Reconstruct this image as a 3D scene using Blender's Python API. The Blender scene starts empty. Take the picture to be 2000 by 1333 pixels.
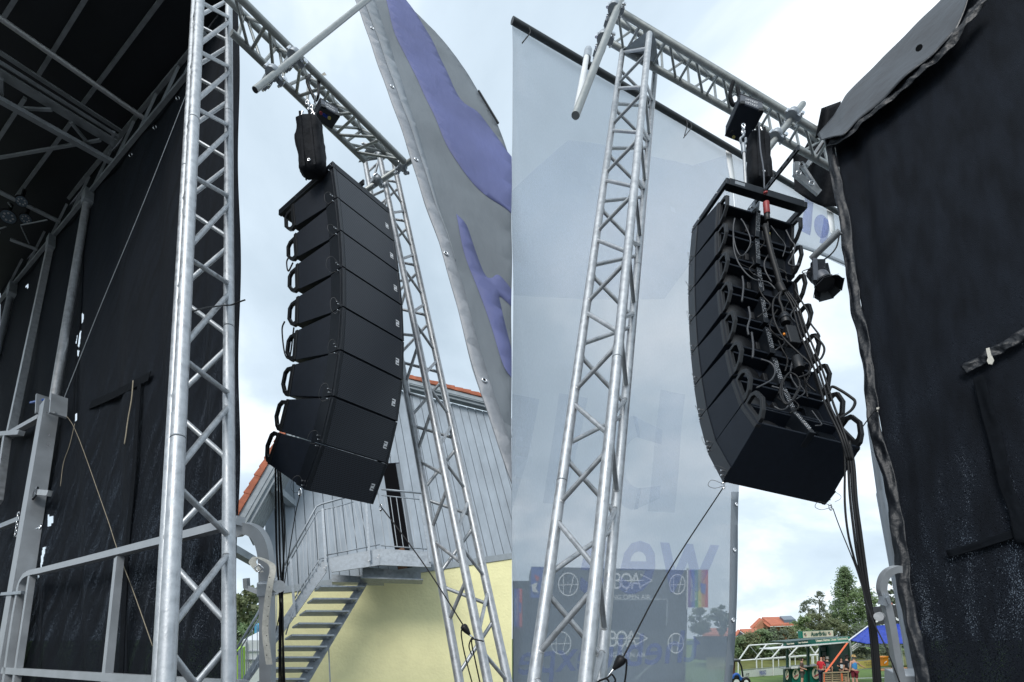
import bpy, bmesh, math, random
from mathutils import Vector, Matrix, Euler
random.seed(7)
R_ = math.radians
scene = bpy.context.scene
COL = scene.collection

# ------------------------------------------------------------------ camera
PITCH = R_(15.0); CAMZ = 2.9; FPX = 1000.0; CU, CV = 1000.0, 977.0
CAM = Vector((0, 0, CAMZ))
FW = Vector((0, math.cos(PITCH), math.sin(PITCH)))
RT = Vector((1, 0, 0))
DN = Vector((0, math.sin(PITCH), -math.cos(PITCH)))
cd = bpy.data.cameras.new('camera'); cam = bpy.data.objects.new('camera', cd); COL.objects.link(cam)
cam.location = CAM; cam.rotation_euler = (math.pi / 2 + PITCH, 0, 0)
cd.sensor_width = 36; cd.lens = 36 * FPX / 2000.0
cd.shift_y = (CV - 666.5) / 2000.0
cd.clip_start = 0.05; cd.clip_end = 3000
scene.camera = cam

# ------------------------------------------------------------------ sky, sun, exposure
SUN_EL, SUN_AZ = R_(42), R_(200)          # azimuth clockwise from +Y: behind the camera, a little left
w = bpy.data.worlds.new('World'); scene.world = w; w.use_nodes = True
nt = w.node_tree; N = nt.nodes; Lk = nt.links; N.clear()
out = N.new('ShaderNodeOutputWorld'); bg = N.new('ShaderNodeBackground'); bg.inputs[1].default_value = 0.1
sky = N.new('ShaderNodeTexSky'); sky.sky_type = 'NISHITA'; sky.sun_disc = False
sky.sun_elevation = SUN_EL; sky.sun_rotation = SUN_AZ; sky.altitude = 500
tc = N.new('ShaderNodeTexCoord'); sep = N.new('ShaderNodeSeparateXYZ'); Lk.new(tc.outputs['Generated'], sep.inputs[0])
zz = N.new('ShaderNodeMath'); zz.operation = 'ADD'; zz.inputs[1].default_value = 0.35; Lk.new(sep.outputs[2], zz.inputs[0])
zm = N.new('ShaderNodeMath'); zm.operation = 'MAXIMUM'; zm.inputs[1].default_value = 0.12; Lk.new(zz.outputs[0], zm.inputs[0])
dv = N.new('ShaderNodeVectorMath'); dv.operation = 'SCALE'
inv = N.new('ShaderNodeMath'); inv.operation = 'DIVIDE'; inv.inputs[0].default_value = 1.0; Lk.new(zm.outputs[0], inv.inputs[1])
Lk.new(tc.outputs['Generated'], dv.inputs[0]); Lk.new(inv.outputs[0], dv.inputs['Scale'])
nz = N.new('ShaderNodeTexNoise'); nz.noise_dimensions = '4D'; nz.inputs['W'].default_value = 2.3; nz.inputs['Scale'].default_value = 1.25; nz.inputs['Detail'].default_value = 7; nz.inputs['Roughness'].default_value = 0.56
nz.inputs['Distortion'].default_value = 0.3
Lk.new(dv.outputs[0], nz.inputs['Vector'])
cr = N.new('ShaderNodeValToRGB')
e = cr.color_ramp.elements
e[0].position = 0.33; e[0].color = (4.1, 5.0, 5.8, 1)
e[1].position = 0.68; e[1].color = (10.4, 10.8, 11.2, 1)
m_ = cr.color_ramp.elements.new(0.5); m_.color = (5.6, 6.6, 7.5, 1)
Lk.new(nz.outputs[0], cr.inputs[0])
mx = N.new('ShaderNodeMixRGB'); mx.inputs[0].default_value = 0.93
Lk.new(sky.outputs[0], mx.inputs[1]); Lk.new(cr.outputs[0], mx.inputs[2])
Lk.new(mx.outputs[0], bg.inputs[0]); Lk.new(bg.outputs[0], out.inputs[0])

sd = bpy.data.lights.new('sun', 'SUN'); sd.energy = 1.5; sd.angle = R_(25); sd.color = (1.0, 0.97, 0.93)
sun = bpy.data.objects.new('sun', sd); COL.objects.link(sun)
sdir = Vector((math.sin(SUN_AZ) * math.cos(SUN_EL), math.cos(SUN_AZ) * math.cos(SUN_EL), math.sin(SUN_EL)))
sun.rotation_euler = sdir.to_track_quat('Z', 'Y').to_euler(); sun.location = sdir * 60

vs = scene.view_settings
vs.view_transform = 'Standard'; vs.look = 'None'; vs.gamma = 1; vs.use_curve_mapping = False
vs.exposure = 0.52
scene.cycles.max_bounces = 8; scene.cycles.transparent_max_bounces = 16
scene.cycles.use_denoising = True

# ------------------------------------------------------------------ placement helpers
def Vc(x, y, z): return RT * x + DN * y + FW * z            # camera axes (right, down, forward) -> world
def P(u, v, d): return CAM + Vc((u - CU) / FPX * d, (v - CV) / FPX * d, d)
class Plane:
    def __init__(s, A, h, up): s.a = A; s.h = h.normalized(); s.up = up.normalized(); s.n = s.h.cross(s.up).normalized()
    def at(s, u, v, k=1.0):
        r = Vc((u - CU) / FPX, (v - CV) / FPX, 1.0)
        t = (s.a - CAM).dot(s.n) / r.dot(s.n)
        return CAM + r * (t * k)
def lerp(a, b, t): return a + (b - a) * t

# ------------------------------------------------------------------ materials
MATS = {}
def nodes_of(name):
    m = bpy.data.materials.new(name); m.use_nodes = True
    t = m.node_tree; b = t.nodes['Principled BSDF']
    return m, t, b
def mat(name, col, rough=0.6, metal=0.0, noise=0.0, nscale=8.0, bump=0.0, bscale=60.0, rvar=0.0, spec=0.5, sheen=0.0, stretch=None, bdist=0.01):
    m, t, b = nodes_of(name)
    b.inputs['Base Color'].default_value = (*col, 1); b.inputs['Roughness'].default_value = rough
    b.inputs['Metallic'].default_value = metal; b.inputs['Specular IOR Level'].default_value = spec
    if sheen: b.inputs['Sheen Weight'].default_value = sheen
    g = t.nodes.new('ShaderNodeNewGeometry'); src = g.outputs['Position']
    if stretch:
        mp = t.nodes.new('ShaderNodeMapping'); mp.inputs['Scale'].default_value = stretch; t.links.new(src, mp.inputs[0]); src = mp.outputs[0]
    if noise or rvar:
        n = t.nodes.new('ShaderNodeTexNoise'); n.inputs['Scale'].default_value = nscale; n.inputs['Detail'].default_value = 5; n.inputs['Roughness'].default_value = 0.62
        t.links.new(src, n.inputs['Vector'])
        if noise:
            r = t.nodes.new('ShaderNodeMapRange'); r.inputs[1].default_value = 0.3; r.inputs[2].default_value = 0.7
            r.inputs[3].default_value = 1 - noise; r.inputs[4].default_value = 1 + noise; t.links.new(n.outputs[0], r.inputs[0])
            mm = t.nodes.new('ShaderNodeVectorMath'); mm.operation = 'SCALE'; mm.inputs[0].default_value = col
            t.links.new(r.outputs[0], mm.inputs['Scale']); t.links.new(mm.outputs[0], b.inputs['Base Color'])
        if rvar:
            r2 = t.nodes.new('ShaderNodeMapRange'); r2.inputs[1].default_value = 0.3; r2.inputs[2].default_value = 0.7
            r2.inputs[3].default_value = max(0.05, rough - rvar); r2.inputs[4].default_value = min(1, rough + rvar)
            t.links.new(n.outputs[0], r2.inputs[0]); t.links.new(r2.outputs[0], b.inputs['Roughness'])
    if bump:
        n2 = t.nodes.new('ShaderNodeTexNoise'); n2.inputs['Scale'].default_value = bscale; n2.inputs['Detail'].default_value = 4
        t.links.new(src, n2.inputs['Vector'])
        bp = t.nodes.new('ShaderNodeBump'); bp.inputs['Strength'].default_value = bump; bp.inputs['Distance'].default_value = bdist
        t.links.new(n2.outputs[0], bp.inputs['Height']); t.links.new(bp.outputs[0], b.inputs['Normal'])
    MATS[name] = m
    return m
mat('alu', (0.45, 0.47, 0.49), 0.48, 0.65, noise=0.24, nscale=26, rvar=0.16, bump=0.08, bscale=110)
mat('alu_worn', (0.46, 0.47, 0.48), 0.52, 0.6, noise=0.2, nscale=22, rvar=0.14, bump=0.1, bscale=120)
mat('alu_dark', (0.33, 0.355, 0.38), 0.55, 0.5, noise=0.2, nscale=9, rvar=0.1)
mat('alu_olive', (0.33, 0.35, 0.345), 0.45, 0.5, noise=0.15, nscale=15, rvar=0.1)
mat('alu_plate', (0.38, 0.40, 0.42), 0.5, 0.45, noise=0.12, nscale=6, rvar=0.1, bump=0.05, bscale=40)
mat('steel_zinc', (0.33, 0.365, 0.40), 0.5, 0.4, noise=0.25, nscale=11, rvar=0.12)
mat('chrome', (0.75, 0.76, 0.78), 0.22, 1.0, noise=0.1, nscale=60)
mat('box_black', (0.007, 0.0112, 0.0195), 0.58, 0.0, noise=0.18, nscale=30, bump=0.12, bscale=700, bdist=0.002, spec=0.3)
mat('belly_black', (0.010, 0.013, 0.020), 0.85, spec=0.08)
mat('hoist_grey', (0.085, 0.095, 0.115), 0.45, 0.1, noise=0.1, nscale=20)
mat('plate_black', (0.010, 0.0135, 0.019), 0.42, 0.2, noise=0.15, nscale=40, spec=0.5)
mat('plastic_black', (0.010, 0.011, 0.013), 0.45, 0.0, spec=0.4)
mat('rubber', (0.008, 0.008, 0.009), 0.5, 0.0, spec=0.35)
mat('bag_fabric', (0.008, 0.0095, 0.013), 0.8, 0.0, noise=0.25, nscale=20, bump=0.35, bscale=26, bdist=0.02, spec=0.25)
mat('flap_black', (0.0055, 0.007, 0.0095), 0.9, noise=0.2, nscale=20, bump=0.3, bscale=26, bdist=0.015, spec=0.08)
mat('red_plastic', (0.30, 0.03, 0.03), 0.45)
mat('white_print', (0.72, 0.73, 0.75), 0.6)
mat('blue_plastic', (0.02, 0.10, 0.42), 0.45)
mat('strap_white', (0.55, 0.53, 0.47), 0.75, noise=0.2, nscale=40, bump=0.3, bscale=200)
mat('rope', (0.30, 0.26, 0.19), 0.9, noise=0.2, nscale=80)
mat('wire', (0.10, 0.10, 0.10), 0.5, 0.4)
mat('black_paint', (0.012, 0.013, 0.015), 0.35, 0.0, noise=0.2)
mat('tarp_black', (0.018, 0.022, 0.029), 0.40, 0.0, noise=0.15, nscale=4, bump=0.35, bscale=6, spec=0.5, bdist=0.04)
mat('sleeve_black', (0.006, 0.008, 0.012), 0.46, 0.0, noise=0.15, nscale=6, bump=0.55, bscale=30, spec=0.4, bdist=0.012)
mat('roof_sheet', (0.010, 0.013, 0.019), 0.6, 0.0, noise=0.3, nscale=1.2, bump=0.2, bscale=2)
mat('house_yellow', (0.84, 0.79, 0.44), 0.9, noise=0.10, nscale=0.8, bump=0.3, bscale=13, bdist=0.04)
mat('siding', (0.33, 0.375, 0.42), 0.75, noise=0.16, nscale=2.2, stretch=(1, 1, 0.35), bump=0.15, bscale=14)
mat('siding_gap', (0.18, 0.205, 0.23), 0.85)
mat('baluster_zinc', (0.34, 0.37, 0.40), 0.5, 0.3)
mat('wood_grey', (0.29, 0.325, 0.35), 0.7, noise=0.14, nscale=4)
mat('soffit', (0.30, 0.33, 0.34), 0.75, noise=0.12, nscale=4)
mat('tile_red', (0.36, 0.105, 0.05), 0.75, noise=0.3, nscale=5, bump=0.3, bscale=30)
mat('dark_inside', (0.006, 0.006, 0.007), 0.95, spec=0.05)
mat('carton', (0.16, 0.085, 0.05), 0.85, noise=0.2)
mat('banner_hem', (0.27, 0.285, 0.31), 0.5, noise=0.12, nscale=5, bump=0.5, bscale=9, bdist=0.03)
mat('scrim_pole', (0.05, 0.055, 0.06), 0.5, 0.3)
mat('grass', (0.10, 0.17, 0.035), 0.9, noise=0.3, nscale=0.7, bump=0.4, bscale=20)
mat('bank', (0.13, 0.14, 0.035), 0.95, noise=0.35, nscale=0.9, bump=0.4, bscale=8)
mat('white_paint', (0.75, 0.76, 0.76), 0.5, noise=0.06, nscale=5)
mat('cream', (0.62, 0.58, 0.45), 0.6, noise=0.1)
mat('green_kiosk', (0.006, 0.16, 0.115), 0.45, noise=0.15, nscale=2)
mat('green_dark', (0.004, 0.045, 0.037), 0.5, noise=0.2, nscale=2)
mat('green_text', (0.004, 0.07, 0.05), 0.6)
mat('pink_print', (0.45, 0.08, 0.10), 0.6)
mat('canopy_blue', (0.012, 0.045, 0.36), 0.6, noise=0.2, nscale=1.2, bump=0.4, bscale=2.5, bdist=0.1)
mat('roof_orange', (0.46, 0.15, 0.085), 0.8, noise=0.15, nscale=1.5)
mat('brick_far', (0.34, 0.155, 0.09), 0.85, noise=0.15, nscale=1)
mat('solar', (0.10, 0.14, 0.18), 0.25)
mat('window_dark', (0.02, 0.02, 0.025), 0.25)
mat('sign_dark', (0.06, 0.06, 0.065), 0.6, noise=0.15)
mat('orange_strap', (0.75, 0.15, 0.06), 0.7)
mat('orange_box', (0.75, 0.24, 0.01), 0.6)
mat('red_box', (0.55, 0.02, 0.03), 0.6)
mat('yellow_board', (0.60, 0.52, 0.16), 0.7, noise=0.08, nscale=2)
mat('blue_text', (0.02, 0.05, 0.32), 0.6)
mat('dark_text', (0.05, 0.05, 0.055), 0.6)
mat('wood_crate', (0.36, 0.27, 0.18), 0.85, noise=0.2, nscale=6)
mat('wood_bench', (0.45, 0.22, 0.09), 0.7, noise=0.15, nscale=4)
mat('skin', (0.50, 0.27, 0.19), 0.55)
mat('hair_dark', (0.02, 0.014, 0.010), 0.7)
mat('hair_grey', (0.22, 0.20, 0.18), 0.8)
mat('straw', (0.55, 0.36, 0.13), 0.85)
mat('cl_brown', (0.085, 0.055, 0.045), 0.85); mat('cl_greybrown', (0.06, 0.055, 0.05), 0.85)
mat('cl_red', (0.55, 0.02, 0.035), 0.8); mat('cl_navy', (0.012, 0.016, 0.04), 0.85)
mat('cl_black', (0.012, 0.013, 0.016), 0.85); mat('cl_blue', (0.045, 0.21, 0.46), 0.8)
mat('cl_maroon', (0.13, 0.008, 0.02), 0.85); mat('cl_grey', (0.16, 0.17, 0.19), 0.85)
mat('container_white', (0.62, 0.65, 0.68), 0.6, noise=0.08, nscale=2)
mat('container_blue', (0.10, 0.36, 0.58), 0.55, noise=0.1, nscale=2)
mat('lime', (0.30, 0.52, 0.06), 0.7)
mat('bark', (0.09, 0.065, 0.045), 0.95, noise=0.3, nscale=12)
mat('stage_far', (0.035, 0.037, 0.04), 0.8, noise=0.2, nscale=0.6)
mat('far_print', (0.80, 0.80, 0.80), 0.6)
for k, c in (('flag_red', (0.60, 0.05, 0.03)), ('flag_orange', (0.62, 0.25, 0.04)), ('flag_yellow', (0.60, 0.55, 0.06)), ('flag_green', (0.05, 0.30, 0.08)), ('flag_blue', (0.05, 0.10, 0.45)), ('flag_violet', (0.16, 0.05, 0.30))):
    mat(k, c, 0.8)

def leafmat(name, col, var=0.35, trans=0.25):
    m, t, b = nodes_of(name)
    g = t.nodes.new('ShaderNodeNewGeometry'); n = t.nodes.new('ShaderNodeTexNoise'); n.inputs['Scale'].default_value = 0.9; n.inputs['Detail'].default_value = 3
    t.links.new(g.outputs['Position'], n.inputs['Vector'])
    ad = t.nodes.new('ShaderNodeMath'); ad.operation = 'ADD'
    t.links.new(n.outputs[0], ad.inputs[0]); 
    rm = t.nodes.new('ShaderNodeMath'); rm.operation = 'MULTIPLY'; rm.inputs[1].default_value = 0.5
    t.links.new(g.outputs['Random Per Island'], rm.inputs[0]); t.links.new(rm.outputs[0], ad.inputs[1])
    r = t.nodes.new('ShaderNodeMapRange'); r.inputs[1].default_value = 0.35; r.inputs[2].default_value = 1.1; r.inputs[3].default_value = 1 - var; r.inputs[4].default_value = 1 + var
    t.links.new(ad.outputs[0], r.inputs[0])
    s = t.nodes.new('ShaderNodeVectorMath'); s.operation = 'SCALE'; s.inputs[0].default_value = col; t.links.new(r.outputs[0], s.inputs['Scale'])
    t.links.new(s.outputs[0], b.inputs['Base Color']); b.inputs['Roughness'].default_value = 0.6
    tr = t.nodes.new('ShaderNodeBsdfTranslucent'); t.links.new(s.outputs[0], tr.inputs[0])
    mxs = t.nodes.new('ShaderNodeMixShader'); mxs.inputs[0].default_value = trans
    t.links.new(b.outputs[0], mxs.inputs[1]); t.links.new(tr.outputs[0], mxs.inputs[2])
    t.links.new(mxs.outputs[0], t.nodes['Material Output'].inputs[0]); MATS[name] = m
leafmat('leaf_mid', (0.20, 0.28, 0.14), .3, .45); leafmat('leaf_bright', (0.21, 0.29, 0.13), .3, .45); leafmat('leaf_dark', (0.16, 0.195, 0.13), .3, .4); leafmat('leaf_olive', (0.16, 0.185, 0.09), .35, .35)

def curtain_mat(name, pin=0.12, base=(0.011, 0.012, 0.014), holes=260, lowz=None):
    """loose black gauze: fine weave with pinholes that let the daylight behind through"""
    m, t, b = nodes_of(name); b.inputs['Roughness'].default_value = 0.9; b.inputs['Specular IOR Level'].default_value = 0.15
    g = t.nodes.new('ShaderNodeNewGeometry')
    n1 = t.nodes.new('ShaderNodeTexNoise'); n1.inputs['Scale'].default_value = holes; n1.inputs['Detail'].default_value = 1
    mp = t.nodes.new('ShaderNodeMapping'); mp.inputs['Scale'].default_value = (1, 1, 0.6); t.links.new(g.outputs['Position'], mp.inputs[0])
    t.links.new(mp.outputs[0], n1.inputs['Vector'])
    n2 = t.nodes.new('ShaderNodeTexNoise'); n2.inputs['Scale'].default_value = 3.2; n2.inputs['Detail'].default_value = 4
    mp2 = t.nodes.new('ShaderNodeMapping'); mp2.inputs['Scale'].default_value = (5.0, 5.0, 0.30); t.links.new(g.outputs['Position'], mp2.inputs[0]); t.links.new(mp2.outputs[0], n2.inputs['Vector'])
    # pinholes denser in broad vertical streaks, sparser towards the top
    mr = t.nodes.new('ShaderNodeMapRange'); mr.inputs[1].default_value = 0.38; mr.inputs[2].default_value = 0.66; mr.inputs[3].default_value = 0.66; mr.inputs[4].default_value = 0.66 - pin
    t.links.new(n2.outputs[0], mr.inputs[0])
    thr = mr.outputs[0]
    if lowz:
        sz = t.nodes.new('ShaderNodeSeparateXYZ'); t.links.new(g.outputs['Position'], sz.inputs[0])
        mz = t.nodes.new('ShaderNodeMapRange'); mz.inputs[1].default_value = lowz[0]; mz.inputs[2].default_value = lowz[1]; mz.inputs[3].default_value = lowz[2]; mz.inputs[4].default_value = lowz[3]
        t.links.new(sz.outputs[2], mz.inputs[0])
        ad = t.nodes.new('ShaderNodeMath'); ad.operation = 'ADD'; t.links.new(thr, ad.inputs[0]); t.links.new(mz.outputs[0], ad.inputs[1]); thr = ad.outputs[0]
    dif = t.nodes.new('ShaderNodeMath'); dif.operation = 'SUBTRACT'; t.links.new(n1.outputs[0], dif.inputs[0]); t.links.new(thr, dif.inputs[1])
    sub = t.nodes.new('ShaderNodeMapRange'); sub.inputs[1].default_value = 0.0; sub.inputs[2].default_value = 0.06; sub.inputs[3].default_value = 0.0; sub.inputs[4].default_value = 0.9
    t.links.new(dif.outputs[0], sub.inputs[0])
    cv = t.nodes.new('ShaderNodeMapRange'); cv.inputs[1].default_value = 0.3; cv.inputs[2].default_value = 0.7; cv.inputs[3].default_value = 0.65; cv.inputs[4].default_value = 1.5
    t.links.new(n2.outputs[0], cv.inputs[0])
    sc = t.nodes.new('ShaderNodeVectorMath'); sc.operation = 'SCALE'; sc.inputs[0].default_value = base; t.links.new(cv.outputs[0], sc.inputs['Scale']); t.links.new(sc.outputs[0], b.inputs['Base Color'])
    bp = t.nodes.new('ShaderNodeBump'); bp.inputs['Strength'].default_value = 0.5; bp.inputs['Distance'].default_value = 0.01; t.links.new(n1.outputs[0], bp.inputs['Height']); t.links.new(bp.outputs[0], b.inputs['Normal'])
    tr = t.nodes.new('ShaderNodeBsdfTransparent'); tr.inputs[0].default_value = (0.40, 0.42, 0.45, 1)
    mxs = t.nodes.new('ShaderNodeMixShader'); t.links.new(sub.outputs[0], mxs.inputs[0]); t.links.new(b.outputs[0], mxs.inputs[1]); t.links.new(tr.outputs[0], mxs.inputs[2])
    t.links.new(mxs.outputs[0], t.nodes['Material Output'].inputs[0]); MATS[name] = m
curtain_mat('curtain', 0.13, base=(0.0065, 0.009, 0.0135), holes=300, lowz=(3.6, 6.4, -0.04, 0.12))
curtain_mat('curtain_front', 0.13, base=(0.008, 0.0105, 0.0155), holes=320, lowz=(3.0, 4.9, -0.04, 0.13))

def cloth_mat(name, col, see=0.0, translu=0.4, weave=900, var=0.12, vscale=1.3):
    m, t, b = nodes_of(name); b.inputs['Roughness'].default_value = 0.65
    g = t.nodes.new('ShaderNodeNewGeometry')
    n = t.nodes.new('ShaderNodeTexNoise'); n.inputs['Scale'].default_value = vscale; n.inputs['Detail'].default_value = 5
    t.links.new(g.outputs['Position'], n.inputs['Vector'])
    r = t.nodes.new('ShaderNodeMapRange'); r.inputs[1].default_value = 0.3; r.inputs[2].default_value = 0.7; r.inputs[3].default_value = 1 - var; r.inputs[4].default_value = 1 + var
    t.links.new(n.outputs[0], r.inputs[0])
    s = t.nodes.new('ShaderNodeVectorMath'); s.operation = 'SCALE'; s.inputs[0].default_value = col; t.links.new(r.outputs[0], s.inputs['Scale'])
    t.links.new(s.outputs[0], b.inputs['Base Color'])
    n2 = t.nodes.new('ShaderNodeTexNoise'); n2.inputs['Scale'].default_value = 3.0; n2.inputs['Detail'].default_value = 3
    mp = t.nodes.new('ShaderNodeMapping'); mp.inputs['Scale'].default_value = (2.2, 2.2, 0.5); t.links.new(g.outputs['Position'], mp.inputs[0]); t.links.new(mp.outputs[0], n2.inputs['Vector'])
    bp = t.nodes.new('ShaderNodeBump'); bp.inputs['Strength'].default_value = 0.45; bp.inputs['Distance'].default_value = 0.05; t.links.new(n2.outputs[0], bp.inputs['Height']); t.links.new(bp.outputs[0], b.inputs['Normal'])
    tl = t.nodes.new('ShaderNodeBsdfTranslucent'); t.links.new(s.outputs[0], tl.inputs[0])
    m1 = t.nodes.new('ShaderNodeMixShader'); m1.inputs[0].default_value = translu; t.links.new(b.outputs[0], m1.inputs[1]); t.links.new(tl.outputs[0], m1.inputs[2])
    last = m1.outputs[0]
    if see:
        n3 = t.nodes.new('ShaderNodeTexNoise'); n3.inputs['Scale'].default_value = 60; n3.inputs['Detail'].default_value = 2
        mp3 = t.nodes.new('ShaderNodeMapping'); mp3.inputs['Scale'].default_value = (1.6, 1.6, 0.4); t.links.new(g.outputs['Position'], mp3.inputs[0]); t.links.new(mp3.outputs[0], n3.inputs['Vector'])
        r3 = t.nodes.new('ShaderNodeMapRange'); r3.inputs[1].default_value = 0.3; r3.inputs[2].default_value = 0.7; r3.inputs[3].default_value = see * 0.96; r3.inputs[4].default_value = see * 1.04
        t.links.new(n3.outputs[0], r3.inputs[0])
        tr = t.nodes.new('ShaderNodeBsdfTransparent'); m2 = t.nodes.new('ShaderNodeMixShader'); t.links.new(r3.outputs[0], m2.inputs[0])
        t.links.new(last, m2.inputs[1]); t.links.new(tr.outputs[0], m2.inputs[2]); last = m2.outputs[0]
    t.links.new(last, t.nodes['Material Output'].inputs[0]); MATS[name] = m
cloth_mat('banner_grey', (0.29, 0.32, 0.35), 0.08, 0.4)
cloth_mat('banner_pale', (0.40, 0.44, 0.48), 0.10, 0.35)
cloth_mat('banner_blue', (0.25, 0.28, 0.54), 0.08, 0.45)
cloth_mat('scrim', (0.46, 0.53, 0.61), 0.56, 0.6, var=0.04)
cloth_mat('scrim_print', (0.26, 0.33, 0.68), 0.70, 0.5, var=0.06)
cloth_mat('scrim_pale', (0.74, 0.84, 1.0), 0.90, 0.8, var=0.03)
cloth_mat('scrim_hem', (0.28, 0.32, 0.36), 0.02, 0.25)

def grille_mat():
    m, t, b = nodes_of('grille'); b.inputs['Roughness'].default_value = 0.5
    tcn = t.nodes.new('ShaderNodeTexCoord'); sp = t.nodes.new('ShaderNodeSeparateXYZ'); t.links.new(tcn.outputs['Object'], sp.inputs[0])
    pitch = 0.0112
    def mth(op, a, bb=None):
        q = t.nodes.new('ShaderNodeMath'); q.operation = op
        for i, x in enumerate((a, bb)):
            if x is None: continue
            if isinstance(x, (int, float)): q.inputs[i].default_value = x
            else: t.links.new(x, q.inputs[i])
        return q.outputs[0]
    zc = mth('DIVIDE', sp.outputs[2], pitch); row = mth('FLOOR', zc); odd = mth('MULTIPLY', mth('MODULO', row, 2.0), 0.5)
    xc = mth('ADD', mth('DIVIDE', sp.outputs[0], pitch), odd)
    fx = mth('SUBTRACT', mth('FRACT', xc), 0.5); fz = mth('SUBTRACT', mth('FRACT', zc), 0.5)
    r2 = mth('ADD', mth('MULTIPLY', fx, fx), mth('MULTIPLY', fz, fz))
    hole = mth('LESS_THAN', r2, 0.125)
    mxc = t.nodes.new('ShaderNodeMixRGB'); mxc.inputs[1].default_value = (0.027, 0.034, 0.048, 1); mxc.inputs[2].default_value = (0.002, 0.002, 0.003, 1)
    t.links.new(hole, mxc.inputs[0]); t.links.new(mxc.outputs[0], b.inputs['Base Color'])
    MATS['grille'] = m
grille_mat()

# ------------------------------------------------------------------ mesh helpers
WM = {}
def mesh_new(name, verts, faces, smooth=False):
    me = bpy.data.meshes.new(name); me.from_pydata([tuple(v) for v in verts], [], faces); me.update()
    if smooth: me.polygons.foreach_set('use_smooth', [True] * len(me.polygons))
    return me
def fix(me):
    bm = bmesh.new(); bm.from_mesh(me); bmesh.ops.recalc_face_normals(bm, faces=bm.faces); bm.to_mesh(me); bm.free(); return me
def clipx(me, sgn):
    """cut a mesh at the plane between the two places; keeps the side of sgn"""
    bm = bmesh.new(); bm.from_mesh(me)
    r = bmesh.ops.bisect_plane(bm, geom=bm.verts[:] + bm.edges[:] + bm.faces[:], plane_co=(0.003 * sgn, 0, 0), plane_no=(-sgn, 0, 0), clear_outer=True)
    ed = [x for x in r['geom_cut'] if isinstance(x, bmesh.types.BMEdge)]
    if ed: bmesh.ops.contextual_create(bm, geom=ed)
    n = len(bm.faces); bm.to_mesh(me); bm.free(); return n > 0
def drape(me, dirs, step, fn):
    """cut a flat cloth piece into a grid along two directions and push its vertices by fn"""
    bm = bmesh.new(); bm.from_mesh(me)
    for d in dirs:
        d = d.normalized(); qs = [v.co.dot(d) for v in bm.verts]; a, b = min(qs), max(qs); x = math.ceil(a / step) * step
        while x < b:
            bmesh.ops.bisect_plane(bm, geom=bm.verts[:] + bm.edges[:] + bm.faces[:], plane_co=d * x, plane_no=d); x += step
    bmesh.ops.triangulate(bm, faces=[f for f in bm.faces if len(f.verts) > 4])
    for v in bm.verts: v.co = v.co + fn(v.co)
    bm.to_mesh(me); bm.free()
    me.polygons.foreach_set('use_smooth', [True] * len(me.polygons)); return me
def setmat(me, m):
    me.materials.clear()
    for x in (m if isinstance(m, (list, tuple)) else [m]): me.materials.append(MATS[x] if isinstance(x, str) else x)
    return me
def thing(name, label, cat, base, group=None):
    o = bpy.data.objects.new(name, None); COL.objects.link(o); o.empty_display_size = 0.1
    o.location = base; o['label'] = label; o['category'] = cat
    if group: o['group'] = group
    WM[o] = Matrix.Translation(base); return o
def link(name, me, m=None, M=None, parent=None, label=None):
    if m is not None and (len(me.materials) == 0): setmat(me, m)
    o = bpy.data.objects.new(name, me); COL.objects.link(o)
    M = M or Matrix.Identity(4)
    if parent is not None:
        o.parent = parent; o.matrix_parent_inverse = WM[parent].inverted()
    o.matrix_basis = M; WM[o] = M
    if label: o['label'] = label
    return o
def solo(name, label, cat, me, m, M=None, group=None, kind=None):
    if M is None and me.vertices:                              # origin at the mesh's lowest middle
        xs = [v.co for v in me.vertices]
        c = Vector((sum(p.x for p in xs) / len(xs), sum(p.y for p in xs) / len(xs), min(p.z for p in xs)))
        me.transform(Matrix.Translation(-c)); M = Matrix.Translation(c)
    o = link(name, me, m, M)
    if label: o['label'] = label
    if cat: o['category'] = cat
    if group: o['group'] = group
    if kind: o['kind'] = kind
    return o
_cache = {}
def unit_cyl(m, seg=14):
    k = ('c', m, seg)
    if k not in _cache:
        vs_, fs = [], []
        for z in (0, 1):
            for i in range(seg):
                a = 2 * math.pi * i / seg; vs_.append((math.cos(a), math.sin(a), z))
        for i in range(seg): fs.append((i, (i + 1) % seg, seg + (i + 1) % seg, seg + i))
        fs.append(tuple(range(seg - 1, -1, -1))); fs.append(tuple(range(seg, 2 * seg)))
        me = mesh_new('tube', vs_, fs)
        for p in me.polygons[:seg]: p.use_smooth = True
        setmat(me, m); _cache[k] = me
    return _cache[k]
def unit_box(m):
    k = ('b', m)
    if k not in _cache:
        v = [(x, y, z) for x in (-.5, .5) for y in (-.5, .5) for z in (0, 1)]
        f = [(0, 1, 3, 2), (4, 6, 7, 5), (0, 4, 5, 1), (2, 3, 7, 6), (0, 2, 6, 4), (1, 5, 7, 3)]
        _cache[k] = setmat(mesh_new('bar', v, f), m)
    return _cache[k]
def frame_z(d, hint=None):
    z = d.normalized(); h = hint if hint is not None else Vector((0, 0, 1))
    if abs(z.dot(h.normalized())) > 0.98: h = Vector((0, 1, 0)) if abs(z.y) < 0.9 else Vector((1, 0, 0))
    x = h.cross(z).normalized(); y = z.cross(x)
    return Matrix((x, y, z)).transposed().to_4x4()
def tube(par, name, a, b, r, m, seg=14, label=None):
    d = b - a
    M = Matrix.Translation(a) @ frame_z(d) @ Matrix.Diagonal((r, r, d.length, 1))
    return link(name, unit_cyl(m, seg), None, M, par, label)
def bar(par, name, a, b, wx, wy, m, hint=None, label=None):
    """box of section wx (across hint) by wy (along hint)"""
    d = b - a
    M = Matrix.Translation(a) @ frame_z(d, hint) @ Matrix.Diagonal((wx, wy, d.length, 1))
    return link(name, unit_box(m), None, M, par, label)
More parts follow.
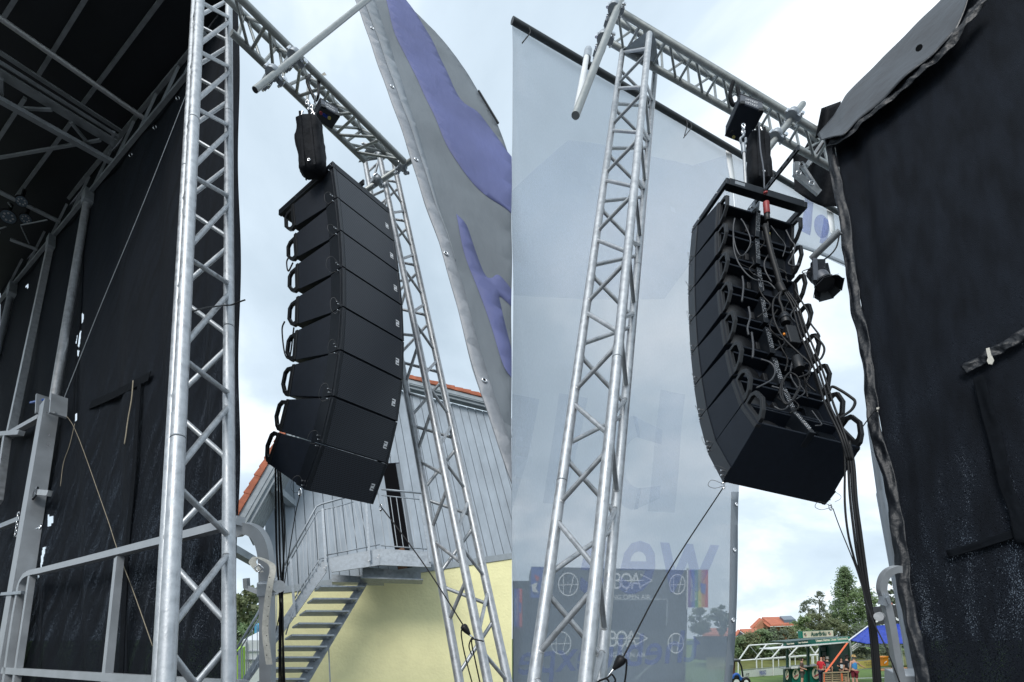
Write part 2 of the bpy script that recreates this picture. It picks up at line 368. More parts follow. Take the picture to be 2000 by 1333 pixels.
def box_mesh(x0, x1, y0, y1, z0, z1, bev=0.0):
    bm = bmesh.new(); bmesh.ops.create_cube(bm, size=1)
    for v in bm.verts: v.co = Vector(((x0 + x1) / 2 + v.co.x * (x1 - x0), (y0 + y1) / 2 + v.co.y * (y1 - y0), (z0 + z1) / 2 + v.co.z * (z1 - z0)))
    if bev: bmesh.ops.bevel(bm, geom=bm.edges[:], offset=bev, segments=2, affect='EDGES', profile=0.5)
    me = bpy.data.meshes.new('box'); bm.to_mesh(me); bm.free(); return me
def prism(pts, off, name='prism'):
    """polygon pts (world) extruded by the vector off"""
    n = len(pts); v = [Vector(p) for p in pts] + [Vector(p) + off for p in pts]
    f = [tuple(range(n - 1, -1, -1)), tuple(range(n, 2 * n))] + [(i, (i + 1) % n, n + (i + 1) % n, n + i) for i in range(n)]
    return fix(mesh_new(name, v, f))
def smooth_path(pts, n=6):
    if len(pts) < 3: return pts
    o = []
    q = [pts[0] * 2 - pts[1]] + pts + [pts[-1] * 2 - pts[-2]]
    for i in range(1, len(q) - 2):
        for k in range(n):
            t = k / n; a, b, c, d = q[i - 1], q[i], q[i + 1], q[i + 2]
            o.append(0.5 * ((2 * b) + (c - a) * t + (2 * a - 5 * b + 4 * c - d) * t * t + (3 * b - a - 3 * c + d) * t ** 3))
    o.append(pts[-1]); return o
def sweep(pts, r, seg=8, smooth=True, n=6, taper=None, prof=None):
    p = smooth_path(pts, n) if smooth else pts
    v, f = [], []; x = None
    for i, c in enumerate(p):
        t = (p[min(i + 1, len(p) - 1)] - p[max(i - 1, 0)]).normalized()
        if x is None:
            x = t.orthogonal().normalized()
        else:
            x = (x - t * x.dot(t)).normalized()
        y = t.cross(x)
        rr = r if taper is None else r * (1 + (taper - 1) * i / (len(p) - 1))
        for k in range(seg):
            a = 2 * math.pi * k / seg
            v.append(c + x * (math.cos(a) * rr) + y * (math.sin(a) * rr))
    for i in range(len(p) - 1):
        for k in range(seg):
            f.append((i * seg + k, i * seg + (k + 1) % seg, (i + 1) * seg + (k + 1) % seg, (i + 1) * seg + k))
    f.append(tuple(range(seg - 1, -1, -1))); b = (len(p) - 1) * seg; f.append(tuple(range(b, b + seg)))
    return mesh_new('sweep', v, f, True)
def strip(pts, side, wid, th, nrm):
    """flat band along pts; side: vector across; nrm: thickness direction"""
    v, f = [], []
    for p in pts:
        for a, b in ((-.5, -.5), (.5, -.5), (.5, .5), (-.5, .5)): v.append(p + side * (a * wid) + nrm * (b * th))
    for i in range(len(pts) - 1):
        for k in range(4): f.append((i * 4 + k, i * 4 + (k + 1) % 4, i * 4 + 4 + (k + 1) % 4, i * 4 + 4 + k))
    f.append((3, 2, 1, 0)); b = 4 * (len(pts) - 1); f.append((b, b + 1, b + 2, b + 3))
    return fix(mesh_new('strip', v, f, False))
def sheet(fn, nu, nv, th, nrm, smooth=True):
    """grid sheet from fn(s,t) with thickness th along nrm"""
    v, f = [], []
    for j in range(nv + 1):
        for i in range(nu + 1): v.append(fn(i / nu, j / nv))
    n = len(v); v += [p - nrm * th for p in v]
    W = nu + 1
    for j in range(nv):
        for i in range(nu):
            a = j * W + i; f.append((a, a + 1, a + W + 1, a + W)); f.append((n + a, n + a + W, n + a + W + 1, n + a + 1))
    for i in range(nu):
        f.append((i, n + i, n + i + 1, i + 1)); a = nv * W + i; f.append((a, a + 1, n + a + 1, n + a))
    for j in range(nv):
        a = j * W; f.append((a, a + W, n + a + W, n + a)); a = j * W + nu; f.append((a, n + a, n + a + W, a + W))
    me = mesh_new('sheet', v, f, smooth)
    return me
def text_mesh(s, size=1.0, th=0.0, spacing=1.0, bold=0.0):
    c = bpy.data.curves.new('lettering', 'FONT'); c.body = s; c.size = size; c.space_character = spacing; c.extrude = th; c.offset = bold; c.resolution_u = 3
    o = bpy.data.objects.new('lettering_tmp', c); COL.objects.link(o)
    dg = bpy.context.evaluated_depsgraph_get(); me = bpy.data.meshes.new_from_object(o.evaluated_get(dg))
    bpy.data.objects.remove(o); bpy.data.curves.remove(c); return me
def text_on(par, s, a, xdir, ydir, width, height, m, name='lettering', bold=0.0, off=0.004, th=0.001, spacing=1.0):
    """lay flat lettering with lower-left corner at a, spanning width x height along xdir, ydir"""
    me = text_mesh(s, 1.0, 0.0, spacing, bold)
    if not me.vertices: return None
    xs = [v.co.x for v in me.vertices]; ys = [v.co.y for v in me.vertices]
    x0, x1, y0, y1 = min(xs), max(xs), min(ys), max(ys)
    xd, yd = xdir.normalized(), ydir.normalized(); n = xd.cross(yd).normalized()
    if n.dot(CAM - a) < 0: n = -n
    for v in me.vertices:
        v.co = a + xd * ((v.co.x - x0) / (x1 - x0) * width) + yd * ((v.co.y - y0) / (y1 - y0) * height) + n * off
    return link(name, me, m, None, par)
def mbox(par, name, M, x0, x1, y0, y1, z0, z1, m, bev=0.0, label=None):
    return link(name, setmat(box_mesh(x0, x1, y0, y1, z0, z1, bev), m), None, M, par, label)
def torus_mesh(R, r, n=20, k=8, M=None):
    v, f = [], []
    for i in range(n):
        a = 2 * math.pi * i / n
        for j in range(k):
            b = 2 * math.pi * j / k; v.append(((R + r * math.cos(b)) * math.cos(a), (R + r * math.cos(b)) * math.sin(a), r * math.sin(b)))
    for i in range(n):
        for j in range(k): f.append((i * k + j, ((i + 1) % n) * k + j, ((i + 1) % n) * k + (j + 1) % k, i * k + (j + 1) % k))
    return mesh_new('ring', v, f, True)

# ------------------------------------------------------------------ trusses
def t_at_v(a, b, v):
    """parameter along a-b whose picture row is v"""
    lo, hi = -1.5, 2.5
    def row(t):
        q = lerp(a, b, t) - CAM; return q.dot(DN) / q.dot(FW) * FPX + CV
    s = 1 if row(1) < row(0) else -1
    for _ in range(50):
        mid = (lo + hi) / 2
        if (row(mid) - v) * s > 0: lo = mid
        else: hi = mid
    return (lo + hi) / 2
def truss(name, label, cat, chords, r, faces, rb, m, gap=0.06, joints=(), base=None, seg=16, mb=None, welds=False):
    th = thing(name, label, cat, base if base is not None else chords[0][0])
    for a, b in chords:
        c = tube(th, 'chord', a, b, r, m, seg)
        for j in joints:
            p = lerp(a, b, j); d = (b - a).normalized(); tube(c, 'coupling', p - d * 0.004, p + d * 0.004, r * 1.05, 'black_paint', seg)
    for (i, k, t0, t1, nb, e0, e1, ph) in faces:
        A, B = chords[i], chords[k]
        f = lambda c, x: lerp(c[0], c[1], t0 + (t1 - t0) * x / nb)
        x = -e0
        while x < nb + e1:
            a1, b1 = f(A, x + gap), f(B, x + 0.5 - gap + ph)
            b2, a2 = f(B, x + 0.5 + gap + ph), f(A, x + 1 - gap)
            for p, q in ((a1, b1), (b2, a2)):
                o = tube(th, 'brace', p, q, rb, mb or m, 10)
                if welds:
                    dq = (q - p).normalized()
                    for e_, sg_ in ((p, 1), (q, -1)): tube(o, 'weld', e_ + dq * (sg_ * (r * .55)), e_ + dq * (sg_ * (r * .55 + rb * 1.1)), rb * 1.28, 'alu_worn', 8)
            x += 1
    return th
def clamp(p, axis1, axis2, label, r=0.03, group='pipe clamps on the trusses'):
    """swivel coupler: two hinged half shells back to back with bolts"""
    t = thing('pipe_clamp', label, 'clamp', p, group)
    a1, a2 = axis1.normalized(), axis2.normalized(); n = a1.cross(a2).normalized()
    for s, ax in ((-1, a1), (1, a2)):
        c = p + n * (s * r * 1.1)
        cross = ax.cross(n).normalized()
        tube(t, 'jaw', c - ax * r * 0.75, c + ax * r * 0.75, r * 1.28, 'steel_zinc', 12)
        bar(t, 'lug', c + cross * r * 1.0, c + cross * r * 2.3, r * 1.2, r * 0.7, 'steel_zinc', ax)
        tube(t, 'bolt', c + cross * r * 1.9 - n * r * 1.2, c + cross * r * 1.9 + n * r * 1.5, r * 0.26, 'chrome', 8)
        tube(t, 'nut', c + cross * r * 1.9 + n * r * 1.1, c + cross * r * 1.9 + n * r * 1.45, r * 0.5, 'chrome', 6)
        tube(t, 'hinge_pin', c - cross * r * 1.45 - ax * r * 0.7, c - cross * r * 1.45 + ax * r * 0.7, r * 0.3, 'chrome', 8)
    return t

# ------------------------------------------------------------------ ground and air
g = mesh_new('ground', [(-400, -150, 0), (400, -150, 0), (400, 900, 0), (-400, 900, 0)], [(0, 1, 2, 3)])
o = link('ground', g, 'grass'); o['kind'] = 'structure'
mat('bounce_grey', (0.075, 0.075, 0.078), 0.95, noise=0.3, nscale=3, bump=0.4, bscale=30)
g = mesh_new('bounce_patch', [(-60, -60, .004), (60, -60, .004), (60, 25, .004), (-60, 25, .004)], [(0, 1, 2, 3)])  # added, out of view: dark ground that cuts green bounce onto roof and metal
o = link('dark_bounce_ground', g, 'bounce_grey'); o['kind'] = 'structure'
# ------------------------------------------------------------------ loudspeaker arrays
def rodr(wv):
    th = wv.length; return Matrix.Rotation(th, 4, wv.normalized())
C2W = Matrix((RT, DN, FW)).transposed().to_4x4()
HB = 0.28
ORD = ['topmost', 'second from the top', 'third from the top', 'fourth from the top', 'fourth from the bottom', 'third from the bottom', 'second from the bottom', 'lowest']
def array_frames(q):
    A = Matrix.Translation(CAM) @ C2W @ Matrix.Translation(Vector(q[3:6])) @ rodr(Vector(q[0:3]))
    fr = []
    for i in range(8):
        fr.append(A.copy())
        A = A @ Matrix.Translation((0, 0, -HB))
        if i < 7: A = A @ Matrix.Rotation(q[10 + i], 4, 'X')
    return fr
def ring_prism(outer, inner, x0, x1):
    n = len(outer); v = []
    for x in (x0, x1):
        v += [(x, y, z) for y, z in outer] + [(x, y, z) for y, z in inner]
    f = []
    for i in range(n):
        j = (i + 1) % n
        f += [(i, j, n + j, n + i), (2 * n + i, 3 * n + i, 3 * n + j, 2 * n + j), (i, 2 * n + i, 2 * n + j, j), (n + i, n + j, 3 * n + j, 3 * n + i)]
    me = fix(mesh_new('handle', v, f))
    bm = bmesh.new(); bm.from_mesh(me)
    bmesh.ops.bevel(bm, geom=bm.edges[:], offset=0.0025, segments=2, affect='EDGES', profile=0.5, clamp_overlap=True); bm.to_mesh(me); bm.free()
    return me
class BoxKit:
    """shared meshes of one loudspeaker model"""
    def __init__(s, W, D, e, h):
        H = HB; s.W, s.D, s.e, s.h = W, D, e, h
        y1 = 0.24 * D; hw, hr = W / 2, W / 2 - e; g = 0.0006; ck = 0.022; yr = D * 0.80
        def sec(y, x): k = h * y / D; return [(-x, y, -g - k), (x, y, -g - k), (x, y, -H + g + k), (-x, y, -H + g + k)]
        v = sec(0.004, hw - .004) + sec(y1, hw - .004) + sec(D, hr) 
        ri = [(x + (ck if x < 0 else -ck), D, z + (-.014 if z > -H / 2 else .014)) for x, _, z in sec(D, hr)]
        rd = [(x * 0.97, yr, z + (-.006 if z > -H / 2 else .006)) for x, _, z in ri]
        v += ri + rd
        f = [(3, 2, 1, 0)]
        for a in (0, 4):
            for i in range(4): f.append((a + i, a + (i + 1) % 4, a + 4 + (i + 1) % 4, a + 4 + i))
        for a in (8, 12):
            for i in range(4): f.append((a + i, a + (i + 1) % 4, a + 4 + (i + 1) % 4, a + 4 + i))
        f.append((16, 17, 18, 19))
        me = fix(mesh_new('cabinet', v, f)); bm = bmesh.new(); bm.from_mesh(me)
        bmesh.ops.bevel(bm, geom=[x for x in bm.edges if x.calc_face_angle(0) > 0.3], offset=0.0025, segments=2, affect='EDGES', profile=0.5, clamp_overlap=True); bm.to_mesh(me); bm.free()
        s.body = setmat(me, 'box_black'); s.yr = yr
        s.grille = setmat(box_mesh(-hw + .026, hw - .018, -0.007, 0.003, -H + .006, -.006, .002), 'grille')
        s.edge = setmat(box_mesh(0, .020, -0.009, 0.010, -H + .004, -.004, .002), 'plate_black')
        s.plate = setmat(box_mesh(-.0025, .0025, 0.010, y1 * 1.04, -H + .006, -.006, .0015), 'plate_black')
        hd = 0.094; zt, zb = -h - .004, -H + h + .004; zl = zb - zt
        out_ = [(D - .02, zt), (D + hd * .62, zt), (D + hd * .95, zt + zl * .14), (D + hd, zt + zl * .55), (D + hd * .62, zt + zl * .86), (D + hd * .25, zb), (D - .02, zb)]
        inn = [(D + .012, zt + zl * .12), (D + hd * .56, zt + zl * .12), (D + hd * .74, zt + zl * .2), (D + hd * .79, zt + zl * .53), (D + hd * .5, zt + zl * .76), (D + hd * .3, zt + zl * .82), (D + .012, zt + zl * .82)]
        s.handle = setmat(ring_prism(out_, inn, -.010, .010), 'plastic_black')
        s.rib = setmat(box_mesh(-.013, .013, D - .030, D - .006, zb - .006, zt + .006, .003), 'plastic_black')
        # connection hardware
        s.knob = setmat(torus_mesh(0.0065, 0.003, 10, 6), 'chrome')
        s.pin = unit_cyl('chrome', 8)
        loop = [Vector((0, 0, 0)), Vector((.03, .01, .035)), Vector((.055, .03, .02)), Vector((.05, .045, -.03)), Vector((.02, .04, -.055)), Vector((0, .015, -.05))]
        s.wire = setmat(sweep(loop, .0011, 5), 'wire')
        # rear fittings
        s.fins = None
    def logo(s):
        if not hasattr(s, '_logo'):
            me = text_mesh('nu', 1.0, 0.0, 0.86, 0.035)
            xs = [v.co.x for v in me.vertices]; ys = [v.co.y for v in me.vertices]; x0, x1, y0, y1 = min(xs), max(xs), min(ys), max(ys)
            for v in me.vertices:
                a = (v.co.x - x0) / (x1 - x0) - .5; b = (v.co.y - y0) / (y1 - y0) - .5
                v.co = Vector((-b * .030, 0, a * .046))
            s._logo = setmat(me, 'white_print')
        return s._logo
def dots_mesh(pts, r):
    v, f = [], []
    for p in pts:
        b = len(v)
        for k in range(6):
            a = math.pi * k / 3; v.append((p[0] + r * math.cos(a), p[1], p[2] + r * math.sin(a)))
        v.append((p[0], p[1] + r * 1.6, p[2]))
        for k in range(6): f.append((b + k, b + (k + 1) % 6, b + 6))
    return mesh_new('pins', v, f)
def rear_kit(kit):
    W, D, h = kit.W, kit.D, kit.h; H = HB; yr = kit.yr; hr = W / 2 - kit.e
    k = {}
    # heat sink: ribs as one casting
    bm = bmesh.new()
    for i in range(11):
        x = -hr + .045 + i * .0085
        r = bmesh.ops.create_cube(bm, size=1)
        for v in r['verts']: v.co = Vector((x + v.co.x * .0035, yr + .012 + v.co.y * .028, -H * .5 + v.co.z * H * .52))
    me = bpy.data.meshes.new('fins'); bm.to_mesh(me); bm.free(); k['heat_sink'] = setmat(me, 'plate_black')
    fx0, fx1 = -hr + .03, -.025
    k['amplifier_panel'] = setmat(ring_prism_xz(fx0, fx1, -H + h + .035, -h - .035, .018, yr + .002, yr + .022), 'plate_black')
    # domed woofer back
    v, f = [], []; n = 16
    cx, cz = hr * .50, -H / 2
    for j, (rr, yy) in enumerate(((.082, 0), (.078, .010), (.060, .014), (.045, .026), (.0, .028))):
        for i in range(n):
            a = 2 * math.pi * i / n; v.append((cx + rr * math.cos(a), yr + yy, cz + rr * 1.1 * math.sin(a)))
    for j in range(4):
        for i in range(n): f.append((j * n + i, j * n + (i + 1) % n, (j + 1) * n + (i + 1) % n, (j + 1) * n + i))
    k['driver_basket'] = setmat(fix(mesh_new('driver', v, f, True)), 'plastic_black')
    k['splay_bar'] = setmat(box_mesh(-.016, .016, D * .80, D + .02, -H + .03, -.03, .003), 'plate_black')
    pts = [(-.010 + .010 * c, D + .0205, -.06 - r * .014 - .004 * (c % 2)) for r in range(11) for c in range(3) if (r * 3 + c) % 7 != 5]
    k['hole_row'] = setmat(dots_mesh(pts, .0032), 'chrome')
    k['cross_rib'] = setmat(box_mesh(-hr + .03, hr - .03, D * .82, D * .93, -H + h + .008, -H + h + .022, .003), 'plastic_black')
    k['socket'] = setmat(box_mesh(.026, .052, yr, yr + .03, -H * .62, -H * .40, .004), 'plastic_black')
    return k
def ring_prism_xz(x0, x1, z0, z1, wdt, y0, y1):
    o_ = [(x0, z0), (x1, z0), (x1, z1), (x0, z1)]; i_ = [(x0 + wdt, z0 + wdt), (x1 - wdt, z0 + wdt), (x1 - wdt, z1 - wdt), (x0 + wdt, z1 - wdt)]
    v = []
    for y in (y0, y1): v += [(x, y, z) for x, z in o_] + [(x, y, z) for x, z in i_]
    f = []; n = 4
    for i in range(n):
        j = (i + 1) % n
        f += [(i, j, n + j, n + i), (2 * n + i, 3 * n + i, 3 * n + j, 2 * n + j), (i, 2 * n + i, 2 * n + j, j), (n + i, n + j, 3 * n + j, 3 * n + i)]
    return fix(mesh_new('panel', v, f))
def build_array(q, where, group, rear, tail):
    W, D, e, h = q[6:10]; kit = BoxKit(W, D, e, h); fr = array_frames(q); rk = rear_kit(kit) if rear else None
    boxes = []
    for i, A in enumerate(fr):
        t = thing('loudspeaker', '%s black line array loudspeaker %s' % (ORD[i], where), 'loudspeaker', A @ Vector((0, D / 2, -HB)), group)
        b = link('cabinet', kit.body, None, A, t)
        link('grille', kit.grille, None, A, t)
        for sx in (-1, 1):
            link('grille_edge', kit.edge, None, A @ Matrix.Translation(((-W / 2 + .003) if sx < 0 else (W / 2 - .023), 0, 0)), t)
            p = link('side_plate', kit.plate, None, A @ Matrix.Translation((sx * (W / 2 - .0015), 0, 0)), t)
            hx = sx * (W / 2 - e - .013)
            hm = A @ Matrix.Translation((hx, 0, 0))
            link('handle', kit.handle, None, hm, t); link('handle_rib', kit.rib, None, A @ Matrix.Translation((hx + sx * .003, 0, 0)), t)
            for yy, zz_ in ((.020, -HB + .022), (.034, -HB + .045), (.022, -.020)):
                pm = A @ Matrix.Translation((sx * (W / 2 + .001), yy, zz_)) @ Matrix.Rotation(sx * math.pi / 2, 4, 'Y')
                pn = link('lock_pin', kit.pin, None, pm @ Matrix.Diagonal((.0042, .0042, .016, 1)), p)
            wl = A @ Matrix.Translation((sx * (W / 2 + .006), .022, -HB + .035)) @ Matrix.Rotation(random.uniform(-.35, .35), 4, 'X') @ Matrix.Diagonal((sx * random.uniform(.5, 1.0), random.uniform(.8, 1.2), random.uniform(.8, 1.2), 1))
            link('pin_wire', kit.wire, None, wl, t)
        if not rear or True:
            link('logo', kit.logo(), None, A @ Matrix.Translation((W * .385, -.0085, -HB * .60)), t)
        if rear:
            for nm, me in rk.items(): link(nm, me, None, A, t)
        boxes.append((t, A))
    return boxes, fr, kit
def build_frame(A, W, D, label, ext, cb0, cb1, rear_bar_y, tilt=0.0):
    A = A @ Matrix.Rotation(tilt, 4, 'X')
    t = thing('rigging_frame', label, 'rigging frame', A @ Vector((0, D / 2, 0.005)))
    x = W / 2 - .012
    for s in (-1, 1):
        r = mbox(t, 'side_rail', A @ Matrix.Translation((s * x, 0, 0)), -.012, .012, -.006, D * ext, .004, .052, 'plate_black', .003)
        mbox(r, 'slot_plate', A @ Matrix.Translation((s * (x + .0125), 0, 0)), -.0015, .0015, D * .35, D * .85, .018, .030, 'plastic_black')
        for yy in (.015, D * .3, D * 1.0):
            tube(r, 'bolt', A @ Vector((s * (x + .011), yy, .028)), A @ Vector((s * (x + .017), yy, .028)), .005, 'chrome', 8)
    mbox(t, 'front_bar', A, -x + .013, x - .013, -.006, .030, .004, .050, 'plate_black', .003)
    mbox(t, 'rear_bar', A, -x + .013, x - .013, rear_bar_y, rear_bar_y + .055, .002, .056, 'plate_black', .003)
    mbox(t, 'label_plate', A, x - .12, x - .05, rear_bar_y + .054, rear_bar_y + .0565, .018, .042, 'white_print' if False else 'alu_dark', .0)
    # drilled centre beam
    n = 9; z0, z1 = .058, .098
    v, f = [], []
    L = cb1 - cb0; seg = 10
    cells = 8
    for c in range(cells):
        y0 = cb0 + L * c / cells; y1 = cb0 + L * (c + 1) / cells; cy, cz = (y0 + y1) / 2, (z0 + z1) / 2; rr = .011
        o_ = []; i_ = []
        sq = [(y0, z0), (cy, z0), (y1, z0), (y1, cz), (y1, z1), (cy, z1), (y0, z1), (y0, cz)]
        for k, (yy, zz_) in enumerate(sq):
            a = math.atan2(zz_ - cz, yy - cy); o_.append((yy, zz_)); i_.append((cy + rr * math.cos(a), cz + rr * math.sin(a)))
        b = len(v)
        for xx in (-.006, .006): v += [(xx, *p) for p in o_] + [(xx, *p) for p in i_]
        for k in range(8):
            j = (k + 1) % 8
            f += [(b + k, b + j, b + 8 + j, b + 8 + k), (b + 16 + k, b + 24 + k, b + 24 + j, b + 16 + j), (b + k, b + 16 + k, b + 16 + j, b + j), (b + 8 + k, b + 8 + j, b + 24 + j, b + 24 + k)]
    me = fix(mesh_new('centre_beam', v, f)); setmat(me, 'plate_black')
    link('centre_beam', me, None, A, t)
    return t
# ================================================================== LEFT PLACE
UL = Vc(-.53, -1.932, 1.0)
HL = Vc(-1.575, .33, 1.0)
XL = Vc(.738, .268, 1.0)
wallL = Plane(P(460, 1333, 2.15), HL, UL)
roofL = Plane(wallL.at(371, 98), HL, XL)

# --- stage side curtain: hanging gauze with soft folds
def curt(s, t):
    u = 2 + (464 - 2) * s; 
    v0 = 1380; v1 = 98 + 1.278 * (371 - u) - 14
    v = v0 + (v1 - v0) * t
    p = wallL.at(u if s < 1 else 464 + 2.5 * math.sin(t * 23), v)
    n = wallL.n if wallL.n.dot(CAM - p) > 0 else -wallL.n
    return p + n * (0.014 * math.sin(s * 34 + 1.5 * math.sin(t * 3)) + 0.012 * math.sin(s * 71 + t * 2) * (1 - t * .6))
nL = wallL.n if wallL.n.dot(CAM - wallL.a) > 0 else -wallL.n
ct = thing('stage_curtain', 'black gauze side curtain of the stage behind the big aluminium truss tower', 'curtain', wallL.at(230, 1333))
def punch(me, polys):
    """tear openings: drop the cloth faces that lie inside the given picture outlines"""
    bm = bmesh.new(); bm.from_mesh(me); dead = []
    for f in bm.faces:
        q = f.calc_center_median() - CAM; u = CU + FPX * q.dot(RT) / q.dot(FW); v = CV + FPX * q.dot(DN) / q.dot(FW)
        for poly in polys:
            ins = False; n_ = len(poly)
            for i in range(n_):
                (x1, y1), (x2, y2) = poly[i], poly[(i + 1) % n_]
                if (y1 > v) != (y2 > v) and u < (x2 - x1) * (v - y1) / (y2 - y1) + x1: ins = not ins
            if ins: dead.append(f); break
    bmesh.ops.delete(bm, geom=dead, context='FACES'); bm.to_mesh(me); bm.free(); return me
TEARS = [[(160, 612), (164, 612), (163, 630), (159, 634)], [(150, 655), (159, 645), (158, 660), (155, 680), (147, 672)], [(151, 684), (155, 684), (154, 696), (151, 696)], [(147, 808), (151, 808), (150, 824), (146, 824)],
         [(92, 1006), (104, 1010), (106, 1018), (98, 1028), (93, 1030)], [(84, 1068), (90, 1070), (84, 1098), (79, 1112), (80, 1090)], [(73, 1114), (78, 1114), (76, 1128), (72, 1128)], [(50, 555), (56, 558), (55, 565), (51, 562)]]
link('cloth', punch(sheet(curt, 190, 200, .004, nL), TEARS), 'curtain', None, ct)
def band(par, name, pts, wid, m, pl, k=.985, th=.004):
    pp = [pl.at(u, v, k) for u, v in pts]; pp = smooth_path(pp, 5)
    side = (pp[-1] - pp[0]).normalized().cross(pl.n).normalized()
    return link(name, strip(pp, side, wid, th, pl.n), m, None, par)
band(ct, 'pocket_flap', [(176, 792), (225, 770), (292, 735)], .075, 'flap_black', wallL)
band(ct, 'zip_sleeve', [(272, 752), (266, 850), (262, 920), (256, 985), (249, 1060), (245, 1130), (240, 1230), (236, 1333)], .055, 'flap_black', wallL, .98)
band(ct, 'hem', [(166, 400), (158, 600), (148, 700), (143, 820)], .03, 'flap_black', wallL)
link('zip_cord', sweep([wallL.at(u, v, .975) for u, v in ((260, 744), (257, 780), (250, 820), (246, 850), (243, 868))], .004), 'rope', None, ct)
link('lacing', sweep([wallL.at(u, v, .972) for u, v in ((146, 828), (136, 870), (124, 905), (118, 950))], .0022), 'rope', None, ct)
# torn seam: daylight shows between the curtain and the post through lifted cloth edges (built as pale gaps in the cloth)
# --- roof
rf = thing('stage_roof', 'dark underside of the stage roof with aluminium beams and purlins', 'stage roof', roofL.at(120, 300))
def rsheet(s, t):
    top = wallL.at(480 - 500 * s, 30 + 600 * s) if False else None
    a = lerp(roofL.at(388, 72), roofL.at(-20, 598), s); b = lerp(roofL.at(388, -60), roofL.at(-260, 300), s)
    return lerp(a, b, t)
q0, q1 = roofL.at(462, -18), roofL.at(-30, 612)
dx = -XL.normalized()
link('membrane', fix(prism([q0, q1, q1 + dx * 9.0, q0 + dx * 6.0], Vector((0, 0, .02)), 'membrane')), 'roof_sheet', None, rf)
def rb(name, a, b, w_, h_, m, k0=.97, k1=None, tubular=False):
    p, q = roofL.at(*a, k0), roofL.at(*b, k1 or k0)
    return tube(rf, name, p, q, w_ / 2, m, 12) if tubular else bar(rf, name, p, q, w_, h_, m, roofL.n)
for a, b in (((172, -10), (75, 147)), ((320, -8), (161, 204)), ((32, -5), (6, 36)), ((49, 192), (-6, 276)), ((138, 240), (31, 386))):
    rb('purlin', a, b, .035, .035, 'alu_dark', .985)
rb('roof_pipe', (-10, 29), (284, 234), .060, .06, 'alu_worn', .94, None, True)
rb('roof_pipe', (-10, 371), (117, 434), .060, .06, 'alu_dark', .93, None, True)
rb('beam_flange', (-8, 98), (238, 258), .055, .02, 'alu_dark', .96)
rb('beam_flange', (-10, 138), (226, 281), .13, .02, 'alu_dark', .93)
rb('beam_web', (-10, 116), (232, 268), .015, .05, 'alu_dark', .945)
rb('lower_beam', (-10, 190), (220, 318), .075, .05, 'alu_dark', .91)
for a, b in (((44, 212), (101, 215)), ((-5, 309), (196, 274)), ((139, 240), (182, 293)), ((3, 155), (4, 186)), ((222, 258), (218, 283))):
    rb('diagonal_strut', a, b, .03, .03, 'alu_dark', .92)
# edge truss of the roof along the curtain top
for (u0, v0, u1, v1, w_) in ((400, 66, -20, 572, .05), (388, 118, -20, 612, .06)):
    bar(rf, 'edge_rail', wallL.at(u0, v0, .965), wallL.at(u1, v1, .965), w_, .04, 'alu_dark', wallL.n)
for i in range(9):
    f0 = i / 9
    a = wallL.at(lerp(392, 0, f0), lerp(76, 560, f0), .962); b = wallL.at(lerp(380, -15, f0 + .06), lerp(128, 605, f0 + .06), .962)
    bar(rf, 'edge_strut', a, b, .03, .025, 'alu_dark', wallL.n)
for u, v in ((347, 192), (302, 249), (255, 303)):
    link('carabiner', torus_mesh(.028, .004, 14, 6), 'chrome', Matrix.Translation(wallL.at(u, v, .97)) @ frame_z(wallL.h) @ Matrix.Diagonal((.6, 1, 1, 1)), rf)
for u, v, s in ((44, 392, .05), (50, 427, .045)):
    pass
# small lamp bodies in the shade under the roof
for k, (u, v, lb) in enumerate(((42, 394, 'dim round stage lamp hanging just under the roof pipe'), (50, 428, 'lower dim round stage lamp under the roof pipe'), (16, 424, 'dark moving stage lamp at the left picture edge'))):
    c = roofL.at(u, v, .93); t = thing('stage_lamp', lb, 'stage lamp', c, 'stage lamps under the roof')
    ax = (CAM - c + Vector((.8, 0, -1.2))).normalized(); r = .075 if k < 2 else .10
    tube(t, 'housing', c - ax * .16, c, r, 'plastic_black', 16); tube(t, 'lens', c - ax * .004, c + ax * .006, r * .86, 'solar', 16)
    for a in range(7):
        sd_ = frame_z(ax) @ Vector((math.cos(a * .9) * r * .5, math.sin(a * .9) * r * .5, .008)); tube(t, 'led', c + sd_, c + sd_ + ax * .006, r * .13, 'alu_worn', 8)
    bar(t, 'yoke', c - ax * .08 + Vector((0, 0, r)), c - ax * .08 + Vector((0, 0, r + .12)), .02, .04, 'plastic_black')
tt = thing('roof_ladder_truss', 'short dim truss section hanging under the roof near left edge', 'truss', roofL.at(70, 480, .93))
for a, b in (((20, 468), (73, 488)), ((-10, 452), (0, 456))): tube(tt, 'chord', roofL.at(*a, .92), roofL.at(*b, .92), .026, 'alu_dark', 12)
for a, b in (((41, 440), (92, 430)), ((41, 441), (57, 476)), ((0, 447), (12, 443)), ((16, 396), (22, 404))): tube(tt, 'brace', roofL.at(*a, .92), roofL.at(*b, .92), .010, 'alu_dark', 8)

# --- posts inside the curtain
def post(label, a, b, r, m, k=.955, square=False):
    t = thing('stage_post', label, 'post', wallL.at(*b, k), 'posts carrying the stage roof')
    if square: bar(t, 'shaft', wallL.at(*b, k), wallL.at(*a, k), r * 2, r * 2, m, wallL.n)
    else: tube(t, 'shaft', wallL.at(*b, k), wallL.at(*a, k), r, m, 18)
    bar(t, 'head_bracket', wallL.at(a[0], a[1] + 6, k), wallL.at(a[0] + 2, a[1] - 16, k), r * 3, r * 2.4, 'alu_dark', wallL.n)
    return t
post('round aluminium roof post standing in the square column beside the torn curtain', (170, 392), (103, 800), .040, 'alu_worn')
post('square aluminium roof post left of the round one', (98, 480), (20, 852), .034, 'alu_worn', .95, True)
post('dim third roof post cut by the left picture edge', (22, 572), (-22, 760), .04, 'alu_dark')
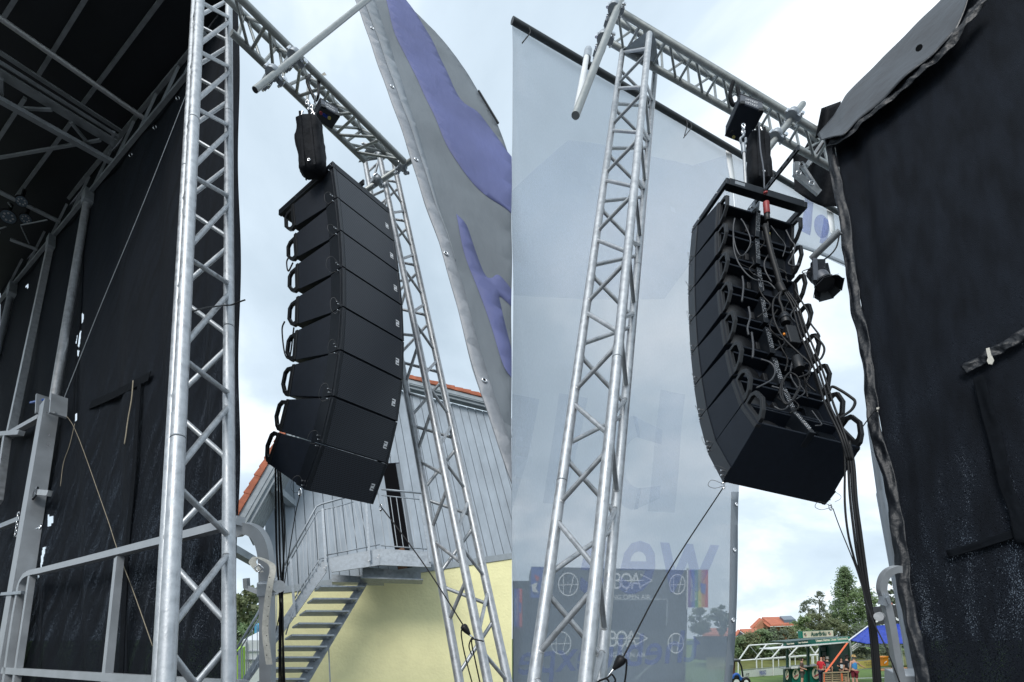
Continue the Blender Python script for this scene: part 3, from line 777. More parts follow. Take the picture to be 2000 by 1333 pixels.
# --- telescopic column
tc_ = thing('lifting_column', 'square aluminium telescopic column at the left with a black cover plate', 'column', wallL.at(30, 1340, .93))
a, b = wallL.at(8, 1345, .93), wallL.at(98, 790, .93)
bar(tc_, 'outer_tube', a, b, .115, .115, 'alu_plate', wallL.n)
dirc = (b - a).normalized(); sidec = dirc.cross(wallL.n).normalized()
if sidec.dot(RT) < 0: sidec = -sidec
cpl = wallL.at(69, 964, .905)
bar(tc_, 'cover_plate', cpl - dirc * .04, cpl + dirc * .04, .085, .012, 'plate_black', nL)
for sx in (-1, 1):
    for sy in (-1, 1):
        p = cpl + dirc * (sy * .03) + sidec * (sx * .032) + nL * .006; tube(tc_, 'screw', p, p + nL * .004, .005, 'chrome', 8)
top = wallL.at(99, 793, .915)
for sx in (-1, 1): bar(tc_, 'guide_plate', wallL.at(99 + sx * 14, 812, .92), wallL.at(101 + sx * 15, 775, .92), .02, .12, 'alu_plate', nL)
for u, v in ((92, 806), (108, 806), (96, 850), (94, 870)): tube(tc_, 'bolt', wallL.at(u, v, .905), wallL.at(u, v, .90), .008, 'chrome', 8)
bar(tc_, 'latch', wallL.at(88, 781, .91), wallL.at(60, 787, .91), .018, .018, 'blue_plastic', nL)
bar(tc_, 'bracket', wallL.at(72, 962, .915), wallL.at(97, 964, .915), .045, .03, 'alu_worn', nL)
link('eye_bolt', torus_mesh(.016, .006, 14, 8), 'chrome', Matrix.Translation(wallL.at(79, 1030, .91)) @ frame_z(nL), tc_)
tube(tc_, 'eye_shaft', wallL.at(70, 1034, .915), wallL.at(77, 1031, .91), .008, 'chrome', 8)
# horizontal arms to the neighbouring post
arm = thing('cross_arm', 'aluminium arm bolted between the left posts below the roof post', 'arm', wallL.at(40, 860, .93))
bar(arm, 'arm', wallL.at(80, 815, .935), wallL.at(20, 848, .935), .05, .05, 'alu_worn', wallL.n)
bar(arm, 'shelf', wallL.at(42, 846, .925), wallL.at(-15, 850, .925), .05, .05, 'alu_worn', wallL.n)
bar(arm, 'leg', wallL.at(14, 852, .93), wallL.at(-4, 980, .93), .06, .06, 'alu_worn', wallL.n)
bar(arm, 'lower_arm', wallL.at(43, 1014, .935), wallL.at(2, 1030, .935), .045, .045, 'alu_dark', wallL.n)
ch = thing('link_chain', 'short chain hanging beside the square column', 'chain', wallL.at(33, 1050, .91))
for i in range(8):
    link('link', torus_mesh(.010, .0028, 10, 6), 'chrome', Matrix.Translation(wallL.at(36 - i * .8, 1004 + i * 6, .91)) @ Matrix.Rotation(i * math.pi / 2, 4, 'Z') @ Matrix.Rotation(math.pi / 2, 4, 'X') @ Matrix.Diagonal((.8, 1.5, 1, 1)), ch)
# --- guard rail along the stage edge
gr = thing('guard_rail', 'square tube aluminium guard rail along the stage edge below the curtain', 'guard rail', wallL.at(200, 1333, .92))
k = .90
def gsweep(pts, w_, m='alu_plate'):
    pp = smooth_path([wallL.at(u, v, k) for u, v in pts], 6)
    v_, f_ = [], []
    for i, p in enumerate(pp):
        t_ = (pp[min(i + 1, len(pp) - 1)] - pp[max(i - 1, 0)]).normalized(); y_ = wallL.n; x_ = t_.cross(y_).normalized()
        for a_, b_ in ((-1, -1), (1, -1), (1, 1), (-1, 1)): v_.append(p + x_ * (a_ * w_ / 2) + y_ * (b_ * w_ / 2))
    for i in range(len(pp) - 1):
        for c in range(4): f_.append((i * 4 + c, i * 4 + (c + 1) % 4, i * 4 + 4 + (c + 1) % 4, i * 4 + 4 + c))
    f_ += [(3, 2, 1, 0), tuple(range(len(pp) * 4 - 4, len(pp) * 4))]
    return setmat(fix(mesh_new('rail', v_, f_)), m)
link('top_rail', gsweep([(12, 1340), (20, 1280), (30, 1210), (38, 1165), (44, 1138), (58, 1122), (90, 1114), (180, 1092), (300, 1062), (380, 1042), (440, 1026), (470, 1018)], .040), None, None, gr)
bar(gr, 'bottom_rail', wallL.at(10, 1310, k), wallL.at(475, 1340, k), .04, .04, 'alu_plate', wallL.n)
for (u0, v0, u1, v1) in ((63, 1121, 31, 1340), (233, 1090, 208, 1335)): bar(gr, 'upright', wallL.at(u1, v1, k * 1.0), wallL.at(u0, v0, k), .036, .036, 'alu_plate', wallL.n)
bar(gr, 'clip', wallL.at(6, 1161, k * .985), wallL.at(46, 1158, k * .985), .022, .03, 'steel_zinc', wallL.n)
tube(gr, 'clip_bolt', wallL.at(38, 1159, k * .985), wallL.at(38, 1159, k * .965), .008, 'chrome', 8)
# hoop end of the rail with a white strap
hp = thing('rail_hoop', 'curved aluminium tube hoop right of the truss tower holding a white strap', 'guard rail', P(520, 1335, 2.2))
hl = [(462, 1040), (474, 1033), (488, 1034), (503, 1043), (513, 1060), (519, 1085), (521, 1120), (522, 1200), (523, 1345)]
pp = smooth_path([P(u, v, 2.25) for u, v in hl], 5)
v_, f_ = [], []
for i, p in enumerate(pp):
    t_ = (pp[min(i + 1, len(pp) - 1)] - pp[max(i - 1, 0)]).normalized(); y_ = FW; x_ = t_.cross(y_).normalized(); y_ = x_.cross(t_)
    for a_, b_ in ((-1, -1), (1, -1), (1, 1), (-1, 1)): v_.append(p + x_ * (a_ * .025) + y_ * (b_ * .025))
for i in range(len(pp) - 1):
    for c in range(4): f_.append((i * 4 + c, i * 4 + (c + 1) % 4, i * 4 + 4 + (c + 1) % 4, i * 4 + 4 + c))
f_ += [(3, 2, 1, 0), tuple(range(len(pp) * 4 - 4, len(pp) * 4))]
link('hoop_tube', fix(mesh_new('hoop', v_, f_)), 'alu_plate', None, hp)
mbox(hp, 'latch_body', Matrix.Translation(P(519, 1150, 2.19)) @ frame_z(-DN), -.032, .03, -.02, .02, -.035, .03, 'steel_zinc', .008)
tube(hp, 'latch_knob', P(536, 1146, 2.20), P(545, 1146, 2.14), .026, 'alu_worn', 14)
bar(hp, 'side_handle', P(482, 1148, 2.22), P(505, 1157, 2.22), .02, .02, 'alu_plate')
bar(hp, 'side_handle', P(482, 1149, 2.22), P(481, 1130, 2.22), .02, .02, 'alu_plate')
st = thing('ratchet_strap', 'worn white strap with punched holes hanging from the rail hoop', 'strap', P(525, 1300, 2.15))
pts = smooth_path([P(u, v, d) for u, v, d in ((500, 1088, 2.19), (514, 1093, 2.16), (530, 1103, 2.15), (533, 1115, 2.14), (528, 1140, 2.12), (522, 1180, 2.12), (518, 1230, 2.12), (522, 1270, 2.12), (526, 1298, 2.12))], 5)
link('webbing', strip(pts, RT, .026, .004, FW), 'strap_white', None, st)
pts = smooth_path([P(u, v, d) for u, v, d in ((500, 1088, 2.18), (493, 1098, 2.17), (499, 1108, 2.16), (508, 1118, 2.15))], 5)
link('webbing', strip(pts, RT, .03, .004, FW), 'strap_white', None, st)
link('buckle', torus_mesh(.017, .004, 4, 6), 'chrome', Matrix.Translation(P(506, 1110, 2.14)) @ frame_z(-FW), st)
for i in range(9):
    p = P(527 - 1.0 * min(i, 6) , 1128 + i * 19, 2.108); tube(st, 'hole', p, p - FW * .001, .0022, 'plastic_black', 6)

# --- stay wires
def wire(name, label, cat, pts, r, m, group=None):
    return solo(name, label, cat, setmat(sweep(pts, r, 6), m), None, None, group)
wire('stay_wire', 'thin steel stay wire crossing the dark curtain diagonally from the roof', 'wire', [wallL.at(u, v, .96) for u, v in ((364, 184), (279, 400), (196, 600), (112, 812))], .0035, 'alu_dark')
wire('tie_rope', 'thin tan rope running down across the curtain to the stage edge', 'rope', [wallL.at(u, v, .965) for u, v in ((116, 800), (146, 838), (205, 1000), (228, 1070), (262, 1160), (298, 1262))], .0022, 'rope')

# --- near truss tower
A0, A1 = P(319, 1440, 1.40), P(394, -70, 3.26)
B0, B1 = P(306, 1440, 1.66), P(385, -70, 4.00)
C0, C1 = P(447, 1440, 1.70), P(447, -70, 4.20)
tA0, tA1 = t_at_v(A0, A1, 1250), t_at_v(A0, A1, 94)
tw = truss('truss_tower', 'big aluminium lattice truss tower in front of the black stage curtain', 'truss', [(A0, A1), (B0, B1), (C0, C1)], .0245,
           [(0, 2, tA0, tA1, 6, 1, 1, 0.0), (1, 2, tA0 + (tA1 - tA0) / 12, tA1 + (tA1 - tA0) / 12, 6, 2, 1, 0.0), (0, 1, tA0, tA1, 6, 1, 1, 0.0)], .0115, 'alu', gap=.05, welds=True)
for a_, b_, v_ in ((A0, A1, 234), (B0, B1, 328), (C0, C1, 220), (A0, A1, 856), (C0, C1, 640)):
    tt_ = t_at_v(a_, b_, v_); p = lerp(a_, b_, tt_); d_ = (b_ - a_).normalized(); tube(tw, 'coupling', p - d_ * .004, p + d_ * .004, .0252, 'alu_dark', 16)
wire('cable_tie', 'black cable tie round the right leg of the big truss tower', 'cable tie', [P(u, v, d) for u, v, d in ((374, 609, 2.15), (405, 601, 2.25), (440, 597, 2.42), (452, 596, 2.40), (462, 592, 2.40), (479, 586, 2.40))], .0035, 'plastic_black')

# --- overhead truss to the array tower
U0, U1 = P(440, -32, 3.20), P(790, 317, 4.25)
D0, D1 = P(452, 64, 3.45), P(712, 314, 4.45)
E0, E1 = P(432, -14, 3.6), P(776, 322, 4.65)
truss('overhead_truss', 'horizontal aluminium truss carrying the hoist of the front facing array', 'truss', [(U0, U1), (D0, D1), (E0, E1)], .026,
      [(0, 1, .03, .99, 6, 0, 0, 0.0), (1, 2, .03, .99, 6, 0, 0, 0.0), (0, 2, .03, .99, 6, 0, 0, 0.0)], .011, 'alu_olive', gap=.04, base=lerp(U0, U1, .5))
wd = (U1 - U0).normalized()
pa, pb = P(498, 176, 3.05), P(760, -34, 4.2)
t = thing('scaffold_pipe', 'long scaffold pipe clamped across the left overhead truss behind the banner', 'pipe', pa)
tube(t, 'pipe', pa, pb, .0185, 'alu_olive', 18); tube(t, 'bore', pa - (pb - pa).normalized() * .001, pa + (pb - pa).normalized() * .002, .016, 'plastic_black', 16)
clamp(P(570, 116, 3.40), wd, pb - pa, 'upper pipe clamp on the left scaffold pipe where it crosses the truss', .032)
clamp(P(528, 150, 3.22), wd, pb - pa, 'lower pipe clamp on the left scaffold pipe near its open end', .032)
pc, pd = P(715, 372, 4.9), P(825, 300, 5.1)
t = thing('scaffold_pipe', 'scaffold pipe behind the array tower head reaching under the banner', 'pipe', pc)
tube(t, 'pipe', pc, pd, .026, 'alu_olive', 16)
clamp(P(783, 326, 4.9), wd, pd - pc, 'pipe clamp beside the banner at the head of the left array tower', .032)
clamp(P(735, 352, 4.9), wd, pd - pc, 'pipe clamp inside the head of the left array tower', .032)

# --- array tower
K = 1.0
ch3 = [(P(905, 1375, 2.98), P(713, 316, 5.5)), (P(962, 1375, 2.82), P(735, 275, 5.4)), (P(1000, 1375, 3.02), P(766, 303, 5.6))]
ch3[2] = (P(996, 1350, 3.05), ch3[2][1])
t0, t1 = t_at_v(*ch3[0], 1229), t_at_v(*ch3[0], 759)
t2, t3 = t_at_v(*ch3[2], 1141), t_at_v(*ch3[2], 696)
twr = truss('array_tower', 'three legged aluminium truss tower behind the front facing array', 'truss', ch3, .0275,
      [(0, 1, t0, t1, 3, 0, 5, 0.0), (2, 1, t2, t3, 3, 1, 4, 0.0), (0, 2, t0 + (t1 - t0) / 6, t1 + (t1 - t0) / 6, 3, 1, 5, 0.05)], .012, 'alu', gap=.07, welds=True)
hp_ = [P(700, 318, 5.5), P(733, 262, 5.35), P(742, 262, 5.35), P(778, 306, 5.65)]
link('head_plate', prism(hp_, Vc(0, -.02, .01)), 'alu_dark', None, twr)
rigL = wire('tension_cord', 'black cord and tightener tied to the array tower leg', 'cord', [P(u, v, d) for u, v, d in ((744, 990, 3.2), (790, 1050, 3.1), (840, 1120, 3.0), (905, 1222, 2.9))], .0040, 'rubber')
tg = thing('cord_tightener', 'black drop shaped cord tightener on the left array tower', 'tightener', P(912, 1232, 2.86))
def drop(par, a, b, r, m):
    n = 8; v_, f_ = [], []; M = frame_z(b - a); L_ = (b - a).length
    prof = [(0, .35), (.08, .8), (.25, 1), (.6, .75), (.9, .4), (1, .3)]
    for z_, q_ in prof:
        for i in range(n):
            an = 2 * math.pi * i / n; v_.append(a + (M @ Vector((math.cos(an) * r * q_, math.sin(an) * r * q_, z_ * L_))))
    for j in range(len(prof) - 1):
        for i in range(n): f_.append((j * n + i, j * n + (i + 1) % n, (j + 1) * n + (i + 1) % n, (j + 1) * n + i))
    f_ += [tuple(range(n - 1, -1, -1)), tuple(range((len(prof) - 1) * n, len(prof) * n))]
    return link('body', mesh_new('drop', v_, f_, True), m, None, par)
drop(tg, P(903, 1221, 2.88), P(918, 1241, 2.86), .022, 'rubber')
tube(tg, 'hook', P(916, 1239, 2.86), P(927, 1249, 2.85), .005, 'chrome', 8)
link('tail', sweep([P(u, v, 2.85) for u, v in ((903, 1226), (901, 1240), (908, 1280), (925, 1345))], .004, 6), 'rubber', None, tg)
link('tail', sweep([P(u, v, 2.84) for u, v in ((945, 1253), (927, 1249), (922, 1246), (916, 1262), (921, 1279))], .004, 6), 'rubber', None, tg)
link('tail', sweep([P(u, v, 2.83) for u, v in ((926, 1248), (921, 1254), (928, 1290), (940, 1345))], .004, 6), 'rubber', None, tg)

# --- array, frame, hoist, bag
QL = [1.00719, -0.74103, 0.70356, -1.04337, -2.14383, 3.5665, 0.49753, 0.39764, -0.04072, 0.04063, 0.03214, 0.05374, 0.06178, 0.09144, 0.1312, 0.14895, 0.18283]
boxesL, frL, kitL = build_array(QL, 'in the array seen from the front', 'front facing array loudspeakers', False, None)
build_frame(frL[0], QL[6], QL[7], 'black steel rigging frame on top of the front facing array', 1.52, -.02, QL[7] * 1.95, QL[7] * 1.36, R_(8))
def hoist(lb, quad, d0, d1, cvec, under):
    """electric chain hoist: housing with lettered front, dark belly, lip, carry handles"""
    f_ = [P(quad[0][0], quad[0][1], d0), P(quad[1][0], quad[1][1], d1), P(quad[2][0], quad[2][1], d1 - .03), P(quad[3][0], quad[3][1], d0 - .03)]
    t = thing('chain_hoist', lb, 'hoist', (f_[2] + f_[3]) / 2)
    me = prism(f_, cvec); bm = bmesh.new(); bm.from_mesh(me); bmesh.ops.bevel(bm, geom=bm.edges[:], offset=.008, segments=2, affect='EDGES', profile=.5); bm.to_mesh(me); bm.free()
    link('motor_housing', me, 'box_black', None, t)
    dn_ = (f_[3] - f_[0]).normalized(); ax = (f_[1] - f_[0]).normalized(); cz = cvec.normalized()
    link('front_cover', prism([lerp(f_[0], f_[1], .03) + dn_ * .004, lerp(f_[0], f_[1], .97) + dn_ * .004, lerp(f_[3], f_[2], .97) - dn_ * .003, lerp(f_[3], f_[2], .03) - dn_ * .003], -cz * .003), 'hoist_grey', None, t)
    belly = [f_[3] + dn_ * .001 - cz * .004, f_[2] + dn_ * .001 - cz * .004, f_[2] + dn_ * .001 + cvec * 1.01, f_[3] + dn_ * .001 + cvec * 1.01]
    link('belly_plate', prism(belly, dn_ * .014), 'belly_black', None, t)
    link('top_lip', prism([p - dn_ * .006 - cz * .005 for p in (f_[0], f_[1])] + [p - dn_ * .006 + cvec for p in (f_[1], f_[0])], dn_ * .008), 'plate_black', None, t)
    W_ = (f_[1] - f_[0]).length
    for k_, q_ in ((.2, .45),):
        a_ = lerp(f_[0], f_[1], .22) - dn_ * .03 + cvec * .5; b_ = lerp(f_[0], f_[1], .78) - dn_ * .03 + cvec * .5
        link('carry_handle', sweep([lerp(f_[0], f_[1], .2) + cvec * .5, a_, b_, lerp(f_[0], f_[1], .8) + cvec * .5], .008, 8), 'plastic_black', None, t)
    for k_ in (.12, .88):
        p = lerp(f_[3], f_[2], k_) - cz * .006; bar(t, 'catch', p - dn_ * .012, p + dn_ * .016, .03, .012, 'plastic_black', cz)
    hgt = (f_[3] - f_[0]).length
    for k_, s_ in enumerate(('LIFTKET', 'LIFTKET')):
        text_on(t, s_, lerp(lerp(f_[0], f_[3], .48 + .36 * k_), lerp(f_[1], f_[2], .48 + .36 * k_), .26), ax, -dn_, W_ * .52, hgt * .2, 'white_print', off=.004)
    for u, v, d, m in under:
        p = P(u, v, d); tube(t, 'warning_sticker', p, p + dn_ * .004, .011, m, 12)
    return t
def chain_bag(lb, topc, botc, w0, w1, up, group=None):
    Z = (topc - botc).normalized(); X = (RT - Z * RT.dot(Z)).normalized(); Y = Z.cross(X)
    t = thing('chain_bag', lb, 'bag', botc)
    v_, f_ = [], []; n = 28; L_ = (topc - botc).length; m_ = 16
    from mathutils import noise as mn
    for j in range(m_):
        z_ = j / (m_ - 1); w_ = lerp(w1, w0, z_) * (1 + .10 * math.sin(z_ * 2.6) - .05)
        if j == 0: w_ *= .72
        if j == m_ - 1: w_ *= .62
        for i in range(n):
            a = 2 * math.pi * (i + .5) / n; c, s_ = math.cos(a), math.sin(a)
            sq = max(abs(c), abs(s_)); rr = w_ / 2 * (1 / sq) ** .62 * (1 + .16 * mn.noise(Vector((c * 1.4, s_ * 1.4, z_ * 3.5 + topc.x))) + .07 * mn.noise(Vector((c * 4, s_ * 4, z_ * 9))))
            v_.append(botc + X * (c * rr) + Y * (s_ * rr * .8) + Z * (z_ * L_))
    for j in range(m_ - 1):
        for i in range(n): f_.append((j * n + i, j * n + (i + 1) % n, (j + 1) * n + (i + 1) % n, (j + 1) * n + i))
    f_ += [tuple(range(n - 1, -1, -1)), tuple(range((m_ - 1) * n, m_ * n))]
    me = mesh_new('bag', v_, f_, True); link('pouch', me, 'bag_fabric', None, t)
    for s_ in (-1, 1): 
        link('webbing_strap', strip([botc + X * (s_ * w1 * .2) - Y * (w1 * .425) + Z * .01, topc + X * (s_ * w0 * .2) - Y * (w0 * .425)], X, .014, .004, Y), 'bag_fabric', None, t)
        tube(t, 'hanger', topc + X * (s_ * w0 * .35), topc + X * (s_ * w0 * .2) + Z * .06, .006, 'chrome', 8)
    link('drain_eyelet', torus_mesh(.008, .003, 12, 6), 'chrome', Matrix.Translation(botc - Y * (w1 * .42) + Z * (L_ * .12)) @ frame_z(Y), t)
    return t
hoist('black electric chain hoist under the left truss above its chain bag', [(625, 192), (660, 213), (663, 227), (627, 206)], 3.46, 3.52, P(648, 250, 3.72) - P(663, 227, 3.49),
      ((627, 221, 3.47, 'pink_print'), (633, 224.5, 3.47, 'canopy_blue'), (637.5, 227.5, 3.48, 'canopy_blue'), (643, 230.5, 3.48, 'yellow_board')))
chain_bag('black cloth chain bag hanging over the front facing array', P(602, 232, 3.40), P(613, 342, 3.36), .150, .172, UL)
sl = thing('lifting_sling', 'dark sling looped over the left truss holding the hoist', 'sling', P(613, 170, 3.7))
link('loop', sweep([P(u, v, d) for u, v, d in ((605, 148, 3.7), (600, 160, 3.62), (609, 182, 3.6), (617, 196, 3.6), (622, 180, 3.6), (620, 152, 3.75), (608, 143, 3.8))], .011, 8), 'rubber', None, sl)
link('shackle', torus_mesh(.03, .007, 14, 8), 'chrome', Matrix.Translation(P(617, 193, 3.6)) @ frame_z(Vc(1, .3, .4)), sl)
link('tag', prism([P(626, 146, 3.7), P(634, 141, 3.7), P(638, 147, 3.7), P(630, 148, 3.7)], FW * .002), 'strap_white', None, sl)
sc_ = thing('suspension_hook', 'chain and hook between the left hoist and the array frame', 'hook', P(603, 218, 3.4))
for i in range(5): link('chain_link', torus_mesh(.013, .0045, 10, 6), 'chrome', Matrix.Translation(P(600 + i * 4 % 9, 200 + i * 5, 3.42)) @ Matrix.Rotation(i * math.pi / 2, 4, 'Z') @ Matrix.Rotation(math.pi / 2, 4, 'X') @ Matrix.Diagonal((.8, 1.4, 1, 1)), sc_)
tube(sc_, 'chain', P(598, 338, 3.4), P(598, 352, 3.4), .006, 'rubber', 8)
# cables hanging below the array
for i, (lb, uu) in enumerate((('leftmost black power cable hanging below the front facing array', [(538, 915, 3.3), (539, 1000, 3.25), (541, 1090, 3.2), (547, 1180, 3.15), (549, 1345, 3.1)]),
          ('middle black cable of the bundle below the front facing array', [(543, 918, 3.3), (545, 1000, 3.27), (547, 1095, 3.2), (552, 1185, 3.15), (553, 1345, 3.1)]),
          ('right black cable of the bundle below the front facing array', [(547, 920, 3.3), (551, 1010, 3.25), (554, 1100, 3.2), (551, 1190, 3.14), (556, 1345, 3.1)]),
          ('thin outer black cable below the front facing array', [(548, 925, 3.3), (556, 1040, 3.25), (551, 1130, 3.2), (546, 1200, 3.14), (545, 1345, 3.1)]))):
    wire('hanging_cable', lb, 'cable', [P(*x) for x in uu], .0062 if i < 3 else .0045, 'rubber', 'cables below the front facing array')
wire('tension_cord', 'thin black cord running down from the lowest front corner of the left array', 'cord', [P(u, v, d) for u, v, d in ((586, 966, 2.9), (576, 1010, 2.9), (560, 1110, 2.9), (546, 1200, 2.9), (532, 1260, 2.9))], .0028, 'rubber')
for u, v, d, lb in ((586, 962, 2.86, 'chrome snap hook on the lower left corner of the front facing array'), (744, 992, 3.22, 'chrome snap hook on the lower right corner of the front facing array')):
    t = thing('snap_hook', lb, 'snap hook', P(u, v + 8, d)); link('ring', torus_mesh(.012, .004, 12, 6), 'chrome', Matrix.Translation(P(u, v, d)) @ frame_z(Vc(.4, .2, 1)) @ Matrix.Diagonal((.8, 1.6, 1, 1)), t)
    tube(t, 'gate', P(u + 1, v - 6, d), P(u + 2, v + 6, d), .003, 'chrome', 6)
# loops of cable showing behind the handles
for pts, lb in ((((566, 500, 3.5), (560, 512, 3.45), (563, 530, 3.4), (572, 514, 3.45)), 'cable loop behind the third front array box'), (((556, 628, 3.3), (551, 645, 3.3), (556, 690, 3.25), (566, 697, 3.25), (574, 640, 3.25)), 'cable loop behind the fifth front array box')):
    wire('loop_cable', lb, 'cable', [P(*x) for x in pts], .005, 'rubber', 'cable loops behind the left array')

# --- printed banner on the right of the left place
bpl = Plane(P(697, 0, 5.4), P(972, 240, 5.9) - P(697, 0, 5.4), P(1000, 840, 3.1) - P(697, 0, 5.4))
bn = thing('printed_banner', 'tall grey mesh banner with violet blue letters hanging beside the array', 'banner', bpl.at(990, 800))
nB = bpl.n if bpl.n.dot(CAM - bpl.a) > 0 else -bpl.n
bh, bv = bpl.h, (bpl.up - bpl.h * bpl.up.dot(bpl.h)).normalized()
def bripple(p):
    q = p - bpl.a; x, y = q.dot(bh), q.dot(bv)
    return nB * (.003 * math.sin(y * 2.1 + x * 3.0) + .0025 * math.sin(y * 5.2 - x * 4.1 + 1.3 * math.sin(x * 2)) + .003 * math.sin(x * 13 + y * 1.5))
def flat(par, name, pts, m, off=.004, th=.0015, clip=-1):
    me = prism([bpl.at(u, v) + nB * off for u, v in pts], -nB * th)
    if clip and not clipx(me, clip): return None
    return link(name, drape(me, (bh, bv), .12, bripple), m, None, par)
# main cloth as a rippled sheet
EDGE = [(690, -10), (758, 180), (794, 282), (830, 398), (859, 481), (892, 598), (926, 727), (949, 796), (1004, 962)]
def edge_u(v, off=0):
    for (a, va), (b, vb) in zip(EDGE, EDGE[1:]):
        if va <= v <= vb: return a + (b - a) * (v - va) / (vb - va) + off
    return EDGE[-1][0] + off
def ledge(t):
    v = lerp(-10, 960, t); return (edge_u(v), v)
def redge(t):
    pts = [(770, -8), (810, 22), (850, 60), (892, 112), (935, 178), (972, 240), (992, 300), (1012, 345), (1030, 420), (1040, 520), (1050, 640), (1060, 760), (1070, 960)]
    x = t * (len(pts) - 1); i = min(int(x), len(pts) - 2); f = x - i
    return (lerp(pts[i][0], pts[i + 1][0], f), lerp(pts[i][1], pts[i + 1][1], f))
flat(bn, 'mesh_cloth', [ledge(i / 24) for i in range(25)] + [redge(1 - i / 24) for i in range(25)], 'banner_grey', .0, .003)
flat(bn, 'hem', [(edge_u(v), v) for v in range(-10, 961, 97)] + [(edge_u(v, 15 + v * .012), v) for v in range(960, -11, -97)], 'banner_hem', .004)
flat(bn, 'pale_stripe', [(edge_u(v, 16 + v * .012), v) for v in range(-10, 520, 52)] + [(edge_u(v, 38 - v * .030), v) for v in range(510, -11, -52)], 'banner_pale', .004)
def patch(name, pts, m):
    pp = smooth_path([Vector((u, v, 0)) for u, v in pts + [pts[0]]], 5)[:-1]
    return flat(bn, name, [(p.x, p.y) for p in pp], m, .004)
patch('letter_shape', [(752, -10), (784, -10), (830, 55), (862, 120), (900, 195), (938, 225), (985, 290), (1010, 330), (1015, 420), (985, 405), (935, 370), (880, 300), (842, 215), (800, 125), (772, 70)], 'banner_blue')
patch('letter_shape', [(891, 418), (910, 440), (925, 480), (945, 535), (958, 545), (975, 540), (1012, 585), (1015, 610), (990, 590), (975, 580), (980, 605), (1000, 690), (1012, 745), (985, 720), (960, 640), (930, 560), (905, 490)], 'banner_blue')
for u, v in ((726, 58), (765, 171), (812.5, 313), (869, 498), (945, 744)):
    p = bpl.at(u, v); p = p + bripple(p) + nB * .010
    link('eyelet', torus_mesh(.016, .0055, 16, 8), 'chrome', Matrix.Translation(p) @ frame_z(nB), bn)
    tube(bn, 'eyelet_hole', p - nB * .001, p + nB * .001, .012, 'dark_inside', 12)
for (u0, v0, u1, v1) in ((700, 25, 690, 35),): pass
bar(bn, 'top_batten', bpl.at(935, 178, .99), bpl.at(973, 241, .99), .02, .02, 'plastic_black', nB)

# ------------------------------------------------------------------ the yellow house behind
hA = P(560, 1148, 14.0); hR = P(1000, 1083, 16.0)
HH = (hR - hA).normalized(); HU = UL.normalized(); house = Plane(hA, HH, HU)
nH = house.n if house.n.dot(CAM - hA) > 0 else -house.n
hs = thing('gabled_house', 'house with yellow plaster below grey board siding and a red tiled roof', 'house', house.at(760, 1333))
def hst(u, v):
    p = house.at(u, v) - hA
    # oblique coordinates (s along HH, t along HU)
    a, b, c = HH.dot(HH), HH.dot(HU), HU.dot(HU); x, y = p.dot(HH), p.dot(HU); de = a * c - b * b
    return ((x * c - y * b) / de, (a * y - b * x) / de)
def hp3(s, t, o=0.0): return hA + HH * s + HU * t + nH * o
wl = prism([hp3(-.55, 0), hp3(8.5, 0), hp3(8.5, -5), hp3(-.55, -5)], -nH * .4); clipx(wl, -1); link('plaster_wall', wl, 'house_yellow', None, hs)
wl = prism([hp3(-.55, 0, -.43), hp3(-.55, -5, -.43), hp3(-.55, -5, -4), hp3(-.55, 0, -4)], HH * .3); link('side_wall', wl, 'house_yellow', None, hs)
# gable outline in (s,t)
gl = [hst(496, 1066), hst(564, 946), hst(674, 736)]
gr_ = [hst(790, 766), hst(950, 806)]
def gable_t(s):
    def ln(p, q, x): return p[1] + (q[1] - p[1]) * (x - p[0]) / (q[0] - p[0])
    return min(ln(gl[0], gl[2], s), ln(gr_[0], gr_[1], s))
bw = .27; s = -.5; i = 0
door0, door1 = hst(753, 1000)[0], hst(800, 1075)[0]
dtop = hst(772, 905)[1]
while s < 9.0:
    t0_, t1_ = gable_t(s), gable_t(s + bw)
    if min(t0_, t1_) > .12:
        low = .02
        inset = random.uniform(-.006, .006)
        mid = s + bw / 2
        if door0 < mid < door1: low = dtop
        if min(t0_, t1_) > low + .05:
            me = prism([hp3(s + .011, low, .03 + inset), hp3(s + bw - .011, low, .03 + inset), hp3(s + bw - .011, t1_, .03 + inset), hp3(s + .011, t0_, .03 + inset)], -nH * .03)
            if clipx(me, -1): link('siding_board', me, 'siding', None, hs)
            continue_batten = False
            me = None if True else prism([hp3(s + bw * .55, low + .004, .052), hp3(s + bw * .62, low + .004, .052), hp3(s + bw * .62, t1_ - .02, .052), hp3(s + bw * .55, t1_ - .02, .052)], -nH * .014)
            if me and clipx(me, -1): link('batten', me, 'siding', None, hs)
    s += bw; i += 1
_ss = [x * .25 - .5 for x in range(39)]
me = prism([hp3(-.5, .0, -.005), hp3(9, .0, -.005)] + [hp3(x, max(.02, gable_t(x) - .02), -.005) for x in reversed(_ss)], -nH * .05); clipx(me, -1); link('wall_backing', me, 'siding_gap', None, hs)
me = prism([hp3(-.5, -.16, .035), hp3(9, -.16, .035), hp3(9, .03, .05), hp3(-.5, .03, .05)], -nH * .06); clipx(me, -1); link('drip_board', me, 'wood_grey', None, hs)
dr = link('door_opening', prism([hp3(door0, .0, .026), hp3(door1, .0, .026), hp3(door1, dtop, .026), hp3(door0, dtop, .026)], -nH * .03), 'dark_inside', None, hs)
link('carton', prism([hp3(door0 + .12, .0, .04), hp3(door1 - .15, .0, .04), hp3(door1 - .15, .75, .04), hp3(door0 + .12, .62, .04)], -nH * .01), 'carton', None, dr)
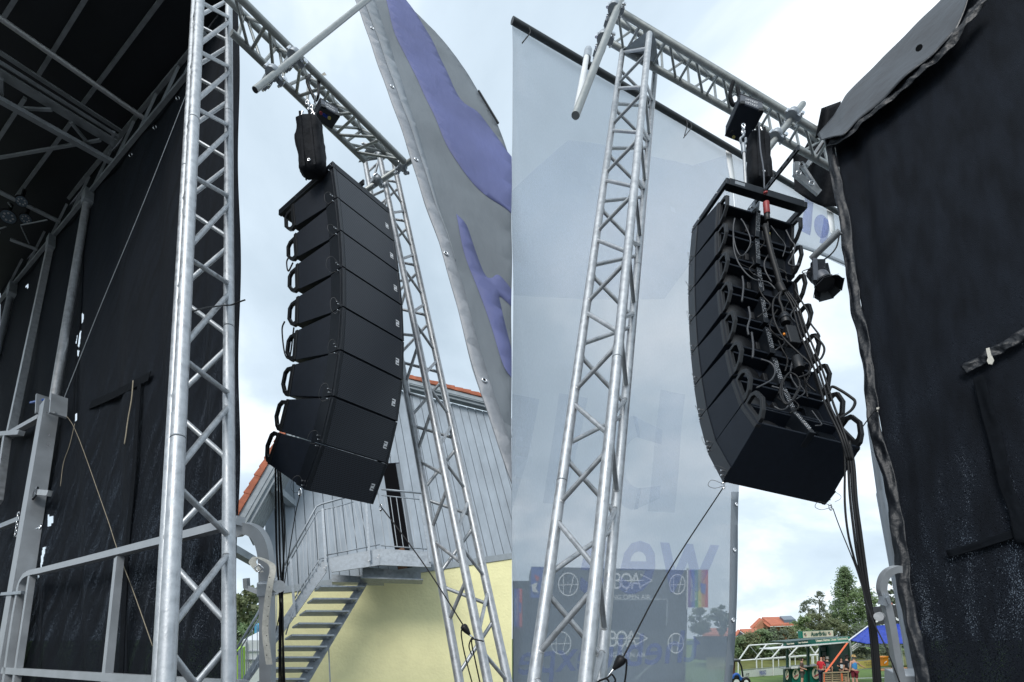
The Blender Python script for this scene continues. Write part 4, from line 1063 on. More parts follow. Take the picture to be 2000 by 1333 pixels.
# roof overhangs
OV = 1.15
def roof_edge(p, q, nm, tiles, up_t, over=OV, down=.0):
    """verge board, soffit and tiles along the gable line p-q (s,t)"""
    a, b = hp3(*p, over), hp3(*q, over); d_ = (b - a).normalized(); L_ = (b - a).length
    nup = nH.cross(d_).normalized()
    if nup.dot(HU) < 0: nup = -nup
    me = prism([hp3(*p, over), hp3(*q, over), hp3(*q, 0), hp3(*p, 0)], nup * .03); clipx(me, -1); sf = link('soffit', me, 'soffit', None, hs)
    k_ = 0
    while k_ * .14 < over:
        me = prism([hp3(*p, k_ * .14 + .02) - nup * .001, hp3(*q, k_ * .14 + .02) - nup * .001, hp3(*q, k_ * .14 + .135) - nup * .001, hp3(*p, k_ * .14 + .135) - nup * .001], -nup * .014)
        if clipx(me, -1): link('soffit_board', me, 'soffit', None, sf)
        k_ += 1
    for j, (o0, h0) in enumerate(((.0, .20), (.20, .17))):
        me = prism([a + nup * (-.10 + o0), b + nup * (-.10 + o0), b + nup * (-.10 + o0 + h0), a + nup * (-.10 + o0 + h0)], nH * (.03 + .022 * j)); clipx(me, -1); link('verge_board', me, 'wood_grey', None, hs)
    n_ = int(L_ / .30)
    for j in range(n_):
        c = a + d_ * (j * .30); tilt = .04
        base_ = c + nup * .27
        me = prism([base_, base_ + d_ * .335 + nup * tilt * 0, base_ + d_ * .335 + nup * .14, base_ + nup * .18], -nH * .32); me.transform(Matrix.Translation(nH * (.10 + .012 * (j % 2))))
        if clipx(me, -1): link('roof_tile', me, 'tile_red', None, hs)
    return nup
gl_ap = hst(700, 700)
roof_edge(gl[0], gl[2], 'left', True, 0)
roof_edge(hst(960, 806), hst(740, 751), 'right', True, 0, .3)
ex = hst(512, 1075)
# purlin heads
for (u, v, w_) in ((552, 985, .25), (474, 1096, .22)):
    p = house.at(u + 20, v, 1.0); bar(hs, 'purlin_head', p, p + nH * 1.0 - HH * .35, .18, .22, 'wood_grey', HU)
p0 = house.at(958, 815); me = setmat(box_mesh(-.12, .12, -.5, .6, -.12, .12, .01), 'wood_grey')

# --- outside staircase with landing
k = .90
S = lambda u, v, kk=.90: house.at(u, v, kk)
stc = thing('outside_staircase', 'galvanised steel staircase with landing in front of the yellow house wall', 'staircase', S(560, 1333))
nn = nH
def sb(name, a, b, w_, h_, m='steel_zinc', kk=.90, hint=None, kb=None): return bar(stc, name, S(*a, kk), S(*b, kb or kk), w_, h_, m, hint if hint is not None else nn)
def strg(pts, kk, nm='stringer'):
    link(nm, prism([S(u, v, kk) for u, v in pts], -nn * .03), 'steel_zinc', None, stc)
strg([(632, 1091), (638, 1117), (476, 1345), (460, 1345)], .872)            # near-left stringer
strg([(700, 1140), (718, 1140), (596, 1345), (572, 1345)], .925)             # right stringer
tre = [(620, 707, 1150), (606, 692, 1174), (591, 676, 1198), (577, 661, 1222), (563, 646, 1245), (549, 632, 1267), (536, 618, 1288), (523, 604, 1309), (510, 590, 1330)]
for (u0, u1, v) in tre:
    a, b = S(u0, v, .875), S(u1, v, .922)
    bar(stc, 'tread', a, b, .30, .04, 'steel_zinc', HU)
    mb_ = lerp(a, b, .93); bar(stc, 'tread_bracket', mb_ - HU * .05, mb_ - HU * .02, .05, .2, 'steel_zinc', nn)
# landing
strg([(636, 1091), (742, 1072), (742, 1104), (648, 1118)], .872, 'landing_edge')
strg([(742, 1072), (838, 1078), (842, 1108), (742, 1104)], .868, 'landing_front')
link('landing_floor', prism([S(640, 1094, .874), S(742, 1076, .872), S(838, 1082, .872), S(842, 1090, .985), S(700, 1090, .985)], HU * .03), 'steel_zinc', None, stc)
link('support_beam', prism([S(708, 1108, .90), S(822, 1118, .90), S(822, 1131, .90), S(708, 1128, .90)], -nn * .2), 'steel_zinc', None, stc)
link('support_flange', prism([S(704, 1127, .895), S(826, 1131, .895), S(826, 1133.5, .895), S(704, 1129.5, .895)], -nn * .3), 'steel_zinc', None, stc)
link('support_beam', prism([S(648, 1122, .92), S(750, 1130, .92), S(750, 1139, .92), S(648, 1137, .92)], -nn * .2), 'steel_zinc', None, stc)
# railing
def rail(pts, r, kk, nm='handrail'):
    link(nm, sweep([S(u, v, kk) for u, v in pts], r, 8, False), 'steel_zinc', None, stc)
rail([(555, 1105), (618, 990), (628, 985), (660, 976), (690, 968)], .028, .868)
rail([(560, 1108), (620, 1000), (632, 996), (662, 989), (690, 981)], .016, .868, 'mid_rail')
rail([(745, 956), (824, 964)], .028, .866); rail([(745, 968), (820, 976)], .016, .866, 'mid_rail')
rail([(744, 1066), (836, 1073)], .016, .866, 'bottom_rail'); rail([(636, 1085), (742, 1064)], .016, .868, 'bottom_rail')
rail([(574, 1172), (624, 1092), (634, 1090)], .016, .868, 'bottom_rail')
rail([(558, 1240), (578, 1176)], .016, .866, 'bottom_rail')
rail([(556, 1108), (530, 1150), (500, 1205), (462, 1268)], .028, .868)
rail([(560, 1112), (532, 1160), (502, 1214), (462, 1280)], .016, .868, 'mid_rail')
rail([(548, 1235), (500, 1300), (480, 1335)], .018, .868, 'bottom_rail')
for (u0, v0, u1, v1) in ((630, 994, 637, 1114), (715, 985, 722, 1096), (820, 968, 840, 1098), (568, 1092, 576, 1205), (468, 1270, 468, 1345)):
    sb('rail_post', (u1, v1), (u0, v0), .055, .03, kk=.866)
for u, v in ((633, 1110), (637, 1106), (720, 1096), (738, 1090), (572, 1206), (740, 1085)):
    p = S(u, v, .862); tube(stc, 'bolt', p, p + nn * .02, .02, 'alu_worn', 8)
for i in range(6): 
    f0 = i / 5; sb('baluster', (lerp(752, 812, f0), lerp(1067, 1072, f0)), (lerp(738, 798, f0), lerp(968, 974, f0)), .016, .016, 'baluster_zinc', .866)
for i in range(9):
    f0 = (i + .5) / 9; sb('baluster', (lerp(640, 738, f0), lerp(1084, 1065, f0)), (lerp(634, 712, f0), lerp(996, 978, f0)), .015, .015, 'baluster_zinc', .867)
for i in range(7):
    f0 = (i + .5) / 7; sb('baluster', (lerp(578, 626, f0), lerp(1172, 1096, f0)), (lerp(574, 622, f0), lerp(1085, 1004, f0)), .015, .015, 'baluster_zinc', .867)
for i in range(9):
    f0 = (i + .5) / 9; sb('baluster', (lerp(472, 552, f0), lerp(1345, 1235, f0)), (lerp(468, 556, f0), lerp(1270, 1118, f0)), .014, .014, 'baluster_zinc', .868)
sb('stay', (645, 1335), (641, 1248), .03, .03, 'alu_dark', .93)

# --- things beyond the stairs at the left
def far_box(name, label, cat, u0, v0, u1, v1, d, m, depth=2.4, group=None):
    t = thing(name, label, cat, P((u0 + u1) / 2, v1, d))
    a = [P(u0, v0, d), P(u1, v0, d), P(u1, v1, d), P(u0, v1, d)]
    link('body', prism(a, FW * depth), m, None, t); return t
t = far_box('storage_container', 'white storage container with black lettering behind the stair rail', 'container', 473, 1251, 512, 1345, 26, 'container_white')
for v in (1272, 1289): bar(t, 'rib', P(474, v, 25.95), P(511, v, 25.95), .05, .05, 'alu_dark')
for i, s_ in enumerate(('NOSU', '2G1', '22G1', '0481')): text_on(t, s_, P(484, 1292 + i * 5.5, 25.9), RT, -DN, .32, .10, 'dark_text')
bar(t, 'door_rod', P(481, 1340, 25.9), P(481, 1254, 25.9), .05, .05, 'alu_dark')
t = far_box('storage_container', 'light blue storage container standing behind the white one', 'container', 497, 1221, 540, 1345, 29, 'container_blue')
for u in (503, 510): bar(t, 'corrugation', P(u, 1340, 28.9), P(u, 1226, 28.9), .06, .06, 'container_blue')
t = far_box('waste_bin', 'lime green bin at the foot of the stair rail', 'bin', 456, 1270, 466, 1345, 24, 'lime', .6); bar(t, 'lid', P(455, 1270, 23.9), P(467, 1270, 23.9), .1, .08, 'lime')
# ================================================================== RIGHT PLACE
UR = Vc(.405, -2.177, 1.0)
# --- mesh banner wall seen from behind
SH = Vc(1.779, .109, 1.0)
scr = Plane(P(1425, 1333, 6.0), SH, UR)
nS = scr.n if scr.n.dot(CAM - scr.a) > 0 else -scr.n
ms = thing('mesh_banner', 'huge translucent white mesh banner seen from behind with mirrored blue lettering', 'banner', scr.at(1200, 1333))
sh_, sv_ = scr.h, (scr.up - scr.h * scr.up.dot(scr.h)).normalized()
def sripple(p):
    q = p - scr.a; x, y = q.dot(sh_), q.dot(sv_)
    return nS * (.018 * math.sin(y * 1.3 + x * 1.7) + .007 * math.sin(y * 3.1 - x * 2.2) + .004 * math.sin(x * 9 + y))
def sflat(par, name, pts, m, k=1.0, th=.0015, clip=1, label=None, curve=False):
    off = (1 - k) * 1.6
    me = prism([scr.at(u, v) + nS * off for u, v in pts], nS * -th)
    if clip and not clipx(me, clip): return None
    return link(name, drape(me, (sh_, sv_), .35, sripple), m, None, par, label)
def sfn(s, t):
    u = lerp(985, lerp(1428, 1447, min(1, t * 1.6)) if t < .4 else lerp(1447, 1425, (t - .4) / .6), s)
    topv = 40 + .588 * (u - 1000); v = lerp(1380, topv, t)
    return scr.at(u, v) + nS * (.010 * math.sin(s * 9 + t * 4) * math.sin(t * 11 + s * 3))
sflat(ms, 'mesh_cloth', [(990, 1380), (990, 34), (1428, 291.7), (1441, 600), (1447, 860), (1446, 960), (1427, 1380)], 'scrim', 1.0, .0015)
sflat(ms, 'side_hem', [(1431, 960), (1446, 960), (1427, 1380), (1412, 1380)], 'scrim_hem', .998)
# faint panels printed on the mesh: big pale letter shapes
sflat(ms, 'print_shape', [(1000, 372), (1045, 330), (1108, 277), (1190, 284), (1300, 312), (1352, 325), (1425, 300), (1425, 420), (1345, 520), (1295, 586), (1000, 580)], 'scrim_pale', .9975)
def oval(cu, cv, ru, rv, n=22): return [(cu + ru * math.cos(2 * math.pi * i / n), cv + rv * math.sin(2 * math.pi * i / n)) for i in range(n)]
sflat(ms, 'big_letter', [(1292, 760), (1340, 770), (1315, 1003), (1262, 1000)], 'scrim_pale', .9975)
sflat(ms, 'big_letter', [(1090, 770), (1145, 780), (1105, 985), (1062, 982)], 'scrim_pale', .9975)
sflat(ms, 'big_letter', [(1000, 770), (1052, 782), (1030, 900), (1000, 1000)], 'scrim_pale', .9975)
pts = []
for i in range(15):
    a = R_(-100 + i * 200 / 14); pts.append((1235 - 50 * math.cos(a), 905 + 92 * math.sin(a)))
for i in range(15):
    a = R_(100 - i * 200 / 14); pts.append((1245 - 28 * math.cos(a), 905 + 50 * math.sin(a)))
sflat(ms, 'big_letter', pts, 'scrim_pale', .9973)
sflat(ms, 'big_letter', [(1236, 812), (1295, 840), (1292, 868), (1244, 855)], 'scrim_pale', .9971)
sflat(ms, 'big_letter', [(1236, 998), (1285, 975), (1288, 950), (1244, 956)], 'scrim_pale', .9971)
# mirrored lettering rows (read from the other side)
def mirror_text(s, u0, v0, u1, v1, h0, h1, m, k):
    """text whose reading direction runs from u1 to u0; baseline (u0,v0)-(u1,v1), heights in pixels at the ends"""
    me = text_mesh(s, 1.0, 0.0, 1.0, .01)
    xs = [v.co.x for v in me.vertices]; ys = [v.co.y for v in me.vertices]; x0, x1, y0 = min(xs), max(xs), 0.0; y1 = max(ys)
    for v in me.vertices:
        f = 1 - (v.co.x - x0) / (x1 - x0); g_ = v.co.y / y1
        bu, bv, hh = lerp(u0, u1, f), lerp(v0, v1, f), lerp(h0, h1, f)
        v.co = scr.at(bu + hh * g_ * .10, bv - hh * g_) + nS * .0045
    clipx(me, 1); drape(me, (sh_, sv_), .35, sripple)
    return link('lettering', me, m, None, ms)
mirror_text('thebluexpe', 1008, 1318, 1363, 1291, 62, 62, 'scrim_print', .997)
mirror_text('wee', 1130, 1160, 1396, 1152, 108, 88, 'scrim_print', .997)
for u, v in ((1433, 1075), (1427, 1212), (1440, 985)):
    p = scr.at(u, v); p = p + sripple(p) + nS * .012; link('eyelet', torus_mesh(.022, .008, 14, 8), 'chrome', Matrix.Translation(p) @ frame_z(nS), ms)
    tube(ms, 'eyelet_hole', p - nS * .001, p + nS * .001, .017, 'far_print', 12)
m2 = thing('mesh_banner', 'narrower translucent mesh banner behind the rear facing array with pale blue letters', 'banner', scr.at(1600, 490))
sflat(m2, 'mesh_cloth', [(1429, 292.5), (1690, 446), (1680, 535), (1560, 482), (1436, 440)], 'scrim', 1.0)
for u0, u1, v in ((1417, 1428, 280), (1612, 1624, 384)):
    sflat(m2, 'pale_seam', [(u0, v), (u1, v + 4), (u1 + 9, v + 75), (u0 + 10, v + 72)], 'white_paint', .996)
sflat(m2, 'bottom_hem', [(1552, 474), (1690, 526), (1690, 534), (1552, 481)], 'scrim_hem', .9975)
for pts in ([(1575, 375), (1592, 382), (1580, 462), (1562, 452)], [(1610, 425), (1622, 430), (1612, 480), (1598, 476)]): sflat(m2, 'big_letter', pts, 'scrim_print', .9975)
sflat(m2, 'big_letter', oval(1604, 443, 16, 24), 'scrim_print', .9974)
t = thing('banner_pole', 'dark pole along the upper edge of the mesh banners', 'pole', scr.at(1300, 215))
a, b = scr.at(1000, 40, .985), scr.at(1700, 452, .985); a.x = max(a.x, .004)
tube(t, 'pole', a, b, .055, 'scrim_pole', 14)
for u in (1035, 1342, 1350, 1510):
    v = 40 + .588 * (u - 1000); link('tie', sweep([scr.at(u - 2, v - 6, .975), scr.at(u, v + 4, .972), scr.at(u - 5 + 10 * (u % 3 - 1), v + 24, .975)], .009, 6), 'rubber', None, t)
sp = thing('banner_stay', 'slanted white pipe leaning against the banner pole left of the tower', 'pipe', P(1126, 228, 3.4))
tube(sp, 'pipe', P(1126, 224, 3.45), P(1147, 103, 5.2), .026, 'white_paint', 14); tube(sp, 'coupler', P(1146, 116, 5.0), P(1149, 99, 5.2), .04, 'steel_zinc', 10)

# --- tower
cr3 = [(P(1030, 1420, 1.80), P(1215.5, 102, 4.4)), (P(1134.5, 1420, 1.62), P(1268, 68, 4.0)), (P(1164, 1420, 1.92), P(1279.5, 138, 4.6))]
t0, t1 = t_at_v(*cr3[0], 1300), t_at_v(*cr3[0], 250)
twr = truss('array_tower', 'three legged aluminium truss tower in front of the white mesh banner', 'truss', cr3, .0245,
      [(0, 1, t0, t1, 6, 1, 1.2, 0.0), (2, 1, t0 + .02, t1 + .02, 6, 1, 1.0, .0), (0, 2, t0 + (t1 - t0) / 12, t1 + (t1 - t0) / 12, 6, 2, 1, 0.0)], .0115, 'alu', gap=.06, welds=True)
for c, v in ((0, 940), (1, 700), (2, 520)):
    tt_ = t_at_v(*cr3[c], v); p = lerp(*cr3[c], tt_); d_ = (cr3[c][1] - cr3[c][0]).normalized(); tube(twr, 'coupling', p - d_ * .003, p + d_ * .003, .025, 'alu_dark', 16)
link('head_plate', prism([P(1210, 102, 4.42), P(1262, 63, 4.02), P(1274, 60, 4.02), P(1280, 75, 4.1), P(1288, 136, 4.6), P(1276, 140, 4.62)], Vc(0, -.015, .02)), 'alu_dark', None, twr)
# --- overhead truss
U0, U1 = P(1196, 14, 4.15), P(1640, 284, 3.95)
D0, D1 = P(1186, 80, 4.45), P(1640, 337, 4.2)
E0, E1 = P(1205, 40, 4.75), P(1650, 306, 4.5)
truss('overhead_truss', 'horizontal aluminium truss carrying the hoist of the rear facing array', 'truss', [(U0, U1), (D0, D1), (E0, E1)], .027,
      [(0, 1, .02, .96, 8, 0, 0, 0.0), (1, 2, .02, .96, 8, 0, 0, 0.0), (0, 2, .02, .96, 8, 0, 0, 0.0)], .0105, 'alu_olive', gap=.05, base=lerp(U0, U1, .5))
wd = (U1 - U0).normalized()
pa, pb = P(1124, 226, 3.25), P(1236, -60, 4.05)
t = thing('scaffold_pipe', 'long scaffold pipe clamped across the truss end beside the mesh banner', 'pipe', pa)
tube(t, 'pipe', pa, pb, .0265, 'alu_olive', 18)
clamp(P(1196, 28, 3.85), wd, pb - pa, 'upper pipe clamp on the long pipe at the right truss end', .034)
clamp(P(1175, 86, 3.75), wd, pb - pa, 'lower pipe clamp on the long pipe at the right truss end', .034)
pa, pb = P(1484, 312, 3.75), P(1568, 204, 3.95)
t = thing('scaffold_pipe', 'short scaffold pipe clamped across the truss above the rear facing array', 'pipe', pa)
tube(t, 'pipe', pa, pb, .024, 'alu_olive', 18); dd = (pb - pa).normalized(); tube(t, 'bore', pb - dd * .002, pb + dd * .001, .0205, 'dark_inside', 16)
clamp(P(1542, 232, 3.9), wd, pb - pa, 'upper pipe clamp on the short pipe above the rear facing array', .032)
clamp(P(1510, 273, 3.85), wd, pb - pa, 'lower pipe clamp on the short pipe above the rear facing array', .032)

# --- hoist, bag, chain
hoist('black electric chain hoist under the right truss with pale lettering', [(1445, 184), (1490, 201), (1491, 218), (1444, 200)], 3.62, 3.56, P(1416, 263, 4.0) - P(1444, 200, 3.59), ((1430, 258, 3.75, 'plastic_black'), (1433, 268, 3.85, 'yellow_board')))
chain_bag('black cloth chain bag hanging beside the rear facing array hoist', P(1479, 262, 3.72), P(1484, 362, 3.62), .13, .155, UR)
hk = thing('load_hook', 'galvanised load hook and chain between the right hoist and the array frame', 'hook', P(1455, 340, 3.5))
link('hook', sweep([P(u, v, 3.55) for u, v in ((1453, 258), (1452, 266), (1446, 272), (1449, 281), (1456, 279), (1456, 270))], .009, 8), 'steel_zinc', None, hk)
tube(hk, 'swivel', P(1451, 282, 3.55), P(1453, 300, 3.53), .016, 'steel_zinc', 10)
tube(hk, 'rod', P(1453, 298, 3.53), P(1456, 360, 3.42), .010, 'alu_worn', 10)
for i in range(3): link('chain_link', torus_mesh(.014, .005, 12, 6), 'chrome', Matrix.Translation(P(1452, 258 - i * 6, 3.56)) @ Matrix.Rotation(i * math.pi / 2, 4, 'Z') @ Matrix.Rotation(math.pi / 2, 4, 'X') @ Matrix.Diagonal((.8, 1.3, 1, 1)), hk)
sl = thing('lifting_sling', 'dark sling looped over the right truss holding the hoist', 'sling', P(1438, 185, 4.0))
link('loop', sweep([P(u, v, d) for u, v, d in ((1432, 160, 3.95), (1426, 185, 3.95), (1432, 205, 3.95), (1444, 196, 3.95), (1440, 170, 4.0))], .016, 8), 'bag_fabric', None, sl)
wire('bag_cable', 'thin grey cable in front of the right chain bag', 'cable', [P(u, v, d) for u, v, d in ((1482, 240, 3.5), (1485, 290, 3.45), (1491, 330, 3.36), (1493, 372, 3.3))], .005, 'hoist_grey')

# --- array
QR = [0.04185, -2.07243, 2.67026, 1.60508, -1.89996, 3.79052, 0.59259, 0.3319, 0.01856, 0.0372, 0.11996, 0.06888, 0.0432, 0.05485, 0.06011, 0.11349, 0.20325]
boxesR, frR, kitR = build_array(QR, 'in the array seen from behind', 'rear facing array loudspeakers', True, None)
build_frame(frR[0], QR[6], QR[7], 'black steel rigging frame on top of the rear facing array', 1.32, QR[7] * .75, QR[7] * 2.2, QR[7] * 1.16)
A = frR[0]
mt_ = thing('angle_adjuster', 'bright metal adjuster bracket hanging below the rear frame bar', 'bracket', A @ Vector((.03, QR[7] * 1.05, 0)))
mbox(mt_, 'cheek', A, .008, .016, QR[7] * .75, QR[7] * 1.12, -.05, .02, 'steel_zinc', .002); mbox(mt_, 'cheek', A, .036, .044, QR[7] * .75, QR[7] * 1.12, -.05, .02, 'steel_zinc', .002)
for y_, z_ in ((.8, -.03), (.95, 0), (1.05, -.02), (.9, -.045)): tube(mt_, 'bolt', A @ Vector((-.002, QR[7] * y_, z_)), A @ Vector((.058, QR[7] * y_, z_)), .008, 'chrome', 8)
# red power coupling below the bar
rp = thing('power_coupling', 'red power coupling hanging from the rear frame of the right array', 'plug', P(1498, 425, 3.2))
tube(rp, 'red_sleeve', P(1496, 396, 3.25), P(1498, 418, 3.23), .019, 'red_plastic', 14); tube(rp, 'grey_boot', P(1498, 418, 3.23), P(1499, 431, 3.22), .016, 'plastic_black', 14); tube(rp, 'top_cap', P(1495, 375, 3.3), P(1495.5, 379, 3.3), .013, 'red_plastic', 12)
link('lead', sweep([P(u, v, d) for u, v, d in ((1499, 431, 3.22), (1501, 455, 3.2), (1502, 480, 3.15))], .005, 8), 'rubber', None, rp)
tube(rp, 'striped_sleeve', P(1501.5, 456, 3.195), P(1502, 466, 3.18), .008, 'yellow_board', 8)
DR = [(391, 3.43), (447, 3.36), (504, 3.27), (562, 3.15), (618, 3.03), (677, 2.89), (736, 2.75), (792, 2.58), (843, 2.45), (1000, 2.35), (1333, 2.2)]
def dr(v, off=.14):
    for (a, da), (b, db) in zip(DR, DR[1:]):
        if v <= b: return da + (db - da) * (v - a) / (b - a) - off
    return DR[-1][1] - off
def rc(lb, pts, r=.0052, off=.14, m='rubber', name='signal_cable'):
    return wire(name, lb, 'cable', [P(u, v, dr(v, off)) for u, v in pts], r, m, 'cables on the back of the right array')
mat('cable_grey', (0.045, 0.048, 0.055), 0.45)
rc('pale cable loop hanging behind the two top rear boxes', [(1435, 427), (1432, 450), (1436, 480), (1446, 500), (1458, 492), (1466, 470), (1455, 440), (1447, 428)], .0045, .12, 'cable_grey')
rc('cable from the top rear box curving down to the third', [(1432, 452), (1434, 490), (1446, 520), (1470, 545), (1500, 552), (1515, 566)], .0045, .12, 'cable_grey')
rc('short cable tail hanging on the fourth rear box', [(1450, 540), (1452, 560), (1449, 590)], .006, .10, 'cable_grey')
rc('short cable tail hanging on the fifth rear box', [(1462, 600), (1465, 620), (1460, 640), (1462, 655)], .006, .10, 'cable_grey')
rc('short cable tail hanging on the sixth rear box', [(1468, 650), (1471, 675), (1470, 700)], .006, .10, 'cable_grey')
rc('cable bending round the lower rear box at centre', [(1486, 702), (1506, 710), (1514, 725), (1507, 742), (1490, 752), (1478, 758)], .005, .12, 'cable_grey')
rc('cable bending over the lowest rear box', [(1507, 755), (1528, 762), (1542, 775), (1538, 795), (1526, 801), (1512, 795)], .005, .12, 'cable_grey')
rc('thick black main cable sloping down the middle of the rear facing array', [(1494, 440), (1505, 490), (1518, 535), (1525, 562)], .017, .16)
rc('black breakout sleeve where the main cable splits', [(1522, 555), (1527, 566), (1531, 572)], .024, .17)
rc('leftmost lead leaving the main cable split', [(1524, 570), (1510, 590), (1512, 625), (1530, 660), (1560, 690), (1582, 712), (1578, 730), (1560, 738)], .0055, .18)
rc('second lead leaving the main cable split', [(1526, 570), (1522, 585), (1527, 600), (1531, 618)], .008, .18)
rc('third lead running down beside the plug block', [(1533, 572), (1548, 600), (1562, 650), (1590, 720), (1612, 790), (1640, 850), (1655, 900)], .0052, .19)
rc('fourth lead running down beside the plug block', [(1536, 571), (1553, 598), (1570, 650), (1598, 720), (1620, 790), (1645, 850), (1660, 900)], .0052, .19)
rc('fifth lead running down beside the plug block', [(1539, 570), (1558, 598), (1577, 650), (1605, 720), (1628, 790), (1650, 850), (1664, 900)], .0052, .19)
rc('outer cable bulging past the upper right handles', [(1535, 450), (1545, 470), (1552, 480), (1548, 500), (1540, 515), (1552, 520), (1560, 515), (1558, 520)], .0045, .12, 'cable_grey')
rc('cable looping from the third to the fifth right handle', [(1552, 565), (1560, 580), (1578, 610), (1582, 630), (1600, 655), (1596, 662)], .0050, .12)
rc('cable looping out past the sixth right handle', [(1590, 656), (1606, 672), (1610, 685), (1604, 700), (1596, 705)], .0058, .12)
rc('big cable loop sticking out beside the lower right handles', [(1617, 772), (1624, 756), (1640, 762), (1660, 775), (1670, 785), (1664, 800), (1648, 812), (1638, 818)], .0068, .13)
rc('coil of cable hanging behind the lower rear boxes', [(1545, 725), (1528, 745), (1524, 770), (1535, 790), (1550, 780), (1562, 755), (1556, 735), (1540, 730), (1528, 752), (1530, 780), (1542, 788), (1558, 762)], .0048, .17)
rt_ = random.Random(5)
for i in range(22):
    v0 = 440 + i * 17 + rt_.uniform(-6, 6); f = (v0 - 400) / 440; ul, ur = lerp(1425, 1490, f), lerp(1545, 1650, f)
    u0 = lerp(ul, ur, rt_.uniform(.18, .75)); L_ = rt_.uniform(25, 70); sw = rt_.uniform(-26, 26)
    pts = [(u0, v0), (u0 + sw * .6, v0 + L_ * .3), (u0 + sw + rt_.uniform(-10, 10), v0 + L_ * .62), (u0 + sw * .3 + rt_.uniform(-8, 18), v0 + L_)]
    ri = min(7, max(0, int((v0 - 395) / 56))); sdn = ('left', 'middle', 'right')[min(2, int((u0 - ul) / (ur - ul) * 3))]; rw = rt_.uniform(.0028, .0048)
    wire('tangle_cable', '%s %s tangle cable at the %s of the %s rear array box' % ('thin' if rw < .0038 else 'thicker', 'black' if i % 3 else 'grey', sdn, ORD[ri]), 'cable', [P(a, min(b, 832), dr(min(b, 832), .07 + .05 * rt_.random())) for a, b in pts], rw, 'rubber' if i % 3 else 'cable_grey', 'tangle of thin cables on the back of the right array')
blk = thing('plug_block', 'black multipin plug block strapped to the back of the right array', 'connector', P(1550, 680, dr(680, .2)))
Mb = Matrix.Translation(P(1545, 655, dr(655, .16))) @ frame_z(P(1562, 705, dr(705, .16)) - P(1540, 630, dr(630, .16)), FW)
mbox(blk, 'shell', Mb, -.030, .030, -.022, .022, -.06, .085, 'plastic_black', .006); mbox(blk, 'latch', Mb, -.034, .034, -.010, .010, -.01, .04, 'plate_black', .003)
tube(blk, 'gland', P(1531, 615, dr(615, .18)), P(1535, 632, dr(632, .18)), .024, 'plastic_black', 14); tube(blk, 'gland_nut', P(1532, 619, dr(619, .18)), P(1533.5, 625, dr(625, .18)), .028, 'plate_black', 10)
tube(blk, 'indicator', P(1531, 652, dr(652, .2)), P(1532, 655, dr(655, .2)), .006, 'orange_box', 8)
tube(blk, 'tail_gland', P(1556, 700, dr(700, .18)), P(1562, 722, dr(722, .18)), .026, 'plastic_black', 14)
# trunk of cables hanging down
for i, (lb, pts, r) in enumerate((('leftmost cable of the bundle hanging below the rear facing array', [(1646, 860), (1650, 900), (1650, 980), (1656, 1040), (1668, 1090), (1686, 1150), (1700, 1240), (1708, 1350)], .0048),
        ('second cable of the bundle hanging below the rear facing array', [(1650, 860), (1656, 900), (1660, 970), (1668, 1040), (1676, 1095), (1690, 1160), (1704, 1240), (1712, 1350)], .0055),
        ('third cable of the bundle hanging below the rear facing array', [(1654, 862), (1662, 910), (1666, 970), (1674, 1040), (1682, 1100), (1693, 1165), (1707, 1240), (1716, 1350)], .0062),
        ('thickest cable of the bundle hanging below the rear facing array', [(1658, 862), (1667, 910), (1672, 980), (1680, 1040), (1688, 1100), (1697, 1165), (1710, 1240), (1719, 1350)], .0085))):
    wire('hanging_cable', lb, 'cable', [P(u, v, dr(v, .04)) for u, v in pts], r, 'rubber', 'cables below the rear facing array')
# cords with tightener at the lower corners
wire('tension_cord', 'black cord slanting from the right array to a tightener on the tower foot', 'cord', [P(1411, 955, 2.6), P(1310, 1110, 2.25), P(1216, 1286, 1.9)], .0032, 'rubber')
tg = thing('cord_tightener', 'black drop shaped cord tightener at the foot of the right tower', 'tightener', P(1208, 1300, 1.88))
drop(tg, P(1218, 1283, 1.89), P(1198, 1308, 1.88), .020, 'rubber')
tube(tg, 'hook', P(1199, 1306, 1.88), P(1186, 1323, 1.87), .004, 'chrome', 8)
link('tail', sweep([P(u, v, 1.87) for u, v in ((1220, 1287), (1224, 1292), (1222, 1320), (1218, 1345))], .0034, 6), 'rubber', None, tg)
link('tail', sweep([P(u, v, 1.86) for u, v in ((1170, 1330), (1186, 1324), (1195, 1318), (1202, 1330), (1192, 1338), (1184, 1326), (1160, 1336))], .0034, 6), 'rubber', None, tg)
wire('tension_cord', 'thin black cord from the lower right corner of the right array to the stage', 'cord', [P(u, v, d) for u, v, d in ((1627, 994, 2.66), (1640, 1030, 2.5), (1672, 1110, 2.2), (1700, 1200, 2.0), (1730, 1265, 1.9), (1760, 1340, 1.85))], .0026, 'rubber')
for u, v, d, lb in ((1413, 946, 2.6, 'snap hook on the lower left corner of the rear facing array'), (1622, 988, 2.66, 'snap hook on the lower right corner of the rear facing array')):
    t = thing('snap_hook', lb, 'snap hook', P(u, v + 8, d)); link('ring', torus_mesh(.009, .003, 12, 6), 'chrome', Matrix.Translation(P(u, v + 3, d)) @ frame_z(Vc(.4, .2, 1)) @ Matrix.Diagonal((.8, 1.6, 1, 1)), t); tube(t, 'gate', P(u + 1, v - 3, d), P(u + 2, v + 8, d), .0025, 'chrome', 6)
    link('wire_loop', sweep([P(u + x, v + y, d) for x, y in ((0, 0), (-22, -8), (-30, 2), (-18, 8), (0, 4))], .0014, 5), 'wire', None, t)

